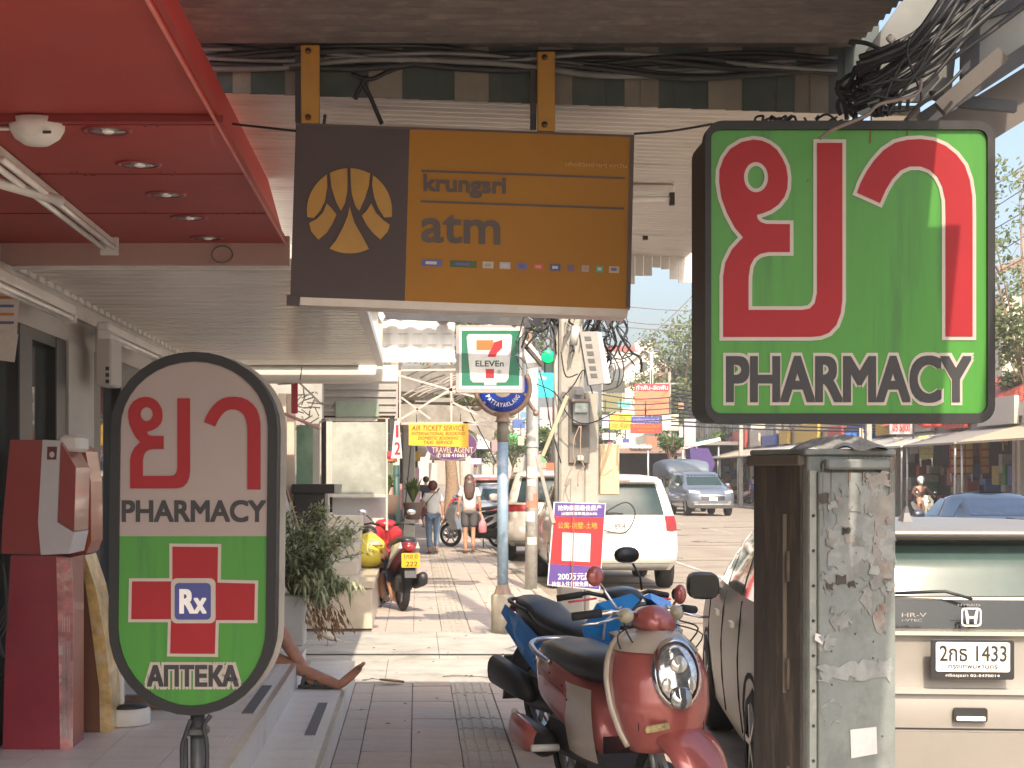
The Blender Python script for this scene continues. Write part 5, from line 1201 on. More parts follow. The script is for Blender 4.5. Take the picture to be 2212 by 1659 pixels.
for i, (px, s, rz, c1, c2, lab) in enumerate([(1078, 96, 60, (.55, .55, .53), (.05, .05, .06), 'white motorbike parked by the kerb beyond the woman with long hair'), (1072, 84, 70, (.4, .05, .05), (.05, .05, .06), 'red motorbike parked second beyond the woman with long hair'), (1068, 76, 65, (.1, .1, .12), (.3, .3, .3), 'black motorbike parked third beyond the woman with long hair'),
    (1062, 69, 70, (.05, .15, .4), (.1, .1, .1), 'blue motorbike farthest of the row parked by the kerb'), (1590, 36, 100, (.6, .5, .3), (.5, .45, .3), 'cream motorbike parked across the road left of the street cabinet'), (1618, 37, 80, (.6, .12, .1), (.6, .6, .6), 'red and white motorbike parked across the road beside the cream one')]):
    motorbike(lab, (X(px, s), F/s, 0 if i < 4 else 0.02), math.radians(rz), c1, c2, group='parked motorbikes')
# ================================================================ PEOPLE
def hand(parent, mat, c, d, side=1, L=.17, curl=.5):   # palm with five fingers hanging from wrist c in direction d
    c = Vector(c); d = Vector(d).normalized(); x = Vector((0, 1, 0)).cross(d); x = x.normalized() if x.length > .1 else Vector((1, 0, 0)); n = d.cross(x)
    b = MB(); b.tube([c-d*.01, c+d*.04, c+d*.085], [.022, .034, .03], 10)
    for k, l in enumerate((.06, .072, .068, .055)):
        o = c+d*.08+n*(k-1.5)*.017; b.tube([o, o+d*l*.5+x*.006*side, o+d*l+x*.022*side*curl], [.009, .008, .006], 6)
    o = c+d*.03-n*.03; b.tube([o, o+d*.03-n*.015, o+d*.055-n*.014+x*.015*side], [.011, .009, .007], 6)
    return b.build('hand', mat, parent, local=True)
def walker(label, loc, rz, H, skinm, shirt, trouser, hairlen, short, hairm=None, stride=.16, group=None, sleeve=True, shoe=None, hem=.82):
    k = H/1.6; t = thing('person', label, 'person', loc, rz=rz, group=group)
    J = {'pel': ((0, 0, .86*k), (.12, .09)), 'wa': ((0, 0, 1.0*k), (.115, .085)), 'ch': ((0, .01, 1.2*k), (.14, .09)), 'nk': ((0, 0, 1.345*k), .045), 'hd': ((0, .012, 1.42*k), .06), 'ht': ((0, .012, 1.50*k), .085), 'hu': ((0, .01, 1.56*k), .05),
         'ls': ((-.145*k, 0, 1.29*k), .05), 'le': ((-.205*k, -.03, 1.05*k), .038), 'lw': ((-.225*k, .03, .83*k), .026),
         'rs': ((.145*k, 0, 1.29*k), .05), 're': ((.205*k, -.03, 1.05*k), .038), 'rw': ((.225*k, .02, .83*k), .026),
         'lh': ((-.085*k, 0, .82*k), .088), 'lk': ((-.08*k, stride*.35, .45*k), .052), 'la': ((-.075*k, -stride*.1, .09*k), .034), 'lf': ((-.075*k, .02-stride*.1, .045), .036), 'lt': ((-.08*k, .13-stride*.1, .03), .028),
         'rh': ((.085*k, 0, .82*k), .088), 'rk': ((.08*k, .02, .45*k), .052), 'ra': ((.075*k, -stride*.6, .12*k), .034), 'rf': ((.075*k, -stride*.6+.03, .07), .036), 'rt': ((.08*k, -stride*.6+.13, .035), .028)}
    E = [('pel', 'wa'), ('wa', 'ch'), ('ch', 'nk'), ('nk', 'hd'), ('hd', 'ht'), ('ht', 'hu'), ('ch', 'ls'), ('ls', 'le'), ('le', 'lw'), ('ch', 'rs'), ('rs', 're'), ('re', 'rw'), ('pel', 'lh'), ('lh', 'lk'), ('lk', 'la'), ('la', 'lf'), ('lf', 'lt'), ('pel', 'rh'), ('rh', 'rk'), ('rk', 'ra'), ('ra', 'rf'), ('rf', 'rt')]
    skin('body', J, E, skinm, t)
    S = {'a': ((0, 0, hem*k), (.165, .125)), 'b': ((0, 0, 1.0*k), (.15, .115)), 'c': ((0, .01, 1.2*k), (.165, .115)), 'd': ((0, 0, 1.31*k), (.085, .07)), 'ls': ((-.15*k, 0, 1.275*k), .072), 'le': ((-.195*k, -.02, 1.12*k), .07), 'rs': ((.15*k, 0, 1.275*k), .072), 're': ((.195*k, -.02, 1.12*k), .07)}
    skin('shirt', S, [('a', 'b'), ('b', 'c'), ('c', 'd'), ('c', 'ls'), ('ls', 'le'), ('c', 'rs'), ('rs', 're')], shirt, t)
    lowz = .48 if short else .1
    def leg(n, s_): 
        h, kk, a = J[s_+'h'][0], J[s_+'k'][0], J[s_+'a'][0]
        if short: kz = tuple(h[i]+(kk[i]-h[i])*.85 for i in range(3)); return {n+'h': ((h[0]*1.05, h[1], h[2]), (.112, .105)), n+'k': (kz, (.095, .09))}, [(n+'h', n+'k')]
        return {n+'h': ((h[0]*1.02, h[1], h[2]), (.105, .1)), n+'k': (kk, .068), n+'a': ((a[0], a[1], a[2]+.02), .052)}, [(n+'h', n+'k'), (n+'k', n+'a')]
    T = {'p': ((0, 0, .9*k), (.14, .105))}; TE = []
    for n, s_ in (('l', 'l'), ('r', 'r')):
        d_, e_ = leg(n, s_); T.update(d_); TE += e_+[('p', n+'h')]
    skin('trousers' if not short else 'shorts', T, TE, trouser, t)
    for sg, w_ in ((-1, 'lw'), (1, 'rw')): hand(t, skinm, J[w_][0], (0, .15, -1), sg)
    b = MB(); hm = hairm or HAIR
    b.ell((0, -.005, 1.50*k), .10, .105, .105, 16, 10)
    if hairlen: b.sec([(1.50*k, 0, -.03, .10, .09), (1.40*k, 0, -.055, .115, .07), (1.28*k, 0, -.085, .125, .055), ((1.40-hairlen)*k, 0, -.11, .085, .035), ((1.36-hairlen)*k, 0, -.11, .04, .02)], 18, 2.2, axis='z')
    b.build('hair', hm, t, local=True)
    b = MB(); b.ell((0, .112, 1.475*k), .014, .02, .02); b.build('nose', skinm, t, local=True)
    b = MB()
    for sg in (-1, 1): b.ell((sg*.032, .102, 1.495*k), .012, .006, .007)
    b.build('eyes', BLK, t, local=True)
    MB().box(-.022, .022, .098, .106, 1.437*k, 1.443*k).build('mouth', M('lips', (.4, .12, .1), .5), t, local=True)
    sm = shoe or M('sandal_dark', (.08, .05, .04), .7)
    for s_, x in (('l', -1), ('r', 1)):
        f = J[s_+'f'][0]; e = J[s_+'t'][0]
        MB().bbox(f[0]-.045, f[0]+.045, f[1]-.08, e[1]+.03, f[2]-.045, f[2]-.02, .008).build('shoe', sm, t, local=True)
    return t
TSH = M('white_tshirt', (.62, .61, .6), .85, var=.05, scale=10)
TSP = M('white_patterned_shirt', (.74, .74, .71), .85, var=.05, scale=10, dirt=(.15, .15, .16), dscale=45, damt=.5, dthr=.64)
JEANS = M('light_jeans', (.16, .23, .34), .85, var=.15, scale=10)
SHORTS = M('grey_shorts', (.10, .095, .10), .85, var=.15)
s = 103.5
w1 = walker('woman in a white patterned blouse and blue jeans walking away with a shoulder bag', (X(935, s), F/s, 0), 0, 1.52, SKIN, TSP, JEANS, 0, False, M('hair_auburn', (.12, .04, .025), .5, var=.3, scale=40))
MB().ell((0, -.03, 1.40), .095, .07, .09).build('hair_bob', M('hair_auburn', (.12, .04, .025), .5, var=.3, scale=40), w1, local=True)
bg_ = thing('shoulder_bag', 'small dark red shoulder bag hanging at the hip of the woman in jeans', 'bag', (X(935, s)-.2, F/s-.05, .78))
MB().bbox(-.07, .07, -.06, .06, 0, .17, .02).build('bag_body', M('maroon_leather', (.12, .02, .03), .5), bg_, local=True)
MB().tube(smooth_path([(0, -.04, .16), (.10, -.13, .32), (.22, -.13, .46), (.31, -.06, .56), (.33, .03, .57), (.2, .14, .35), (.02, .05, .16)], 4), .009, 5).build('strap', BLK, bg_, local=True)
w2 = walker('woman with long brown hair in a white t-shirt and grey shorts walking away', (X(1014, s), F/s+.1, 0), 0, 1.66, SKIN, TSH, SHORTS, .27, True, M('hair_brown', (.10, .06, .05), .45, var=.35, scale=40), stride=.1, hem=.84)
pb = thing('carrier_bag', 'pink and white plastic carrier bag held by the long-haired woman', 'bag', (X(1043, s), F/s+.12, .42))
MB().sec([(.0, 0, 0, .06, .05), (.04, 0, 0, .09, .07), (.2, 0, 0, .085, .06), (.30, 0, 0, .03, .02), (.40, -.02, 0, .012, .01)], 14, 2.5, axis='z').build('bag_body', M('pink_plastic', (.6, .22, .25), .4, var=.3, scale=10), pb, local=True)
s = 68
w3 = walker('distant person in a dark top walking away past the pink panel', (X(920, s), F/s, 0), 0, 1.62, SKIN, M('navy_top', (.03, .03, .06), .85), M('pale_trousers', (.45, .35, .35), .85), .0, False)
# figures far across the road
for i, (px, s, c1, c2, lab) in enumerate([(1666, 37, (.5, .5, .5), (.1, .1, .15), 'far person in a grey shirt standing at the shops across the road'), (1628, 40, (.05, .08, .25), (.05, .05, .06), 'far person in a dark blue shirt beside the parked motorbikes across the road')]):
    walker(lab, (X(px, s), F/s, .02), 2.6, 1.62, SKIN, M('shirt_far_%d' % i, c1, .85), M('trouser_far_%d' % i, c2, .85), 0, False)
# motorcyclist coming towards us
s = 62
mo = motorbike('cream scooter ridden towards us on the road', (X(1994, s), F/s+.6, -.1), math.radians(180), (.62, .6, .45), (.5, .48, .4))
rd = thing('person', 'rider in a white helmet and brown jacket on the cream scooter', 'person', (X(1994, s), F/s+.6, -.1), rz=math.radians(180))
J = {'pel': ((0, .25, .86), (.13, .11)), 'ch': ((0, .30, 1.25), (.17, .12)), 'nk': ((0, .33, 1.40), .05), 'hd': ((0, .35, 1.5), .085), 'hu': ((0, .35, 1.6), .05), 'ls': ((-.19, .32, 1.33), .06), 'le': ((-.33, .5, 1.12), .05), 'lw': ((-.3, .86, 1.03), .035), 'rs': ((.19, .32, 1.33), .06), 're': ((.33, .5, 1.12), .05), 'rw': ((.3, .86, 1.03), .035),
     'lk': ((-.17, .7, .78), .07), 'la': ((-.14, .72, .38), .045), 'lt': ((-.14, .88, .35), .04), 'rk': ((.17, .7, .78), .07), 'ra': ((.14, .72, .38), .045), 'rt': ((.14, .88, .35), .04)}
E = [('pel', 'ch'), ('ch', 'nk'), ('nk', 'hd'), ('hd', 'hu'), ('ch', 'ls'), ('ls', 'le'), ('le', 'lw'), ('ch', 'rs'), ('rs', 're'), ('re', 'rw'), ('pel', 'lk'), ('lk', 'la'), ('la', 'lt'), ('pel', 'rk'), ('rk', 'ra'), ('ra', 'rt')]
skin('body', J, E, SKIN, rd)
J2 = {k_: (J[k_][0], tuple(r*1.2 for r in (J[k_][1] if isinstance(J[k_][1], tuple) else (J[k_][1],)*2))) for k_ in ('pel', 'ch', 'ls', 'le', 'lw', 'rs', 're', 'rw')}
skin('jacket', J2, [e for e in E if e[0] in J2 and e[1] in J2], M('brown_jacket', (.10, .05, .035), .8), rd)
MB().ell((0, .35, 1.6), .13, .14, .13, 16, 10).build('helmet', M('helmet_white', (.62, .64, .66), .25, coat=.8), rd, local=True)
MB().ell((0, .44, 1.50), .07, .05, .06).build('face_mask', M('mask_pale', (.4, .55, .55), .8), rd, local=True)
for sg in (-1, 1): hand(rd, SKIN, (sg*.3, .86, 1.03), (0, 1, -.2), sg)

# person sitting on the step behind the oval sign, bare legs stretched out
sp = thing('person', 'barefoot person sitting on the shop step, legs stretched out from behind the oval sign', 'person', (-1.25, 11.3, .34))
o = Vector(sp.location)
def L(v): return tuple(Vector(v)-o)
fs = 320
k1 = P(556, 1285, fs); a1 = P(676, 1478, fs); h1 = (-1.42, 11.4, .47)
k2 = P(580, 1452, fs); a2 = P(728, 1478, 322)
kn2 = (k2[0]-.05, k2[1]+.05, .40)
J = {'pel': (L((-1.42, 11.35, .46)), (.14, .12)), 'wa': (L((-1.50, 11.4, .66)), (.12, .1)), 'ch': (L((-1.56, 11.45, .88)), (.15, .11)), 'nk': (L((-1.55, 11.45, 1.05)), .05), 'hd': (L((-1.53, 11.45, 1.15)), .085), 'hu': (L((-1.52, 11.45, 1.26)), .06),
     'ls': (L((-1.55, 11.26, 1.0)), .05), 'le': (L((-1.66, 11.18, .76)), .04), 'lw': (L((-1.75, 11.2, .50)), .03), 'rs': (L((-1.55, 11.64, 1.0)), .05), 're': (L((-1.66, 11.7, .76)), .04), 'rw': (L((-1.75, 11.7, .5)), .03),
     'h1': (L((-1.32, 11.26, .47)), .085), 'k1': (L(k1), .062), 'c1': (L(tuple((k1[i]*.65+a1[i]*.35) for i in range(3))), .058), 'a1': (L(a1), .036), 'f1': (L((a1[0]+.03, a1[1]-.01, .215)), .034), 't1': (L((a1[0]+.15, a1[1]-.03, .20)), .026),
     'h2': (L((-1.32, 11.46, .46)), .085), 'k2': (L(kn2), .06), 'c2': (L(tuple((kn2[i]*.65+a2[i]*.35) for i in range(3))), .052), 'a2': (L(a2), .036), 'e2': (L((a2[0]+.015, a2[1], .20)), .036), 'f2': (L((a2[0]+.10, a2[1]-.01, .27)), .032), 't2': (L((a2[0]+.165, a2[1]-.02, .335)), .024)}
E = [('pel', 'wa'), ('wa', 'ch'), ('ch', 'nk'), ('nk', 'hd'), ('hd', 'hu'), ('ch', 'ls'), ('ls', 'le'), ('le', 'lw'), ('ch', 'rs'), ('rs', 're'), ('re', 'rw'), ('pel', 'h1'), ('h1', 'k1'), ('k1', 'c1'), ('c1', 'a1'), ('a1', 'f1'), ('f1', 't1'), ('pel', 'h2'), ('h2', 'k2'), ('k2', 'c2'), ('c2', 'a2'), ('a2', 'e2'), ('e2', 'f2'), ('f2', 't2')]
LEGM = M('tanned_skin', (.40, .19, .12), .5, var=.2, scale=16, bump=.2, bscale=90, dirt=(.30, .13, .08), dscale=9, damt=.5)
skin('body', J, E, LEGM, sp)
b = MB(); base = Vector((a2[0]+.165, a2[1]-.02, .335))
for k in range(5):   # toes, big toe nearest the camera side
    q0 = base+Vector((-.006*k, (-.030+.016*k), -.004*k)); r = .0125 if k == 0 else .0085
    b.tube([q0-Vector((.02, 0, .018)), q0+Vector((.012, 0, .016)), q0+Vector((.024-.002*k, 0, .024-.003*k))], [r, r, r*.7], 8)
b.build('toes', LEGM, sp)
skin('shorts', {'p': (L((-1.42, 11.35, .46)), (.16, .14)), 'a': (L((-1.32, 11.25, .48)), .11), 'b': (L((-1.18, 11.25, .63)), .10), 'c': (L((-1.32, 11.46, .48)), .11), 'd': (L((-1.18, 11.42, .46)), .10)}, [('p', 'a'), ('a', 'b'), ('p', 'c'), ('c', 'd')], M('dark_shorts', (.06, .07, .09), .85), sp)
skin('shirt', {'a': (L((-1.45, 11.37, .55)), (.15, .13)), 'b': (L((-1.56, 11.45, .88)), (.18, .13)), 'c': (L((-1.55, 11.45, 1.0)), (.09, .08)), 'd': (L((-1.56, 11.28, .98)), .07), 'e': (L((-1.63, 11.2, .84)), .06), 'f': (L((-1.56, 11.62, .98)), .07), 'g': (L((-1.63, 11.7, .84)), .06)}, [('a', 'b'), ('b', 'c'), ('b', 'd'), ('d', 'e'), ('b', 'f'), ('f', 'g')], M('grey_tshirt', (.3, .3, .31), .85), sp)
MB().ell((-1.535, 11.45, 1.24), .1, .1, .09).build('hair', HAIR, sp)
sd = thing('sandal', 'dark grey strapped sandal under the nearer bare foot on the lower step', 'sandal', (a1[0], a1[1], .175))
SDM = M('sandal_grey', (.07, .075, .08), .75, var=.2)
b = MB(); sl_ = []
MB().sec([(a1[0]-.10, a1[1]-.01, .186, .02, .010), (a1[0]-.07, a1[1]-.01, .188, .038, .014), (a1[0]+.04, a1[1]-.015, .186, .036, .012), (a1[0]+.13, a1[1]-.03, .186, .045, .012), (a1[0]+.19, a1[1]-.035, .19, .03, .010)], 16, 2.6, axis='x').build('sole', SDM, sd)
for dx, hh in ((-.07, .07), (.02, .06), (.10, .045)):
    MB().tube(smooth_path([(a1[0]+dx, a1[1]-.055, .195), (a1[0]+dx+.01, a1[1]-.06, .195+hh*.7), (a1[0]+dx+.02, a1[1]-.02, .20+hh), (a1[0]+dx+.02, a1[1]+.04, .2)], 3), .016, 6).build('strap', SDM, sd)

# yellow shirted person bent over behind the red scooter
s = 190
yp = thing('person', 'person in a yellow shirt crouching on the ledge behind the red scooter', 'person', (X(800, 180), F/180, .40), rz=.5)
o = Vector(yp.location)
skin('body', {'pel': ((0, 0, .14), (.15, .13)), 'ch': ((.05, .12, .42), (.15, .13)), 'nk': ((.12, .26, .5), .05), 'hd': ((.16, .34, .48), .085), 'k1': ((.28, .12, .22), .07), 'a1': ((.30, -.02, -.25), .045), 't1': ((.40, -.02, -.32), .04), 'k2': ((.28, .28, .24), .07), 'a2': ((.32, .3, -.25), .045), 't2': ((.42, .3, -.32), .04), 's': ((.08, .0, .44), .05), 'e': ((.22, -.02, .25), .04), 'w': ((.34, .05, .12), .03)},
     [('pel', 'ch'), ('ch', 'nk'), ('nk', 'hd'), ('pel', 'k1'), ('k1', 'a1'), ('a1', 't1'), ('pel', 'k2'), ('k2', 'a2'), ('a2', 't2'), ('ch', 's'), ('s', 'e'), ('e', 'w')], SKIN, yp)
skin('shirt', {'a': ((-.03, 0, .10), (.18, .15)), 'b': ((-.0, .06, .3), (.19, .16)), 'c': ((.06, .14, .46), (.16, .14)), 'd': ((.1, .0, .42), .08), 'e': ((.18, -.02, .3), .07)}, [('a', 'b'), ('b', 'c'), ('c', 'd'), ('d', 'e')], M('yellow_shirt', (.55, .45, .05), .8, var=.1), yp)
skin('trousers', {'a': ((.0, 0, .08), (.15, .1)), 'b': ((.28, .08, .2), .09), 'c': ((.3, -.0, -.1), .075), 'd': ((.28, .28, .22), .09)}, [('a', 'b'), ('b', 'c'), ('a', 'd')], M('navy_trousers', (.03, .035, .06), .85), yp)
MB().ell((.15, .33, .52), .1, .1, .09).build('hair', HAIR, yp, local=True)
# pigeon
s = 229; p = P(708, 1385, s)
pg = thing('pigeon', 'small pale pigeon standing in the sun by the planter', 'pigeon', (p[0], p[1], 0.006))
FE = M('feather_pale', (.50, .45, .38), .8, var=.3, scale=40)
MB().sec([(-.09, 0, .115, .010, .01), (-.06, 0, .12, .035, .035), (0, 0, .10, .042, .046), (.05, 0, .075, .032, .032), (.09, 0, .055, .018, .012), (.15, 0, .035, .014, .006)], 14, 2, axis='x').build('body', FE, pg, local=True)
MB().ell((-.085, 0, .155), .024, .02, .022).build('head', M('feather_grey', (.2, .2, .22), .7), pg, local=True)
MB().tube([(-.105, 0, .155), (-.125, 0, .148)], [.005, .002], 6).build('beak', BLK, pg, local=True)
for sg in (-1, 1): MB().tube([(0, sg*.015, .06), (.0, sg*.015, .0), (-.02, sg*.015, .0)], .004, 5).build('leg', M('pigeon_leg', (.5, .15, .12), .6), pg, local=True)

# ================================================================ MACHINES ON THE PLATFORM
KR = M('kiosk_red', (.26, .02, .025), .3, var=.05, coat=.5, scale=2); KO = M('kiosk_orange', (.45, .10, .05), .3, var=.06, coat=.5); KW = M('kiosk_white', (.55, .52, .55), .4, var=.05)
KB2 = M('kiosk_brown', (.18, .07, .04), .45, var=.1)
s = 470; y = F/s
k = thing('topup_machine', 'red top-up machine with a white side stripe at the left edge of the platform', 'machine', (X(75, s), y+.15, .345))
MB().prism(pp([(22, 950), (92, 950), (82, 1128), (88, 1198), (3, 1196), (6, 1120)], s), y, y+.34).build('upper_cabinet', KR, k)
MB().prism(pp([(92.5, 950), (131, 952), (124, 1128), (160, 1150), (150, 1196), (88.5, 1199), (82.5, 1128)], s), y-.004, y+.34).build('side_stripe', KW, k)
MB().prism(pp([(131.5, 955), (164, 1010), (160, 1148), (125, 1127)], s), y+.0, y+.33).build('screen_panel', KR, k)
MB().prism(pp([(20, 1200), (118, 1200), (150, 1205), (150, 1625), (140, 1690), (0, 1690), (8, 1400)], s), y+.03, y+.33).build('lower_cabinet', M('kiosk_maroon', (.26, .015, .035), .35, coat=.4), k)
MB().prism(pp([(119, 1204), (152, 1206), (156, 1300), (155, 1625), (128, 1660), (124, 1400)], s), y+.024, y+.029).build('front_decal', M('decal_streaks', (.5, .2, .2), .4, var=.6, scale=9, dirt=(.7, .62, .55), dscale=7, damt=.8), k)
MB().prism(pp([(103, 965), (124, 965), (122, 993), (102, 993)], s), y-.008, y-.0045).build('badge', M('badge_dark', (.12, .03, .03), .5), k)
MB().prism(oval(X(113, s), Z(982, s), .012, .014, 14), y-.0105, y-.0085).build('badge_mark', KW, k)
MB().bbox(X(118, s), X(165, s), y+.05, y+.3, Z(975, s), Z(938, s), .015).build('top_unit', WHT, k)
MB().text('เติมเงิน', X(132, s), X(150, s), Z(1600, s), Z(1330, s), y+.022, .001, off=.02).build('lettering', KW, k)
b = MB()
for j in range(4): b.tube(smooth_path([P(5+j*2, 1215+j*30, 480), P(14, 1290+j*20, 480), P(-6, 1350+j*14, 480), P(8, 1420, 480)], 4), .006, 6)
tag(b.build('power_cable', WIRE), 'black power cable looping beside the red top-up machine', 'cable')
s = 440; y = F/s
k = thing('topup_machine', 'orange topped top-up machine with a curved brown side behind the red one', 'machine', (X(190, s), y+.15, .345))
MB().prism(pp([(150, 975), (172, 962), (185, 975), (196, 1040), (197, 1170), (186, 1196), (150, 1196)], s), y, y+.3).build('upper_cabinet', KO, k)
MB().prism(pp([(172, 985), (180, 985), (190, 1050), (188, 1120), (178, 1120)], s), y-.004, y-.0006).build('screen_panel', KR, k)
MB().prism(pp([(150, 1198), (164, 1198), (182, 1260), (198, 1380), (212, 1490), (216, 1628), (150, 1628)], s), y+.02, y+.3).build('lower_cabinet', KB2, k)
MB().prism(pp([(165, 1198), (182, 1200), (205, 1270), (226, 1380), (238, 1500), (239, 1612), (216, 1628), (213, 1490), (199, 1380), (183, 1260)], s), y+.015, y+.3).build('front_decal', M('decal_gold', (.62, .42, .16), .35, var=.45, scale=11, dirt=(.65, .6, .52), dscale=9, damt=.7, coat=.3), k)
s = 425; y = F/s
t = thing('display_stand', 'round white pedestal with a dark top standing behind the oval sign', 'stand', (X(270, s), y, .345))
MB().lathe([(.125, 0), (.13, .01), (.13, .07), (.12, .085)], (X(270, s), y, .345)).build('base', WHT, t)
MB().lathe([(.118, .086), (.116, .10)], (X(270, s), y, .345)).build('base_top', BLK, t)
MB().bbox(X(242, s), X(268, s), y-.02, y+.02, .44, Z(1440, s), .01).build('column', WHT, t)
tag(MB().bbox(X(265, 400), X(362, 400), F/400, F/400+.08, .345, .345+.07, .005).build('wood_block', M('brown_wood', (.2, .13, .09), .7, var=.2, scale=20)), 'brown wooden block lying on the tiles behind the oval sign', 'block')

# ================================================================ PLANTER
s = 291; y = F/s
pt = thing('planter', 'square white planter box with a leafy bush at the end of the steps', 'planter', (X(620, s), y+.15, .34))
MB().bbox(X(560, s), X(656, s), y, y+.33, .34, Z(1287, s), .01).build('box', M('planter_white', (.50, .50, .47), .6, var=.05, dirt=(.35, .34, .3)), pt)
MB().box(X(566, s), X(650, s), y+.02, y+.31, Z(1295, s), Z(1290, s)).build('soil', M('soil', (.06, .045, .03), .95), pt)
random.seed(5)
def bush(cx, cy, z0, n, H, spread, leafL, seed, droop=.25, lw=.13):
    random.seed(seed); st = MB(); lf = MB()
    for i in range(n):
        a = random.uniform(0, 6.283); r = spread*math.sqrt(random.random()); hh = H*random.uniform(.55, 1.0)*(1-.25*(r/spread))
        p0 = Vector((cx+random.uniform(-.1, .1), cy+random.uniform(-.1, .1), z0)); p2 = Vector((cx+r*math.cos(a), cy+r*math.sin(a)*.8, z0+hh))
        p1 = (p0+p2)/2+Vector((0, 0, .08)); path = smooth_path([p0, p1, p2], 6); st.tube(path, [.006-.004*j/(len(path)-1) for j in range(len(path))], 4)
        for j, q_ in enumerate(path):
            if j < 3: continue
            for m_ in range(4):
                d = Vector((random.gauss(0, 1), random.gauss(0, 1), random.gauss(.45, .5))).normalized(); Ln = leafL*random.uniform(.6, 1.1)
                sd_ = d.cross(Vector((0, 0, 1))); sd_ = sd_.normalized() if sd_.length > .1 else Vector((1, 0, 0)); w_ = Ln*lw
                e = q_+d*Ln-Vector((0, 0, Ln*droop)); mdl = q_+d*Ln*.5+Vector((0, 0, Ln*.04))
                lf.add([q_, mdl-sd_*w_, e, mdl+sd_*w_], [(0, 1, 2, 3)])
    return st, lf
st, lf = bush(X(670, s)-.05, y+.15, Z(1292, s), 72, .76, .54, .105, 5)
st2, lf2 = bush(X(690, s), y+.05, Z(1300, s)-.05, 26, .30, .30, .10, 9, .8)
st.build('stems', M('green_stem', (.10, .12, .05), .7), pt)
OL = leafmat('oleander_leaf', (.24, .29, .14), (.52, .54, .34))
tag(lf.build('foliage', OL, pt), kind='stuff'); tag(lf2.build('foliage', OL, pt), kind='stuff')
b = MB()      # dry hanging twigs below
random.seed(3)
for k_ in range(26):
    q0 = Vector((X(655, s)+random.uniform(0, .25), y+random.uniform(-.02, .3), Z(1288, s)+random.uniform(-.05, .05))); path = [q0]
    for j in range(5): path.append(path[-1]+Vector((random.uniform(-.035, .06), random.uniform(-.02, .02), random.uniform(-.075, -.01))))
    b.tube(smooth_path(path, 2), .0022, 4)
    for j in range(3):
        q_ = path[-1-j]; b.add([q_, q_+Vector((.012, 0, -.02)), q_+Vector((.02, 0, -.06)), q_+Vector((-.004, 0, -.03))], [(0, 1, 2, 3)])
b.build('dry_twigs', M('dry_twig', (.22, .12, .05), .8, var=.3), pt)
# ================================================================ NEXT SHOP (beyond the steps)
CREAM = M('cream_wall', (.52, .47, .40), .75, var=.06, scale=2, dirt=(.36, .32, .27), damt=.45)
s = 206; y = F/s
MBK = M('marble_block', (.55, .47, .37), .4, var=.08, scale=3, dirt=(.4, .34, .27), dscale=2, damt=.4, coat=.2)
bl = thing('stone_ledge', 'sunlit cream stone ledge in front of the next shop', 'ledge', (X(720, s), y+.6, 0))
MB().bbox(-1.6, X(804, s), y, y+4.4, 0, Z(1272, s), .01).build('block', MBK, bl)
MB().bbox(-1.6, X(808, s), y-.015, y+4.45, Z(1271, s), Z(1256, s), .006).build('slab', MBK, bl)
for i, (yy, z0, z1) in enumerate(((18.6, .5, .66), (19.3, .66, .82), (20.0, .82, .98), (20.7, .98, 1.12))):
    MB().bbox(-1.7, -.66-.0*i, yy, 22.3, z0, z1, .006).build('step', CREAM, bl)
s = 238; y = F/s
nx = thing('neighbour_shop', 'next shop with a frosted window and white low wall beyond the platform', 'shop', (-1.2, 20, 0))
MB().bbox(-1.98, X(860, s), y+.05, y+.3, Z(825, s), Z(788, s), .01).build('beam', M('beam_white', (.60, .56, .50), .6, var=.04, dirt=(.42, .38, .33)), nx)
MB().bbox(-1.98, X(775, s), y+.0, y+.1, Z(788, s), Z(776, s), .005).build('gutter', STEEL, nx)
MB().tube([P(652, 793, s), P(648, 822, s)], .004, 5).build('cable', WIRE, nx)
s = 200; y = F/s
def rp(px0, px1, py0, py1, s_, d, name, mat, par=nx, bev=.004, dy=0): return MB().bbox(X(px0, s_), X(px1, s_), F/s_+dy, F/s_+dy+d, Z(py1, s_), Z(py0, s_), bev).build(name, mat, par)
b = MB(); n_ = 9
for i in range(n_): b.box(X(700, s), X(856, s), y+(.0 if i % 2 else .02), y+.06, Z(826+(i+1)*8, s)+.002, Z(826+i*8, s))
b.build('ribbed_panel', M('ribbed_grey', (.36, .34, .32), .6, .2, dirt=(.25, .23, .2)), nx)
rp(728, 820, 870, 903, 196, .35, 'box_awning', M('pale_green_box', (.28, .34, .26), .7), dy=-.4)
rp(700, 815, 902, 910, 200, .05, 'lintel', M('lintel_white', (.55, .53, .48), .6))
FROST = M('frosted_window', (.30, .31, .27), .3, var=.3, scale=2.2, dirt=(.46, .45, .40), dscale=3.5, damt=.6, coat=.3)
rp(716, 836, 912, 1072, 173, .04, 'window', FROST)
for (a, b_, c_, d_) in [(712, 718, 905, 1074), (833, 838, 905, 1146), (700, 712, 905, 1150), (718, 833, 1068, 1075)]: rp(a, b_, c_, d_, 173, .07, 'window_frame', M('frame_cream', (.42, .40, .35), .5), dy=-.02)
rp(718, 834, 1075, 1190, 171, .1, 'low_wall', M('low_wall_white', (.56, .55, .54), .5, var=.04, dirt=(.4, .38, .35), coat=.2))
rp(694, 704, 905, 1052, 205, .1, 'pillar', FRM); rp(676, 690, 915, 1052, 208, .1, 'pillar', M('frame_cream', (.42, .40, .35), .5))
rp(640, 676, 918, 1048, 212, .05, 'door_glass', M('green_glass', (.14, .24, .17), .1, var=.4, scale=3, dirt=(.5, .52, .45), dscale=2.5, damt=.7, coat=.5))
rp(618, 636, 850, 1290, 222, .15, 'pillar', M('pillar_beige', (.52, .44, .36), .7, dirt=(.35, .28, .22)))
rp(600, 618, 850, 1290, 224, .12, 'pillar', M('pillar_beige', (.52, .44, .36), .7))
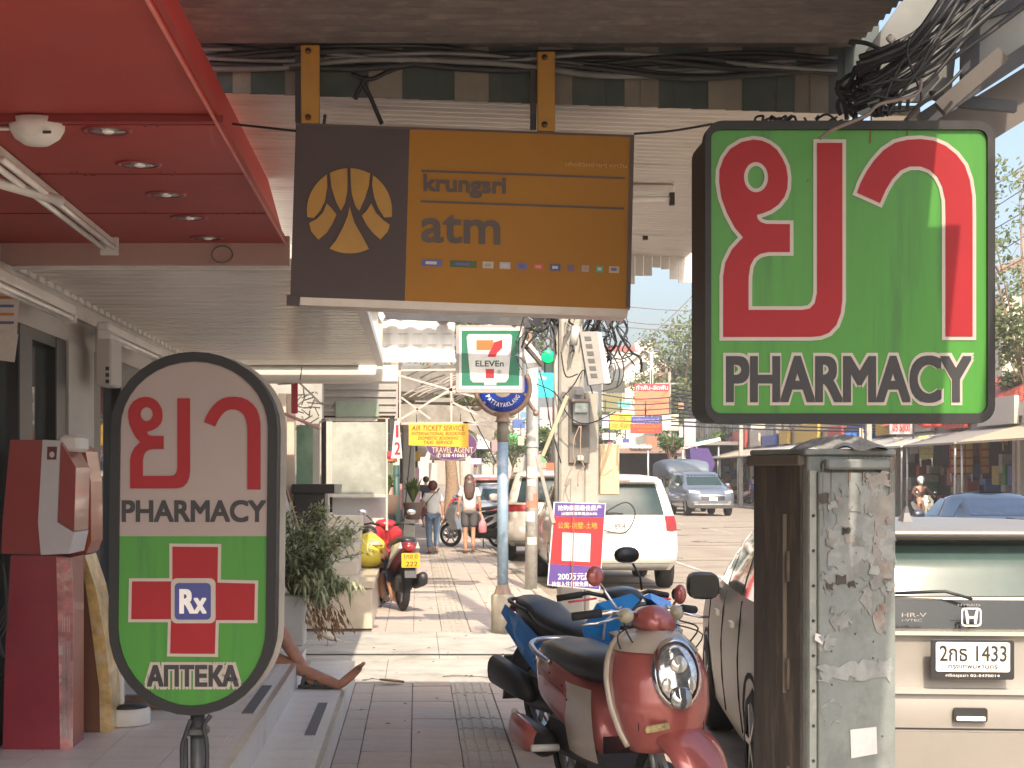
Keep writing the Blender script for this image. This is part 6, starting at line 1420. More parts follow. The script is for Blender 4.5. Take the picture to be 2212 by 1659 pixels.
MB().box(-2.6, -2.5, 15.2, 30, 0, 3.4).build('side_wall', CREAM, nx)
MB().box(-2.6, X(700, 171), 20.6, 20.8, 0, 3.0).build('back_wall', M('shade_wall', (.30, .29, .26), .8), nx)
MB().box(-2.5, -.35, 15.2, 19, 3.15, 3.22).build('roof_slab', CREAM, nx)
cn = thing('reception_counter', 'black counter standing behind the planter bush', 'counter', P(685, 1170, 225))
MB().bbox(X(634, 225), X(702, 225), F/225, F/225+.5, .5, Z(1050, 225), .01).build('cabinet', M('black_laminate', (.022, .02, .022), .4), cn)
MB().bbox(X(630, 225), X(722, 225), F/225-.03, F/225+.55, Z(1066, 225), Z(1046, 225), .01).build('top', M('black_laminate', (.022, .02, .022), .4), cn)
MB().bbox(X(722, 225), X(738, 225), F/225-.03, F/225+.1, Z(1066, 225), Z(1046, 225), .005).build('speaker', M('grey_box', (.35, .35, .32), .6), cn)
bd = thing('leaning_board', 'white board with a brown frame leaning behind the planter', 'board', P(640, 1200, 255))
MB().bar(P(616, 1050, 255), P(668, 1215, 245), .015, .03).build('frame', M('brown_wood', (.2, .13, .09), .7), bd)
MB().bar(P(600, 1048, 258), P(618, 1048, 256), .012, .02).build('frame', M('brown_wood', (.2, .13, .09), .7), bd)
MB().prism(pp([(590, 1058), (614, 1056), (660, 1215), (590, 1215)], 250), F/250, F/250+.01).build('sheet', M('board_white', (.6, .6, .62), .5, dirt=(.55, .2, .15), dscale=6, damt=.5, dthr=.6), bd)
# red sign frame
rf = thing('red_frame_sign', 'small red framed sign bracket above the beige pillar', 'sign', P(637, 895, 235))
MB().bbox(X(629, 235), X(643, 235), F/235, F/235+.04, Z(893, 235), Z(826, 235), .004).build('frame', M('pinkish_red', (.5, .06, .09), .5), rf)
MB().bar(P(612, 893, 236), P(690, 925, 225), .03, .02).build('lower_rail', M('faded_pink', (.45, .22, .2), .6), rf)
MB().bar(P(600, 830, 236), P(636, 828, 236), .015, .015).build('arm', STEEL, rf)
MB().bar(P(648, 828, 236), P(692, 870, 225), .012, .012).build('arm', STEEL, rf)
random.seed(11)
b = MB()
for k in range(26):
    a = P(random.uniform(648, 690), random.uniform(832, 915), 222); c_ = Vector(a)+Vector((random.uniform(-.12, .12), .1, random.uniform(-.12, .12))); b.tube([a, c_], .006, 4)
tag(b.build('dry_creeper', M('dry_creeper', (.25, .22, .18), .9, var=.3)), 'tangle of dry creeper stems behind the red sign frame', 'creeper')

# awning frames, bright panel, gutter above the pavement farther on
s = 225; y = F/s
aw2 = thing('far_awning', 'grey awning frame and white corrugated panel beyond the bank sign', 'awning', P(960, 780, s))
MB().prism(pp([(770, 655), (812, 655), (826, 770), (790, 785), (768, 730)], 235), F/235, F/235+.5).build('gutter_end', M('gutter_white', (.42, .40, .37), .6, dirt=(.28, .26, .22)), aw2)
MB().bar(P(800, 650, 232), P(824, 690, 230), .05, .08).build('bracket', WHT, aw2)
MB().bar(P(822, 690, 230), P(820, 780, 230), .035, .04).build('bracket', M('bracket_cream', (.62, .56, .42), .5), aw2)
MB().bar(P(826, 672, 228), P(1170, 690, 228), .05, .14).build('beam', DARKG, aw2)
MB().bar(P(1170, 655, 225), P(1125, 706, 225), .04, .06).build('brace', M('brace_white', (.45, .42, .38), .5), aw2)
MB().bar(P(1150, 655, 226), P(1108, 706, 226), .03, .04).build('brace', M('brace_white', (.45, .42, .38), .5), aw2)
TRP = M('bright_panel', (.74, .72, .67), .5, var=.06)
n_ = 16
b = MB(); vs = []
for k in range(n_+1):
    px = 824+(982-824)*k/n_; dy = .02 if (k % 4 in (0, 1)) else 0
    vs += [(X(px, s), y+dy, Z(690+3*(k % 4 in (0, 1)), s)), (X(px, s), y+dy, Z(777, s))]
b.add(vs, [(2*i, 2*i+1, 2*i+3, 2*i+2) for i in range(n_)])
b.build('corrugated_panel', TRP, aw2)
MB().bar(P(815, 779, s), P(985, 779, s), .03, .03).build('panel_rail', WHT, aw2)
b = MB()
for k in range(5): b.box(X(828+k*32, s), X(848+k*32, s), y-.006, y-.002, Z(722, s), Z(720, s)); b.box(X(828+k*32, s), X(848+k*32, s), y-.006, y-.002, Z(746, s), Z(744, s))
b.build('panel_seams', M('seam_grey', (.5, .48, .43), .6), aw2)
cc = thing('pendant_camera', 'pale bracket with a drooping camera housing hanging beside the convenience store sign', 'camera', P(955, 680, 228))
MB().tube([P(958, 655, 226), P(957, 682, 226)], .02, 8).build('bracket', WHT, cc)
MB().ell(P(957, 692, 226), .06, .05, .045).build('housing', M('housing_pinkish', (.42, .36, .33), .6), cc)
for dx in (-20, 20): MB().bar(P(957, 660, 226), P(957+dx, 672, 226), .012, .02).build('arm', WHT, cc)

# lattice frame and dark awning roofs between (px 860-1080, py 790-920)
s = 185; y = F/s
lt = thing('lattice_frame', 'pale steel lattice frame hanging above the yellow air ticket sign', 'frame', P(960, 915, s))
LM = M('lattice_steel', (.42, .38, .35), .6, .2, dirt=(.28, .22, .18))
for (a, b_) in [((864, 802), (864, 916)), ((864, 915), (1078, 912)), ((866, 812), (1070, 870)), ((975, 806), (975, 912)), ((866, 905), (1060, 790)), ((866, 800), (1080, 797)), ((975, 868), (1050, 905)), ((866, 858), (930, 905)), ((1000, 912), (1080, 926)), ((1040, 800), (1078, 850))]:
    MB().bar(P(*a, s), P(*b_, s), .022, .022).build('bar', LM, lt)
dr = thing('palm_thatch_awning', 'dark weathered awning sheets behind the lattice frame', 'awning', P(960, 870, 165))
random.seed(17)
for k in range(26):
    a = random.uniform(.2, 1.1); x0, y0 = random.uniform(862, 1010), random.uniform(792, 850)
    MB().tube(smooth_path([P(x0, y0+20, 168), P(x0+22, y0+8, 168), P(x0+52, y0-2, 168)], 3), .012, 5).build('slat', [M('thatch_dark', (.10, .09, .08), .9), M('thatch_grey', (.26, .24, .21), .9)][k % 2], dr)
MB().prism(pp([(866, 790), (1100, 785), (1100, 862), (866, 845)], 160), F/160, F/160+.03).build('sheet', M('shade_sheet', (.16, .145, .13), .9, var=.4, scale=4), dr)
MB().prism(pp([(866, 872), (1090, 880), (1060, 955), (1000, 920), (866, 918)], 160), F/160, F/160+.03).build('sheet', M('shade_sheet2', (.22, .2, .17), .9, var=.4, scale=4), dr)
b = MB()
# slender numbered pennant sign and post
np_ = thing('pennant_sign', 'narrow white pennant sign with a red number two hanging from a pinkish pole', 'sign', P(858, 990, 192))
MB().bar(P(858, 760, 192), P(856, 905, 192), .045, .03).build('pole', M('faded_pink_pole', (.48, .33, .30), .6, dirt=(.4, .12, .1)), np_)
MB().prism(pp([(853, 905), (862, 905), (869, 990), (845, 990)], 192), F/192, F/192+.02).build('pennant', M('pennant_white', (.62, .56, .54), .6), np_)
b = MB(); b.text('1', X(855, 192), X(861, 192), Z(945, 192), Z(918, 192), F/192-.004, .002, off=.02); b.text('2', X(852, 192), X(865, 192), Z(982, 192), Z(955, 192), F/192-.004, .002, off=.02); b.build('lettering', M('maroon_print', (.35, .03, .05), .5), np_)
MB().prism(pp([(836, 975), (848, 975), (846, 992), (836, 992)], 191), F/191, F/191+.02).build('pennant', M('pinkish_red', (.5, .06, .09), .5), np_)
# yellow sign
s = 172; y = F/s
ys_ = thing('air_ticket_sign', 'yellow hanging sign reading AIR TICKET SERVICE', 'sign', P(948, 965, s))
YS = M('sign_yellow', (.62, .36, .03), .45, var=.04)
MB().prism(pp([(883, 911), (1012, 913), (1012, 966), (883, 962)], s), y, y+.04).build('panel', YS, ys_)
BR_ = M('brown_print', (.14, .06, .02), .5)
for (st, a, b_, c_, d_) in [('AIR TICKET SERVICE', 889, 1004, 930, 919), ('INTERNATIONAL BOOKING', 889, 1004, 940, 933), ('DOMESTIC BOOKING', 903, 990, 949.5, 943), ('TAXI  SERVICE', 915, 978, 959, 952)]:
    MB().text(st, X(a, s), X(b_, s), Z(c_, s), Z(d_, s), y-.004, .002, off=.01, shear=.2).build('lettering', BR_, ys_)
for px in (900, 995): MB().tube([P(px, 912, s), P(px, 895, s)], .006, 5).build('hanger', DARKG, ys_)
s = 150; y = F/s
pu = thing('oval_purple_sign', 'purple oval sign with a phone number half hidden behind the yellow sign', 'sign', P(975, 990, s))
MB().prism(oval(X(975, s), Z(960, s), 54/s, 33/s), y, y+.05).build('panel', M('purple_sign', (.10, .04, .12), .5), pu)
MB().prism(oval(X(975, s), Z(960, s), 56/s, 35/s), y+.004, y+.055).build('rim', M('purple_rim', (.25, .18, .25), .5), pu)
MB().text('TRAVEL AGENT', X(933, s), X(1022, s), Z(978, s), Z(966, s), y-.004, .002, off=.01).build('lettering', M('gold_print', (.55, .42, .25), .5), pu)
MB().text('✆ 038 410653', X(943, s), X(1008, s), Z(988, s), Z(979, s), y-.004, .002, off=.005).build('lettering', TEXTW, pu)
tag(MB().prism(pp([(930, 980), (1006, 984), (1006, 996), (928, 994)], 148), F/148, F/148+.04).build('pale_signboard', M('pale_sign', (.5, .38, .36), .6)), 'pale pink strip signboard just under the purple oval sign', 'sign')

# ---- 7-Eleven sign
s = 222; y = F/s
se = thing('convenience_store_sign', 'square white and green convenience store sign with a red orange seven', 'sign', P(1058, 846, s))
MB().prism(rrect(X(985, s), X(1133, s), Z(848, s), Z(702, s), .02), y, y+.14).build('case', M('case_grey', (.33, .30, .28), .5, dirt=(.2, .18, .16)), se)
MB().prism(rrect(X(992, s), X(1127, s), Z(841, s), Z(708, s), .012), y-.004, y-.0005).build('face', M('store_face', (.60, .58, .54), .35), se)
MB().prism(pp([(997, 714), (1122, 714), (1122, 833), (997, 833)], s), y-.007, y-.0045).build('green_field', M('store_green', (.02, .16, .09), .35), se)
MB().prism(pp([(1012, 722), (1102, 722), (1106, 726), (1098, 818), (1092, 826), (1072, 826), (1072, 832), (1046, 832), (1046, 826), (1022, 826), (1016, 820), (1008, 728)], s), y-.010, y-.0075).build('cup_field', M('store_face', (.60, .58, .54), .35), se)
MB().prism(pp([(1029, 735), (1066, 735), (1064, 750), (1058, 756), (1029, 756)], s), y-.013, y-.0105).build('seven_bar', M('store_orange', (.68, .15, .04), .35), se)
MB().prism(pp([(1066, 740), (1085, 734), (1085, 752), (1074, 762), (1070, 771), (1053, 771), (1057, 760), (1064, 749)], s), y-.013, y-.0105).build('seven_stem', M('store_red', (.42, .02, .03), .35), se)
MB().prism(pp([(1049, 797), (1067, 797), (1067, 817), (1049, 817)], s), y-.013, y-.0105).build('seven_foot', M('store_red', (.42, .02, .03), .35), se)
MB().text('ELEVEn', X(1027, s), X(1088, s), Z(792, s), Z(779, s), y-.0125, .002, off=.03).build('lettering', M('store_green_dark', (.01, .06, .045), .4), se)
MB().text('®', X(1074, s), X(1083, s), Z(807, s), Z(799, s), y-.0125, .001).build('lettering', M('store_green_dark', (.01, .06, .045), .4), se)
MB().bar(P(1058, 703, s-2), P(1058, 685, s-2), .06, .04).build('hanger', STEEL, se)

# ---- street name post
s = 211; y = F/s
lp = thing('street_name_post', 'pale blue post on a round concrete foot carrying a round blue street name sign', 'post', P(1086, 1367, s))
x = X(1086, s)
MB().tube([(x, y, Z(1270, s)), (x, y, Z(955, s))], .057, 18).build('post', M('post_blue', (.27, .37, .47), .5, .1, var=.18, scale=9, dirt=(.55, .57, .58), dscale=9, damt=.8, dthr=.54), lp)
MB().tube([(x, y, Z(955, s)), (x, y, Z(895, s))], .058, 18).build('post_top', M('post_brown', (.24, .215, .18), .6), lp)
MB().lathe([(.082, 0), (.07, .02), (.062, .05), (.085, .09), (.10, .1)], (x, y, Z(912, s))).build('collar', M('post_brown2', (.36, .24, .17), .5), lp)
MB().lathe([(.118, 0), (.118, .40), (.11, .42)], (x, y, -.02), n=24).build('foot', M('foot_concrete', (.38, .34, .27), .9, bump=.3, dirt=(.2, .18, .15)), lp)
MB().lathe([(.105, 0), (.09, .03), (.065, .10), (.06, .12)], (x, y, Z(1288, s)), n=24).build('foot_cap', M('foot_cap', (.26, .19, .15), .8), lp)
CR_ = M('cradle_bronze', (.30, .20, .15), .45, .3)
MB().tube([(x+.275*math.cos(math.radians(a)), y, Z(838, s)+.275*math.sin(math.radians(a))) for a in range(150, 391, 12)], .028, 8).build('cradle', CR_, lp)
b = MB(); b.tube(smooth_path([(x+.22, y, Z(850, s)), (x+.27, y, Z(870, s)), (x+.33, y, Z(888, s))], 4), .02, 8); b.ell((x+.34, y, Z(893, s)), .032, .03, .032); b.tube(smooth_path([(x-.18, y, Z(868, s)), (x-.25, y, Z(884, s)), (x-.32, y, Z(880, s))], 4), .02, 8); b.build('scroll', CR_, lp)
BLS = M('street_sign_blue', (.015, .07, .50), .35, coat=.3)
MB().lathe([(.0, -.012), (.245, -.012), (.25, 0), (.25, .03)], (x, y, Z(838, s)), axis='y', n=36).build('disc', BLS, lp)
MB().lathe([(.0, -.016), (.095, -.016), (.097, -.012)], (x, y, Z(838, s)), axis='y', n=24).build('disc_centre', M('disc_cream', (.5, .47, .4), .5), lp)
for i, ch in enumerate('PATTAYAKLANG'):
    a = math.radians(-150+120*i/11); b = MB(); c0_ = Vector((x+.175*math.cos(a), y-.014, Z(838, s)+.175*math.sin(a)))
    b.T = Matrix.Translation(c0_) @ Matrix.Rotation(-(a+math.pi/2), 4, 'Y'); b.text(ch, -.014, .014, -.022, .022, 0, .002, off=.02)
    b.build('lettering', TEXTW, lp)
# guy wire
tag(MB().tube([P(1000, 860, 180), P(1072, 1000, 190)], .008, 6).build('guy_wire', DARKG), 'dark rod slanting down to the pale blue post', 'rod')

# ---- galvanised pole with camera head
s = 152; y = F/s; x = X(1147, s)
gp = thing('galvanised_pole', 'tall galvanised pole with peeling stickers left of the utility pole', 'pole', (x, y, 0))
GP = M('galv_pole', (.42, .41, .38), .6, .2, var=.2, scale=8, dirt=(.26, .22, .18), dscale=7, damt=.6)
MB().tube([(x+.0, y, -.02), (x+.02, y, Z(960, s)), (x+.02, y, Z(792, s))], [.088, .086, .08], 18).build('pole', GP, gp)
MB().tube([(x+.02, y, Z(967, s)), (x+.02, y, Z(963, s))], .094, 18).build('joint', STEEL, gp)
b = MB()
for (p0, p1, q0, q1, m_) in [(1140, 1158, 1008, 1032, 0), (1140, 1154, 1036, 1050, 0), (1138, 1160, 1082, 1096, 1), (1150, 1162, 1066, 1084, 1), (1136, 1152, 1105, 1126, 2), (1140, 1156, 1160, 1176, 0)]:
    for k in range(4):
        a0 = -math.pi+.3+(p0-1135)/25*2.4+ (p1-p0)/25*2.4*k/4; a1 = a0+(p1-p0)/25*2.4/4
        pts = [(x+.01+.093*math.cos(a), y+.093*math.sin(a)) for a in (a0, a1)]
        b.add([(pts[0][0], pts[0][1], Z(q1, s)), (pts[1][0], pts[1][1], Z(q1, s)), (pts[1][0], pts[1][1], Z(q0, s)), (pts[0][0], pts[0][1], Z(q0, s))], [(0, 1, 2, 3)], m_)
b.build('stickers', [M('paper_cream', (.58, .52, .45), .8), M('paper_red', (.5, .18, .12), .8), M('paper_white', (.62, .6, .55), .8)], gp)
cm = thing('street_camera', 'white drooping street camera housing at the top of the galvanised pole', 'camera', P(1150, 795, 158))
MB().prism(pp([(1128, 730), (1150, 745), (1168, 770), (1172, 790), (1140, 795), (1132, 765)], 158), F/158, F/158+.2).build('housing', M('camera_white', (.5, .49, .46), .5), cm)
MB().bar(P(1130, 742, 160), P(1172, 790, 158), .04, .05).build('arm', M('arm_dark', (.1, .08, .07), .6), cm)
MB().bar(P(1160, 812, 158), P(1180, 818, 158), .03, .04).build('arm', STEEL, cm)
# traffic signal
s = 146; y = F/s
tl = thing('traffic_light', 'green traffic light above a cyan panel between the two big poles', 'traffic light', P(1185, 858, s))
MB().bbox(X(1176, s), X(1206, s), y, y+.15, Z(812, s), Z(755, s), .02).build('housing', M('signal_housing', (.02, .05, .04), .5), tl)
MB().lathe([(.0, -.02), (.09, -.014), (.1, 0)], (X(1184, s), y-.006, Z(770, s)), axis='y').build('lens', M('signal_green', (.0, .55, .16), .4, emit=.55, var=.3, scale=20), tl)
MB().bbox(X(1160, s), X(1195, s), y-.06, y-.03, Z(859, s), Z(806, s), .02).build('cyan_panel', M('signal_cyan', (.02, .48, .55), .5, emit=.35), tl)
MB().bar(P(1196, 1000, s), P(1199, 690, s), .05, .05).build('mast', DARKG, tl)
# ---- utility pole
s = 252; y = F/s
up = thing('utility_pole', 'square concrete utility pole with an electricity meter and hanging cables', 'pole', (X(1250, s), y+.15, -.0))
UPM = M('pole_concrete', (.36, .335, .29), .9, var=.12, scale=5, bump=.35, bscale=30, dirt=(.24, .21, .17), dscale=3, damt=.5)
MB().bbox(X(1208, s), X(1262, s), y, y+.24, -.02, 9, .02).build('pole', UPM, up)
MB().bbox(X(1262.5, s), X(1294, s), y+.03, y+.24, -.02, Z(845, s), .015).build('pole_sleeve', UPM, up)
MB().bbox(X(1228, s), X(1273, s), y-.03, y-.002, Z(1001, s), Z(862, s), .006).build('meter_board', M('board_grey', (.13, .12, .105), .8, dirt=(.2, .19, .17)), up)
mt = MB().bbox(X(1236, s), X(1269, s), y-.12, y-.032, Z(918, s), Z(866, s), .015).build('meter', M('meter_grey', (.34, .34, .32), .45, dirt=(.22, .2, .18)), up)
MB().bbox(X(1238, s), X(1267, s), y-.15, y-.122, Z(893, s), Z(872, s), .01).build('meter_glass', M('meter_glass', (.35, .42, .38), .08, var=.5, scale=25, coat=1), mt)
MB().bbox(X(1233, s), X(1272, s), y-.14, y-.05, Z(870, s), Z(863, s), .005).build('meter_hood', M('rusty_hood', (.36, .27, .22), .7), mt)
MB().bbox(X(1240, s), X(1258, s), y-.10, y-.032, Z(856, s), Z(840, s), .01).build('breaker', M('breaker_grey', (.4, .39, .36), .5), up)
MB().bbox(X(1245, s), X(1259, s), y-.08, y-.032, Z(996, s), Z(984, s), .008).build('socket', M('breaker_grey', (.4, .39, .36), .5), up)
for pts in ([(1252, 920), (1240, 950), (1238, 985), (1242, 1000), (1228, 1025), (1220, 1050)], [(1255, 920), (1254, 985), (1262, 1010), (1250, 1020), (1248, 1050)], [(1232, 1040), (1222, 1060), (1230, 1085)]): MB().tube(smooth_path([P(a, b_, s+8) for a, b_ in pts], 4), .005, 6).build('cable', M('cable_tan', (.3, .22, .16), .7), up)
MB().tube([(X(1205, s), y+.1, Z(1150, s)), (X(1204, s), y+.1, Z(700, s))], .022, 8).build('conduit', M('pole_concrete2', (.42, .39, .33), .8), up)
MB().bar(P(1225, 855, 262), P(1172, 985, 262), .035, .03).build('wooden_stay', M('stay_wood', (.36, .32, .22), .8), up)
MB().bar(P(1160, 985, 262), P(1196, 1130, 262), .03, .03).build('stay', M('stay_grey', (.3, .29, .26), .7), up)
sb_ = thing('slanted_duct_box', 'slanted grey cable duct box strapped to the utility pole', 'box', P(1290, 835, 262))
MB().prism(pp([(1252, 716), (1290, 716), (1306, 828), (1272, 832)], 262), F/262, F/262+.12).build('box', M('duct_grey', (.27, .255, .235), .7, dirt=(.18, .17, .15)), sb_)
MB().prism(pp([(1290.5, 716), (1299, 718), (1320, 826), (1306.5, 828)], 262), F/262+.01, F/262+.12).build('side', M('duct_white', (.56, .55, .51), .6), sb_)
for k in range(6):
    py = 727+k*16; dx = k*2.6; MB().prism(pp([(1262+dx, py), (1276+dx, py), (1278+dx, py+9), (1264+dx, py+9)], 262), F/262-.004, F/262-.0005).build('louvre', M('duct_dark', (.10, .095, .09), .8), sb_)
MB().tube([P(1245, 705, 262), P(1238, 745, 262)], .035, 10).build('insulator', M('insulator', (.42, .4, .36), .5), sb_)
tag(MB().bbox(X(1296, 230), X(1338, 230), F/230, F/230+.3, Z(1069, 230), Z(959, 230), .01).build('meter_cabinet', M('cream_metal', (.60, .46, .28), .5, var=.04, dirt=(.45, .35, .22), damt=.4)), 'cream painted metal cabinet fixed beside the utility pole', 'cabinet')
random.seed(31)
cw = thing('pole_cable_tangle', 'thick tangle of black cables and splice boxes around the utility pole', 'cables', P(1250, 700, 250))
for k in range(46):
    x0, y0 = random.choice([(random.uniform(1215, 1320), random.uniform(640, 700)), (random.uniform(1140, 1210), random.uniform(660, 730)), (random.uniform(1270, 1345), random.uniform(650, 760))])
    pts = [(x0, y0)]
    for j in range(random.randint(3, 6)): pts.append((pts[-1][0]+random.uniform(-22, 22), pts[-1][1]+random.uniform(-8, 38)))
    MB().tube(smooth_path([P(a, b_, 245+random.uniform(-8, 12)) for a, b_ in pts], 4), random.choice([.004, .006, .009, .012]), 6).build('cable', [WIRE, WIREG, WIRE, WIRE][k % 4], cw)
for k in range(30):
    x0, y0 = random.uniform(1136, 1205), random.uniform(665, 770)
    MB().tube(smooth_path([P(x0+random.uniform(-14, 14), y0+j*14+random.uniform(-5, 5), 132) for j in range(4)], 3), random.choice([.02, .03, .015]), 6).build('cable', [M('cable_grey_mid', (.09, .09, .1), .6), WIREG][k % 2], cw)
for (a, c_, w_) in [((1300, 655), (1318, 705), .05), ((1322, 660), (1342, 700), .06), ((1285, 670), (1290, 720), .035), ((1240, 660), (1246, 690), .04)]:
    MB().bar(P(*a, 248), P(*c_, 248), w_, w_).build('splice_box', M('splice_dark', (.06, .055, .06), .6), cw)
for pts in ([(1310, 700), (1345, 780), (1340, 830), (1300, 845)], [(1320, 760), (1338, 800), (1332, 838)], [(1212, 760), (1222, 812), (1248, 808)], [(1215, 860), (1240, 830), (1262, 800), (1280, 850)], [(1160, 830), (1200, 850), (1230, 900), (1270, 915), (1330, 890)], [(1165, 800), (1180, 860), (1190, 920), (1212, 1000)], [(1340, 690), (1322, 720), (1316, 760)], [(1295, 1115), (1350, 1085), (1372, 1110), (1350, 1150), (1300, 1145)]):
    MB().tube(smooth_path([P(a, b_, 256) for a, b_ in pts], 6), .006, 6).build('cable', WIRE, cw)
# ---- QR poster on the pole (its code is left out)
s = 262; y = F/s
po = thing('property_poster', 'red and purple property poster in Chinese tied to the utility pole', 'poster', P(1245, 1270, s))
MB().prism(pp([(1196, 1084), (1309, 1087), (1296, 1276), (1182, 1264)], s), y, y+.008).build('board', M('poster_edge', (.6, .58, .6), .5), po)
PU = M('poster_purple', (.10, .055, .24), .45, var=.08); PR = M('poster_red', (.45, .03, .035), .45, var=.05)
MB().prism(pp([(1199, 1086), (1307, 1089), (1305, 1118), (1197, 1115)], s), y-.003, y-.0005).build('print_band', PU, po)
MB().prism(pp([(1196.8, 1115.5), (1304.8, 1118.5), (1298, 1225), (1188, 1218)], s), y-.003, y-.0005).build('print_band', PR, po)
MB().prism(pp([(1188, 1218.5), (1298, 1225.5), (1294.5, 1273), (1184.5, 1262)], s), y-.003, y-.0005).build('print_band', PU, po)
MB().prism(pp([(1215, 1150), (1276, 1153), (1274, 1214), (1213, 1211)], s), y-.006, y-.0035).build('white_square', M('paper_white2', (.58, .57, .58), .6, dirt=(.4, .4, .42), dscale=30, damt=.5), po)
for (st, a, b_, c_, d_, m_) in [('抢购泰国最佳房产', 1205, 1299, 1103, 1091, TEXTW), ('出租回报率高达8.8%', 1213, 1290, 1113, 1106, TEXTW), ('公寓-别墅-土地', 1205, 1290, 1142, 1128, M('orange_lettering', (.7, .3, .05), .5)), ('200万元起', 1205, 1278, 1253, 1237, TEXTW), ('拎包入住贷款免费看房', 1192, 1290, 1267, 1256, TEXTW)]:
    MB().text(st, X(a, s), X(b_, s), Z(c_, s), Z(d_, s), y-.006, .002, off=.012).build('lettering', m_, po)
MB().bar(P(1240, 1086, s+2), P(1236, 1272, s+2), .012, .008).build('batten', M('batten_brown', (.2, .08, .07), .7), po)

# ================================================================ STREET TREES and far scenery
LEAF = [leafmat('tree_leaf_a', (.055, .10, .025), (.13, .19, .05)), leafmat('tree_leaf_b', (.08, .12, .035), (.17, .20, .07))]
BARK = M('bark', (.26, .18, .12), .9, var=.3, scale=12, bump=.4)
def tree(label, x, y, z0, trunkH, crownR, crownZ, n, leaf=.16, m=0, group='street trees', seed=1, lean=0, thick=.16, crownH=None, sparse=False, limbs=9):
    random.seed(seed); t = thing('street_tree', label, 'tree', (x, y, z0), group=group)
    b = MB(); top = Vector((x+lean, y, z0+trunkH)); ch = crownH or crownR*.8
    b.tube(smooth_path([(x, y, z0-.1), (x+lean*.3+.05, y+.05, z0+trunkH*.35), (x+lean*.6-.04, y, z0+trunkH*.7), top], 5), [thick*(1-.5*k/15) for k in range(16)], 10)
    tips = []
    for k in range(limbs):
        a = k*2.4+random.uniform(-.3, .3); e = Vector((x+lean+crownR*.85*math.cos(a)*random.uniform(.5, 1), y+crownR*.85*math.sin(a)*random.uniform(.5, 1), crownZ+random.uniform(-.6, .9)*ch))
        md = (top+e)/2+Vector((0, 0, .25)); pth = smooth_path([top-Vector((0, 0, .2)), md, e], 5); b.tube(pth, [thick*.5*(1-.85*i/(len(pth)-1)) for i in range(len(pth))], 6); tips += pth[3:]
        for j in range(3):
            s0_ = pth[4+j*2]; e2 = s0_+Vector((random.gauss(0, .4), random.gauss(0, .4), random.gauss(.15, .3)))*crownR*.4; b.tube([s0_, (s0_+e2)/2+Vector((0, 0, .05)), e2], [.02, .014, .006], 5); tips += [(s0_+e2)/2, e2]
    b.build('trunk', BARK, t)
    lf = MB()
    cl = [random.choice(tips)+Vector((random.gauss(0, .22), random.gauss(0, .22), random.gauss(0, .18)))*crownR*.45 for _ in range(max(12, n//26))]
    for k in range(n):
        c_ = random.choice(cl); q_ = c_+Vector((random.gauss(0, 1), random.gauss(0, 1), random.gauss(0, .8)))*crownR*(.10 if not sparse else .07)
        d = Vector((random.gauss(0, 1), random.gauss(0, 1), random.gauss(0, .7))).normalized(); u = d.orthogonal().normalized(); L_ = leaf*random.uniform(.6, 1.2)
        lf.add([q_-d*L_*.5, q_+u*L_*.3, q_+d*L_*.5, q_-u*L_*.3], [(0, 1, 2, 3)])
    tag(lf.build('crown', LEAF[m], t), kind='stuff'); return t
s = 60; tree('twisted pale trunk of the pavement tree between the two walking women', X(972, s), F/s, 0, 3.4, 2.6, 5.4, 2600, .2, 1, seed=4, lean=.1, thick=.30)
tree('pavement tree whose crown shades the kerb near the blue post', 1.83, 26.5, 0, 4.6, 2.1, 6.3, 2300, .16, 0, seed=8, thick=.07)
tree('pavement tree whose crown shades the path near the walking women', 1.70, 33, 0, 4.8, 2.6, 6.8, 2800, .18, 0, seed=9, thick=.08)
tree('far pavement tree behind the parked row', 2.2, 44, 0, 4.8, 2.8, 6.6, 2400, .2, 1, seed=10, thick=.1)
s = 30
tree('leafy tree above the white gabled house in the gap left of the green sign', X(1475, s), F/s, 0, 7.0, 4.2, Z(800, s), 5200, .34, 1, seed=12, thick=.25, group='trees across the road', crownH=4.0)
tree('green tree behind the shop row under the green sign', X(1585, 34), F/34, 0, 3.2, 2.0, Z(945, 34), 2600, .26, 0, seed=13, group='trees across the road', thick=.14, crownH=.8)
s = 62
tree('sparse tree at the right edge with thin bare branches against the sky', X(2215, s), F/s, 0, 5.0, 3.6, Z(560, s), 3200, .24, 1, seed=14, group='trees across the road', thick=.08, crownH=5.0, sparse=True, limbs=20)
tree('dense tree low at the right edge beside the banners', X(2225, 58), F/58, 0, 3.5, 2.0, Z(800, 58), 2300, .24, 1, seed=15, group='trees across the road', thick=.14, crownH=2.0, sparse=True)
tree('small green tree between the shops left of the yellow banners', X(1965, 52), F/52+1.5, 0, 1.8, 1.1, Z(1020, 52), 1500, .16, 1, seed=16, group='trees across the road', thick=.08, crownH=.9)

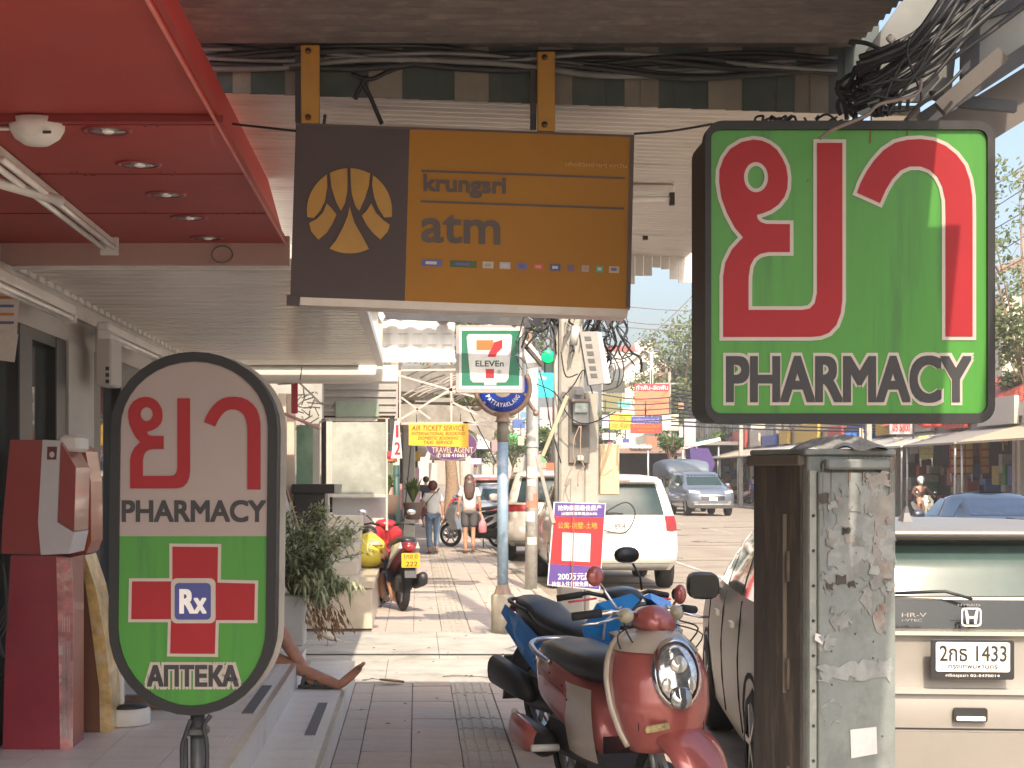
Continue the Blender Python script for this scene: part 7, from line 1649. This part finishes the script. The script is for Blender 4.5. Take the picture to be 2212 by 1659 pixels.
# ---- buildings across the road: X ~ 18.5, facing us
WCOL = [(.46, .42, .36), (.40, .36, .31), (.52, .49, .44), (.36, .28, .22), (.48, .40, .30), (.30, .29, .28)]
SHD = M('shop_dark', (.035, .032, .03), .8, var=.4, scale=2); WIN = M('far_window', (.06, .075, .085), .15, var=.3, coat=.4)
GOODS = [M('goods_%d' % i, c_, .7, var=.2) for i, c_ in enumerate([(.3, .08, .06), (.08, .12, .3), (.35, .3, .12), (.3, .28, .26), (.07, .2, .1), (.16, .1, .07)])]
random.seed(41)
def house(label, x, y0, y1, floors, h, depth, ci, roof='flat', aw_=True, z1=None):
    t = thing('shophouse', label, 'building', (x+depth/2, (y0+y1)/2, 0), group=None)
    wm = M('house_wall_%d' % ci, WCOL[ci], .85, var=.1, scale=.7, dirt=tuple(c_*.55 for c_ in WCOL[ci]), dscale=.9, damt=.55)
    H = h*floors
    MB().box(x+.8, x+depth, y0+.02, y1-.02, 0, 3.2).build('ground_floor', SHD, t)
    for yy in (y0+.02, y1-.32): MB().box(x, x+.8, yy, yy+.3, 0, 3.2).build('party_wall', wm, t)
    MB().box(x+.0, x+depth, y0+.02, y1-.02, 3.2, H).build('wall', wm, t)
    for f_ in range(1, floors):
        n_ = max(2, int((y1-y0)/2.2))
        for k in range(n_):
            yy = y0+.5+(y1-y0-1)*(k+.5)/n_; zz = f_*h+1.0
            w_ = MB().box(x-.03, x+.02, yy-.7, yy+.7, zz, zz+1.5).build('window', WIN, t)
            MB().box(x-.07, x-.0301, yy-.75, yy+.75, zz-.08, zz-.0).build('sill', wm, w_)
        # end wall windows facing us
        for k in range(2):
            xx = x+1.4+k*2.4; w_ = MB().box(xx-.55, xx+.55, y0-.02, y0+.03, f_*h+1.0, f_*h+2.3).build('window', WIN, t)
            MB().box(xx-.6, xx+.6, y0-.06, y0-.0201, f_*h+.92, f_*h+1.0).build('sill', wm, w_)
    if roof == 'gable':
        MB().loft([[(x-.5, y0-.3, H), (x+depth/2, y0-.3, H+2.0), (x+depth+.3, y0-.3, H)], [(x-.5, y1+.3, H), (x+depth/2, y1+.3, H+2.0), (x+depth+.3, y1+.3, H)]]).build('roof', M('roof_red', (.42, .09, .06), .7, var=.12, scale=3), t)
    else:
        MB().box(x-.1, x+depth, y0, y1, H, H+.45).build('parapet', wm, t)
    if aw_:
        am = M('awning_%d' % (ci % 4), [(.5, .47, .4), (.24, .22, .2), (.45, .36, .25), (.36, .36, .36)][ci % 4], .7, dirt=(.2, .17, .14))
        MB().add([(x-2.0, y0+.1, 2.75), (x-2.0, y1-.1, 2.75), (x, y1-.1, 3.3), (x, y0+.1, 3.3), (x-2.0, y0+.1, 2.68), (x-2.0, y1-.1, 2.68), (x, y1-.1, 3.22), (x, y0+.1, 3.22)], [(0, 1, 2, 3), (7, 6, 5, 4), (0, 4, 5, 1), (0, 3, 7, 4), (1, 5, 6, 2)]).build('awning', am, t)
        for yy in (y0+.3, y1-.3): MB().tube([(x-1.9, yy, 0), (x-1.9, yy, 2.75)], .04, 6).build('awning_post', STEEL, t)
    b = MB()
    for k in range(int((y1-y0)*2.2)):
        yy = random.uniform(y0+.4, y1-.5); zz = random.uniform(.1, 1.9); b.box(x+.2, x+.75, yy, yy+random.uniform(.2, .7), zz, zz+random.uniform(.2, .7), random.randrange(6))
    tag(b.build('stock', GOODS, t), kind='stuff')
    return t
y = 48.0; i = 0
specs = [(1, 3.6, 'flat'), (1, 3.5, 'flat'), (1, 3.7, 'gable'), (1, 3.6, 'flat'), (1, 3.8, 'flat'), (2, 3.0, 'flat'), (1, 3.9, 'flat'), (2, 3.1, 'flat'), (2, 3.2, 'gable'), (2, 3.3, 'flat'), (3, 3.1, 'flat'), (3, 3.2, 'gable'), (3, 3.3, 'flat'), (2, 3.2, 'flat'), (4, 3.1, 'flat'), (3, 3.2, 'flat'), (4, 3.1, 'flat'), (3, 3.3, 'gable'), (4, 3.2, 'flat'), (3, 3.2, 'flat')]
ordn = ['nearest', 'second', 'third', 'fourth', 'fifth', 'sixth', 'seventh', 'eighth', 'ninth', 'tenth', 'eleventh', 'twelfth', 'thirteenth', 'fourteenth', 'fifteenth', 'sixteenth', 'seventeenth', 'eighteenth', 'nineteenth', 'twentieth']
for i, (fl, hh, rf_) in enumerate(specs):
    wd = [7, 6, 8, 7, 9][i % 5]+ (4 if i > 9 else 0)
    house('%s building of the row across the road, %s' % (ordn[i], ['one storey with a metal awning', 'two storeys with windows over the awning', 'three storeys with windows over the awning', 'four storeys with windows over the awning'][fl-1]), 19.8, y, y+wd, fl, hh, 8, (i*5+2) % 6, rf_); y += wd+.1
# big red roofed hall and white gabled house in the gap
s = 21
h_ = thing('red_roof_hall', 'large hall with a long flat red roof seen above the white house', 'building', P(1390, 1030, s)[:2]+(0,))
MB().box(X(1300, s), X(1420, s), F/s, F/s+20, 0, Z(760, s)).build('wall', M('hall_wall', (.5, .46, .4), .8), h_)
xa, xb = X(1290, s), X(1425, s)
MB().add([(xa, F/s-.5, Z(800, s)), (xb, F/s-.5, Z(800, s)), (xb, F/s+12, Z(728, s)), (xa, F/s+12, Z(728, s)), (xa, F/s+24, Z(790, s)), (xb, F/s+24, Z(790, s))], [(0, 1, 2, 3), (3, 2, 5, 4)]).build('roof', M('roof_red', (.42, .09, .06), .7, var=.12, scale=3), h_)
s = 26
h_ = thing('white_gabled_house', 'white gabled house with small water tanks on its ridge in front of the red roof', 'building', (X(1395, s), F/s, 0))
MB().prism(pp([(1345, 1030), (1345, 790), (1392, 752), (1440, 790), (1440, 1030)], s), F/s, F/s+9).build('wall', M('gable_white', (.62, .59, .50), .8, dirt=(.45, .42, .35)), h_)
for (a, b_) in [((1340, 795), (1392, 752)), ((1392, 752), (1446, 795))]: MB().bar(P(*a, s+.05), P(*b_, s+.05), .3, .25).build('roof_edge', M('edge_grey', (.5, .47, .42), .7), h_)
MB().box(X(1388, s), X(1398, s), F/s-.05, F/s, Z(800, s), Z(782, s)).build('window', WIN, h_)
for px in (1385, 1405): MB().lathe([(.35, 0), (.4, .1), (.4, .7), (.3, .85)], (X(px, s), F/s+1.5, Z(756, s))).build('water_tank', M('tank_pink', (.6, .5, .48), .5), h_)
MB().bar(P(1350, 835, 27), P(1470, 790, 27), .5, .3).build('lean_to_roof', M('brown_roof', (.25, .17, .14), .8), h_)
MB().bar(P(1360, 880, 28), P(1440, 850, 28), .5, .3).build('lean_to_roof', M('brown_roof', (.25, .17, .14), .8), h_)
tag(MB().bar(P(1407, 760, 31), P(1407, 905, 31), .22, .22).build('thin_column', M('cream_column', (.6, .5, .4), .7)), 'thin cream column in front of the white gabled house', 'column')
tag(MB().prism(pp([(1428, 860), (1456, 860), (1450, 900), (1436, 900)], 30), F/30, F/30+2).build('balcony_block', M('peach_wall', (.62, .45, .28), .8)), 'peach coloured flared balcony under the tree', 'balcony')
tag(MB().box(X(1300, 30), X(1372, 30), F/30, F/30+5, 0, Z(865, 30)).build('white_block', M('gable_white', (.62, .59, .50), .8)), 'small white flat roofed building right of the utility pole', 'building')

# ---- signboards on the far side
TH = M('thai_lettering_orange', (.62, .2, .02), .5)
def board(label, px0, px1, py0, py1, s_, col, texts=(), th=.08, name='shop_sign', border=None):
    t = thing(name, label, 'sign', P((px0+px1)/2, py1, s_)); y_ = F/s_; zz = .12*F/s_/60
    MB().bbox(X(px0, s_), X(px1, s_), y_, y_+th, Z(py1, s_), Z(py0, s_), .01).build('panel', M('board_%.2f_%.2f_%.2f' % col, col, .5, var=.06), t)
    if border: MB().prism(rrect(X(px0, s_)-.05, X(px1, s_)+.05, Z(py1, s_)-.05, Z(py0, s_)+.05, .02), y_+.02, y_+th+.02).build('border', M('board_%.2f_%.2f_%.2f' % border, border, .5), t)
    for (st, a, b_, c_, d_, m_) in texts: MB().text(st, X(a, s_), X(b_, s_), Z(c_, s_), Z(d_, s_), y_-.03, .01, off=.012).build('lettering', m_, t)
    MB().bar((X((px0+px1)/2, s_), y_+th/2+.1, Z(py0, s_)+.8), (X((px0+px1)/2, s_), y_+th/2+.1, Z(py1, s_)), .06, .06).build('bracket', DARKG, t)
    return t
RD = (.62, .06, .045); OR = (.66, .2, .1)
board('tall red and salmon sign with a Thai heading right of the utility pole', 1371, 1446, 845, 898, 38, OR)
board('crimson heading board on top of the salmon sign', 1371, 1446, 829, 844, 38, (.6, .05, .07), [('ทำฟัน-จัดฟัน', 1374, 1443, 842, 832, TEXTW)])
board('bright yellow Thai signboard right of the utility pole', 1318, 1364, 893, 928, 40, (.72, .42, .04), [('ช้าง', 1338, 1352, 908, 897, TH), ('ขอ พี่เรา', 1322, 1360, 924, 912, TH)])
board('blue strip signboard over the red and orange one', 1364, 1427, 900, 914, 42, (.07, .06, .28), [('รถจักรยานยนต์', 1368, 1424, 912, 903, M('blue_print2', (.3, .3, .6), .5))])
board('red signboard with orange Thai lettering under the blue strip', 1362, 1428, 915, 936, 42, RD, [('จำหน่ายอะไหล่', 1366, 1424, 925, 917, TH), ('อุปกรณ์', 1380, 1412, 934, 927, TH)])
board('dark grey signboard with pale characters behind the utility pole', 1302, 1350, 822, 848, 36, (.07, .07, .06))
board('olive and red striped signboard under the dark grey one', 1302, 1345, 850, 890, 35, (.2, .19, .09))
board('green oval looking shop signboard beside the salmon sign', 1335, 1362, 868, 880, 37, (.12, .5, .42))
board('pale cream grid signboard right of the red one', 1430, 1466, 895, 930, 44, (.58, .53, .44))
board('white signboard low beside the cream metal cabinet', 1300, 1330, 935, 950, 34, (.6, .58, .55))
board('white and purple Thai signboard beside the yellow one', 1300, 1316, 896, 925, 41, (.4, .36, .5))
board('pink red upright banner board over the shop roofs', 1444, 1462, 945, 985, 40, (.55, .15, .18))
board('brown orange signboard over the shop roofs', 1395, 1440, 942, 975, 36, (.35, .16, .1))
board('tall grey pink column sign in front of the shop row', 1478, 1503, 905, 965, 44, (.42, .36, .40))
board('white upright lit board beside the column sign', 1467, 1475, 918, 945, 43, (.7, .66, .6))
board('green signboard between the blue post and the galvanised pole', 1097, 1119, 938, 963, 33, (.08, .5, .16))
board('pale yellow signboard beside the green one', 1119, 1132, 943, 962, 34, (.62, .6, .3))
board('pink signboard left of the pale blue post', 1062, 1076, 950, 975, 36, (.6, .2, .22))
board('blue and white signboard high left of the galvanised pole', 1107, 1134, 906, 925, 30, (.06, .12, .35))
board('white signboard low left of the pale blue post', 1030, 1058, 925, 970, 34, (.62, .6, .56))
board('pale pink signboard between the two poles', 1166, 1203, 880, 905, 26, (.6, .35, .36))
board('white and lilac signboard between the two poles', 1166, 1203, 948, 967, 28, (.55, .52, .6))
board('white printed signboard between the two poles', 1166, 1203, 908, 940, 27, (.58, .56, .52))
board('yellow signboard low between the two poles', 1172, 1192, 975, 992, 30, (.5, .42, .15))
board('orange box on the roof of a stall between the two poles', 1180, 1203, 1000, 1016, 42, (.66, .12, .05))
board('lilac lit board at the far end of the pavement', 1015, 1040, 990, 1003, 40, (.45, .38, .62))
for i, (px, py, w_, h_, s_, col, nm) in enumerate([(1106, 880, 14, 10, 27, (.5, .12, .1), 'dull red'), (1124, 890, 12, 12, 24, (.1, .25, .4), 'steel blue'), (1170, 985, 10, 14, 34, (.12, .3, .15), 'bottle green'), (1108, 980, 16, 8, 30, (.1, .1, .1), 'black'), (1040, 905, 14, 12, 33, (.55, .35, .1), 'ochre'), (1058, 912, 10, 9, 31, (.2, .2, .24), 'slate'), (1312, 955, 10, 12, 36, (.35, .08, .2), 'magenta'), (1345, 948, 14, 8, 35, (.08, .08, .3), 'navy'), (1450, 935, 12, 10, 39, (.14, .3, .2), 'sea green'), (1465, 870, 12, 14, 32, (.4, .2, .12), 'rust'), (1455, 850, 8, 10, 30, (.5, .48, .4), 'bone white'), (1308, 870, 10, 8, 31, (.55, .5, .2), 'mustard'), (1420, 955, 16, 10, 37, (.12, .2, .12), 'dark moss')]):
    board('small %s board in the clutter of far signs' % nm, px, px+w_, py, py+h_, s_, col)
# banners at the right
s = 60
BN = M('banner_yellow_rows', (.58, .40, .10), .6, var=.05); BRD = M('banner_red', (.50, .05, .04), .6, var=.06)
def banner(label, px0, px1, py0, py1, rows, s_=s, base=BRD, row=BN):
    t = thing('hanging_banner', label, 'banner', P((px0+px1)/2, py1, s_)); y_ = F/s_
    MB().prism(pp([(px0, py0), (px1, py0-3), (px1-2, py1-2), (px0+3, py1+2)], s_), y_, y_+.03).build('cloth', base, t)
    for k in range(rows):
        h_ = (py1-py0)/(rows+.3); a = py0+6+k*h_
        MB().prism(pp([(px0+4, a), (px0+(px1-px0)*.62, a-1), (px0+(px1-px0)*.62, a+h_*.7), (px0+5, a+h_*.75)], s_), y_-.02, y_-.003).build('printed_row', row, t)
        MB().prism(pp([(px0+(px1-px0)*.68, a), (px1-3, a-1), (px1-3, a+h_*.7), (px0+(px1-px0)*.68, a+h_*.72)], s_), y_-.02, y_-.003).build('printed_row', row, t)
    for px in (px0+4, px1-5): MB().tube([P(px, py1-2, s_), P(px+1, py1+16, s_)], .03, 5).build('tassel', WHT, t)
    MB().bar(P(px0-4, py0-4, s_), P(px1+4, py0-7, s_), .04, .04).build('rail', DARKG, t)
banner('large red banner with yellow rows hanging under the awning beyond the silver hatchback', 2050, 2104, 952, 1025, 4)
banner('narrow red and yellow banner right of the large one', 2116, 2143, 950, 1026, 4)
banner('faded yellow green banner left of the large red one', 1984, 2018, 942, 992, 4, 58, M('banner_lime', (.42, .42, .16), .6), M('banner_lime2', (.5, .5, .26), .6))
banner('wide orange banner at the right edge of the picture', 2162, 2240, 945, 958, 2, 62)
board('white and red phone number board above the blue tarpaulins', 1922, 1973, 905, 938, 56, (.56, .48, .48), [('05 5800', 1928, 1966, 932, 914, M('board_red_print', (.5, .08, .08), .5))])
board('small white notice left of the lime banner', 1967, 1984, 960, 980, 57, (.52, .5, .55))
board('peach coloured small board under the phone number board', 1930, 1950, 945, 963, 55, (.58, .48, .38))
t = thing('rolled_awning', 'long rolled white and yellow awning over the banners', 'awning', P(2080, 950, 59))
MB().tube(smooth_path([P(2035, 948, 59), P(2080, 946, 59), P(2130, 944, 60), P(2150, 930, 61)], 5), .16, 10).build('cloth_roll', M('awning_roll', (.55, .50, .38), .7, var=.3, scale=3, stretch=(.3, 1, 4)), t)
MB().tube([P(2140, 938, 62), P(2204, 924, 63), P(2290, 905, 64)], .2, 12).build('metal_roll', M('roll_grey', (.42, .42, .42), .5, .2), t)
t = thing('red_bundle', 'red tarpaulin bundle above the banners', 'tarpaulin', P(1995, 920, 60))
for k in range(5): MB().ell(P(1990+k*11, 912+5*(k % 2), 60), .22, .2, .12).build('fold', M('red_cloth', (.5, .06, .04), .7, var=.3), t)
t = thing('blue_tarpaulin', 'bright blue tarpaulin sheets hanging between poles behind the street cabinet', 'tarpaulin', P(1860, 965, 50))
for (a, b_, c_, d_) in [(1822, 1850, 935, 962), (1870, 1888, 930, 966), (1893, 1912, 929, 966)]: MB().grid(lambda u, v: (X(a+(b_-a)*u, 50), 72+.15*math.sin(9*u+4*v), Z(c_+(d_-c_)*v, 50)), 6, 6).build('sheet', M('tarp_blue', (.02, .15, .55), .45, var=.15), t)
for px in (1858, 1864, 1890): MB().bar(P(px, 925, 50), P(px, 1010, 50), .08, .08).build('pole', M('pole_tan', (.42, .36, .28), .8), t)
# umbrella / purple canopy at the far shops
tag(MB().prism(pp([(1490, 968), (1530, 968), (1545, 1000), (1535, 1030), (1528, 1000), (1492, 992)], 43), F/43, F/43+1.5).build('purple_awning', M('purple_cloth', (.07, .04, .16), .8)), 'dark purple cloth awning hanging in front of the shop row', 'awning')
# dark stall roofs with white bags on top in front of the row
st = thing('market_stall', 'dark market stall with a flat brown roof and white bags on it', 'stall', P(1375, 1030, 38)[:2]+(0.02,))
MB().box(X(1330, 38), X(1480, 38), F/38, F/38+3, Z(975, 38)-.1, Z(970, 38)+.05).build('roof', M('brown_roof', (.25, .17, .14), .8), st)
for px in (1335, 1400, 1475): MB().tube([(X(px, 38), F/38, .02), (X(px, 38), F/38, Z(972, 38))], .06, 6).build('post', STEEL, st)
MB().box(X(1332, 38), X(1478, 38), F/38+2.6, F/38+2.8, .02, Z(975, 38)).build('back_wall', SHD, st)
for k in range(5): MB().ell(P(1366+k*9, 966, 38), .18, .2, .14).build('white_bag', WHT, st)
st = thing('market_stall', 'grey market stall with a pale tarpaulin edge left of the street cabinet', 'stall', (X(1590, 36), F/36+2, .02))
MB().box(X(1508, 36), X(1700, 36), F/36+1, F/36+4.5, Z(957, 36)-.1, Z(953, 36)).build('roof', M('grey_roof', (.2, .19, .18), .8), st)
MB().bar(P(1470, 968, 37), P(1555, 948, 37), .35, .2).build('tarpaulin_edge', WHT, st)
for px in (1512, 1560, 1610, 1660): MB().tube([(X(px, 36), F/36+1.2, .02), (X(px, 36), F/36+1.2, Z(955, 36))], .06, 6).build('post', STEEL, st)
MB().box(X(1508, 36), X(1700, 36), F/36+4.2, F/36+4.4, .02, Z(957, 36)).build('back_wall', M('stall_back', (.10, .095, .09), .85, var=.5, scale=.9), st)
random.seed(77)
b = MB()
for k in range(60):
    px = random.uniform(1512, 1640); py = random.uniform(985, 1085); c_ = P(px, py, 36); w_ = random.uniform(.15, .5)
    b.box(c_[0], c_[0]+w_, F/36+1.6+random.uniform(0, 1), F/36+3, c_[2]-w_, c_[2], random.randrange(6))
tag(b.build('stock', GOODS, st), kind='stuff')

# ---- left side beyond the neighbour shop
y = 23.0
lab2 = ['nearest shop beyond the frosted window with posters on its front', 'second shop on the left side of the pavement with a grey column', 'third shop on the left side of the pavement', 'fourth shop on the left side of the pavement', 'farthest shop on the left side of the pavement']
for i in range(5):
    wd = [8, 9, 14, 24, 40][i]; t = thing('left_shophouse', lab2[i], 'building', (-5, y+wd/2, 0)); ci = (i*2+1) % 6
    wm = M('house_wall_%d' % ci, WCOL[ci], .85)
    xf = [-1.3, -.9, -1.0, -1.2, -1.0][i]
    MB().box(xf-7, xf-.6, y, y+wd-.2, 0, 3.0).build('ground_floor', SHD, t); MB().box(xf-7, xf, y, y+wd-.2, 3.0, [9, 8, 10, 9, 12][i]).build('wall', wm, t)
    MB().bbox(xf-.6, xf+.0, y, y+.35, 0, 3.0, .01).build('party_wall', M('grey_column', (.34, .32, .29), .8, dirt=(.22, .2, .18)), t)
    MB().box(xf+.0, xf+1.6, y+.2, y+wd-.4, 3.0, 3.08).build('awning', M('awning_%d' % (i % 4), [(.5, .47, .4), (.24, .22, .2), (.45, .36, .25), (.36, .36, .36)][i % 4], .7, dirt=(.2, .17, .14)), t)
    y += wd
MB_ = [('pink and red poster panel on the left shopfront', 855, 878, 1045, 1100, 110, (.5, .25, .25)), ('pale green poster on the left shopfront', 838, 856, 1000, 1048, 150, (.42, .45, .3)), ('peach poster under the pale green one', 838, 856, 1052, 1085, 150, (.5, .3, .24)), ('orange red box sign above the pale green poster', 834, 858, 978, 998, 152, (.42, .12, .06)), ('orange lit sign at the shop beyond the grey column', 890, 908, 975, 996, 90, (.6, .35, .06)), ('tall pink banner by the dark dressed person', 893, 906, 1010, 1120, 85, (.55, .36, .40)), ('white panel by the dark dressed person', 926, 944, 1000, 1100, 66, (.5, .48, .45)), ('tall cream panel near the twisted trunk', 1000, 1016, 985, 1030, 60, (.55, .48, .38))]
for (lab, a, b_, c_, d_, s_, col) in MB_: board(lab, a, b_, c_, d_, s_, col, name='poster_panel', th=.04)
tag(MB().bbox(X(869, 118), X(897, 118), F/118, F/118+.3, 0, Z(830, 118), .02).build('concrete_column', M('column_grey', (.36, .34, .30), .85, dirt=(.24, .22, .19))), 'square grey concrete column under the yellow air ticket sign', 'column')
tag(MB().tube([P(888, 960, 125), P(870, 1150, 125)], .012, 6).build('slanted_rod', DARKG), 'dark rod leaning against the grey concrete column', 'rod')
tag(MB().tube([P(856, 1005, 160), P(858, 1160, 160)], .045, 10).build('dark_green_post', M('dark_green_metal', (.03, .07, .06), .5)), 'dark green post behind the red scooter', 'post')
def potplant(label, px, py, s_, hgt, sp):
    t = thing('pot_plant', label, 'plant', P(px, py, s_)); x_, y_, z_ = P(px, py, s_)
    MB().lathe([(.09, 0), (.12, .02), (.15, .25), (.13, .26)], (x_, y_, z_)).build('pot', M('pot_dark', (.12, .08, .06), .8), t)
    lf_ = MB()
    for k in range(60):
        a = random.uniform(0, 6.28); r = sp*random.uniform(.3, 1); tp = Vector((x_+r*math.cos(a), y_+r*math.sin(a), z_+.25+hgt*random.uniform(.5, 1))); q0 = Vector((x_, y_, z_+.24)); sd_ = (tp-q0).cross(Vector((0, 0, 1))); sd_ = sd_.normalized()*.03 if sd_.length > .01 else Vector((.03, 0, 0)); md = (q0+tp)/2+Vector((0, 0, .08))
        lf_.add([q0, md-sd_, tp, md+sd_], [(0, 1, 2, 3)])
    tag(lf_.build('foliage', LEAF[0], t), kind='stuff')
potplant('bushy pot plant with strappy leaves behind the red scooter', 892, 1122, 140, .42, .2)
potplant('small pot plant on the ledge left of the red scooter mirror', 838, 1112, 165, .3, .12)

# distant end of the street
b = thing('distant_buildings', 'hazy blocks closing the far end of the street', 'building', (12, 330, 0))
random.seed(51)
for k in range(16):
    x0 = -6+k*3.2; hh = random.uniform(9, 20); MB().box(x0, x0+3.1, 330+random.uniform(0, 20), 352, 0, hh).build('block', M('house_wall_%d' % (k % 6), WCOL[k % 6], .85), b)
for k, (x_, y_, r_) in enumerate([(4, 150, 4), (7, 200, 5), (12, 260, 6), (2.2, 110, 3)]):
    tree('%s tree far down the street' % ['first', 'third', 'fourth', 'nearest'][k], x_, y_, 0, 3.5, r_, 6+r_*.3, 1500, .5, k % 2, seed=60+k, group='distant street trees', thick=.2)
for k, (px, s_, r_, cz) in enumerate([(1110, 34, 1.8, 950), (1310, 34, 1.6, 915), (1455, 41, 1.3, 940), (1190, 40, 1.4, 960), (1030, 34, 1.6, 940)]):
    tree(['dark tree behind the blue post', 'dark tree right of the utility pole behind the yellow sign', 'dark tree before the column sign', 'dark tree between the two poles', 'dark tree behind the purple oval sign'][k], X(px, s_), F/s_+1, 0, 2.4, r_, Z(cz, s_), 1300, .22, 0, seed=80+k, group='dark street trees', thick=.1, crownH=1.0)
for k, (x_, y_) in enumerate([(17.9, 66), (17.9, 92), (17.9, 118), (17.9, 150), (1.95, 70), (1.95, 100), (17.9, 190)]):
    t = thing('street_pole', '%s concrete street pole %s' % (['nearest', 'second', 'third', 'fourth', 'nearer', 'farther', 'most distant'][k], 'beyond the parked row on our side' if k in (4, 5) else 'in the line across the road'), 'pole', (x_, y_, 0), group='distant street poles')
    MB().bar((x_, y_, 0), (x_, y_, 9), .22, .2).build('pole', CONC, t); MB().bar((x_-1, y_, 8.2), (x_+1, y_, 8.2), .1, .1).build('cross_arm', STEEL, t)
    MB().bar((x_-.3, y_-.15, 5.2), (x_+.3, y_-.15, 5.2), .25, .5).build('junction_box', DARKG, t)
random.seed(88)
t = thing('fascia_sign_row', 'run of coloured fascia boards over the awnings across the road', 'signs', (19.5, 90, 3.3))
y = 50
while y < 170:
    w_ = random.uniform(2, 5); h_ = random.uniform(.5, 1.1); c_ = random.choice([(.45, .06, .05), (.06, .1, .35), (.5, .45, .38), (.5, .32, .05), (.08, .25, .12), (.3, .08, .2)])
    MB().box(19.55, 19.7, y, y+w_, 3.35, 3.35+h_).build('board', M('board_%.2f_%.2f_%.2f' % c_, c_, .5, var=.06), t); y += w_+random.uniform(.2, 2)
# overhead wires across the open sky and along the right side
random.seed(9)
for k, pts in enumerate([[(1330, 660), (1420, 668), (1500, 672)], [(1330, 690), (1400, 700), (1500, 702)], [(1400, 730), (1485, 650), (1560, 560)], [(1340, 706), (1420, 712), (1500, 716)]]):
    tag(MB().tube(smooth_path([P(a, b_, 40) for a, b_ in pts], 4), .03, 5).build('overhead_wire', WIREG), 'thin overhead wire against the sky in the gap left of the green sign', 'wire', 'overhead wires in the sky gap')
for k in range(6):
    tag(MB().tube([P(2120, 420+k*48+random.uniform(-6, 6), 50), P(2260, 325+k*52, 62)], .022, 5).build('overhead_wire', WIREG), 'thin overhead wire slanting across the sky at the right edge', 'wire', 'overhead wires at the right edge')
for k in range(16):
    y0 = 838+k*5.2
    tag(MB().tube(smooth_path([P(2110, y0+30, 55), P(2170, y0+20+random.uniform(-4, 8), 57), P(2250, y0-20+random.uniform(-20, 10), 60)], 4), .03, 5).build('overhead_wire', WIRE), 'low black overhead wire beside the bottom right corner of the green sign', 'wire', 'low overhead wires right of the green sign')
for k in range(10):
    tag(MB().tube(smooth_path([P(1450, 838+k*9, 45), P(1700, 880+k*5+random.uniform(-5, 5), 48), P(2000, 895+k*4, 52), P(2230, 880+k*3, 58)], 5), .035, 5).build('overhead_wire', WIRE), 'black overhead wire sagging along the far shop row', 'wire', 'overhead wires along the far shop row')
for k in range(5):
    tag(MB().tube(smooth_path([P(1300, 852+k*14, 44), P(1370, 862+k*12, 44), P(1450, 858+k*12, 44), P(1500, 850+k*12, 44)], 4), .03, 5).build('overhead_wire', WIRE), 'black overhead wire crossing in front of the salmon sign', 'wire', 'overhead wires before the salmon sign')
# upper building edge at the right
t = thing('brown_roof_house', 'house with a brown roof edge behind the sparse tree at the right edge', 'building', (X(2230, 46), F/46+3, 0))
MB().box(X(2165, 46), X(2400, 46), F/46, F/46+6, 3.4, Z(640, 46)).build('wall', M('house_wall_0', WCOL[0], .85), t)
MB().bar(P(2155, 585, 46), P(2420, 480, 46), .3, .4).build('roof_edge', M('brown_roof', (.25, .17, .14), .8), t)
# ================================================================ HAZE in the air
hm = bpy.data.materials.new('haze_air'); hm.use_nodes = True; n = hm.node_tree.nodes; n.clear()
o_ = n.new('ShaderNodeOutputMaterial'); v_ = n.new('ShaderNodeVolumePrincipled')
v_.inputs['Color'].default_value = (.95, .93, .90, 1); v_.inputs['Density'].default_value = .0011; v_.inputs['Anisotropy'].default_value = .2
hm.node_tree.links.new(v_.outputs[0], o_.inputs['Volume'])
hz_ = MB().box(-720, 920, -70, 2520, -1.4, 26).build('haze', hm); tag(hz_, kind='stuff')
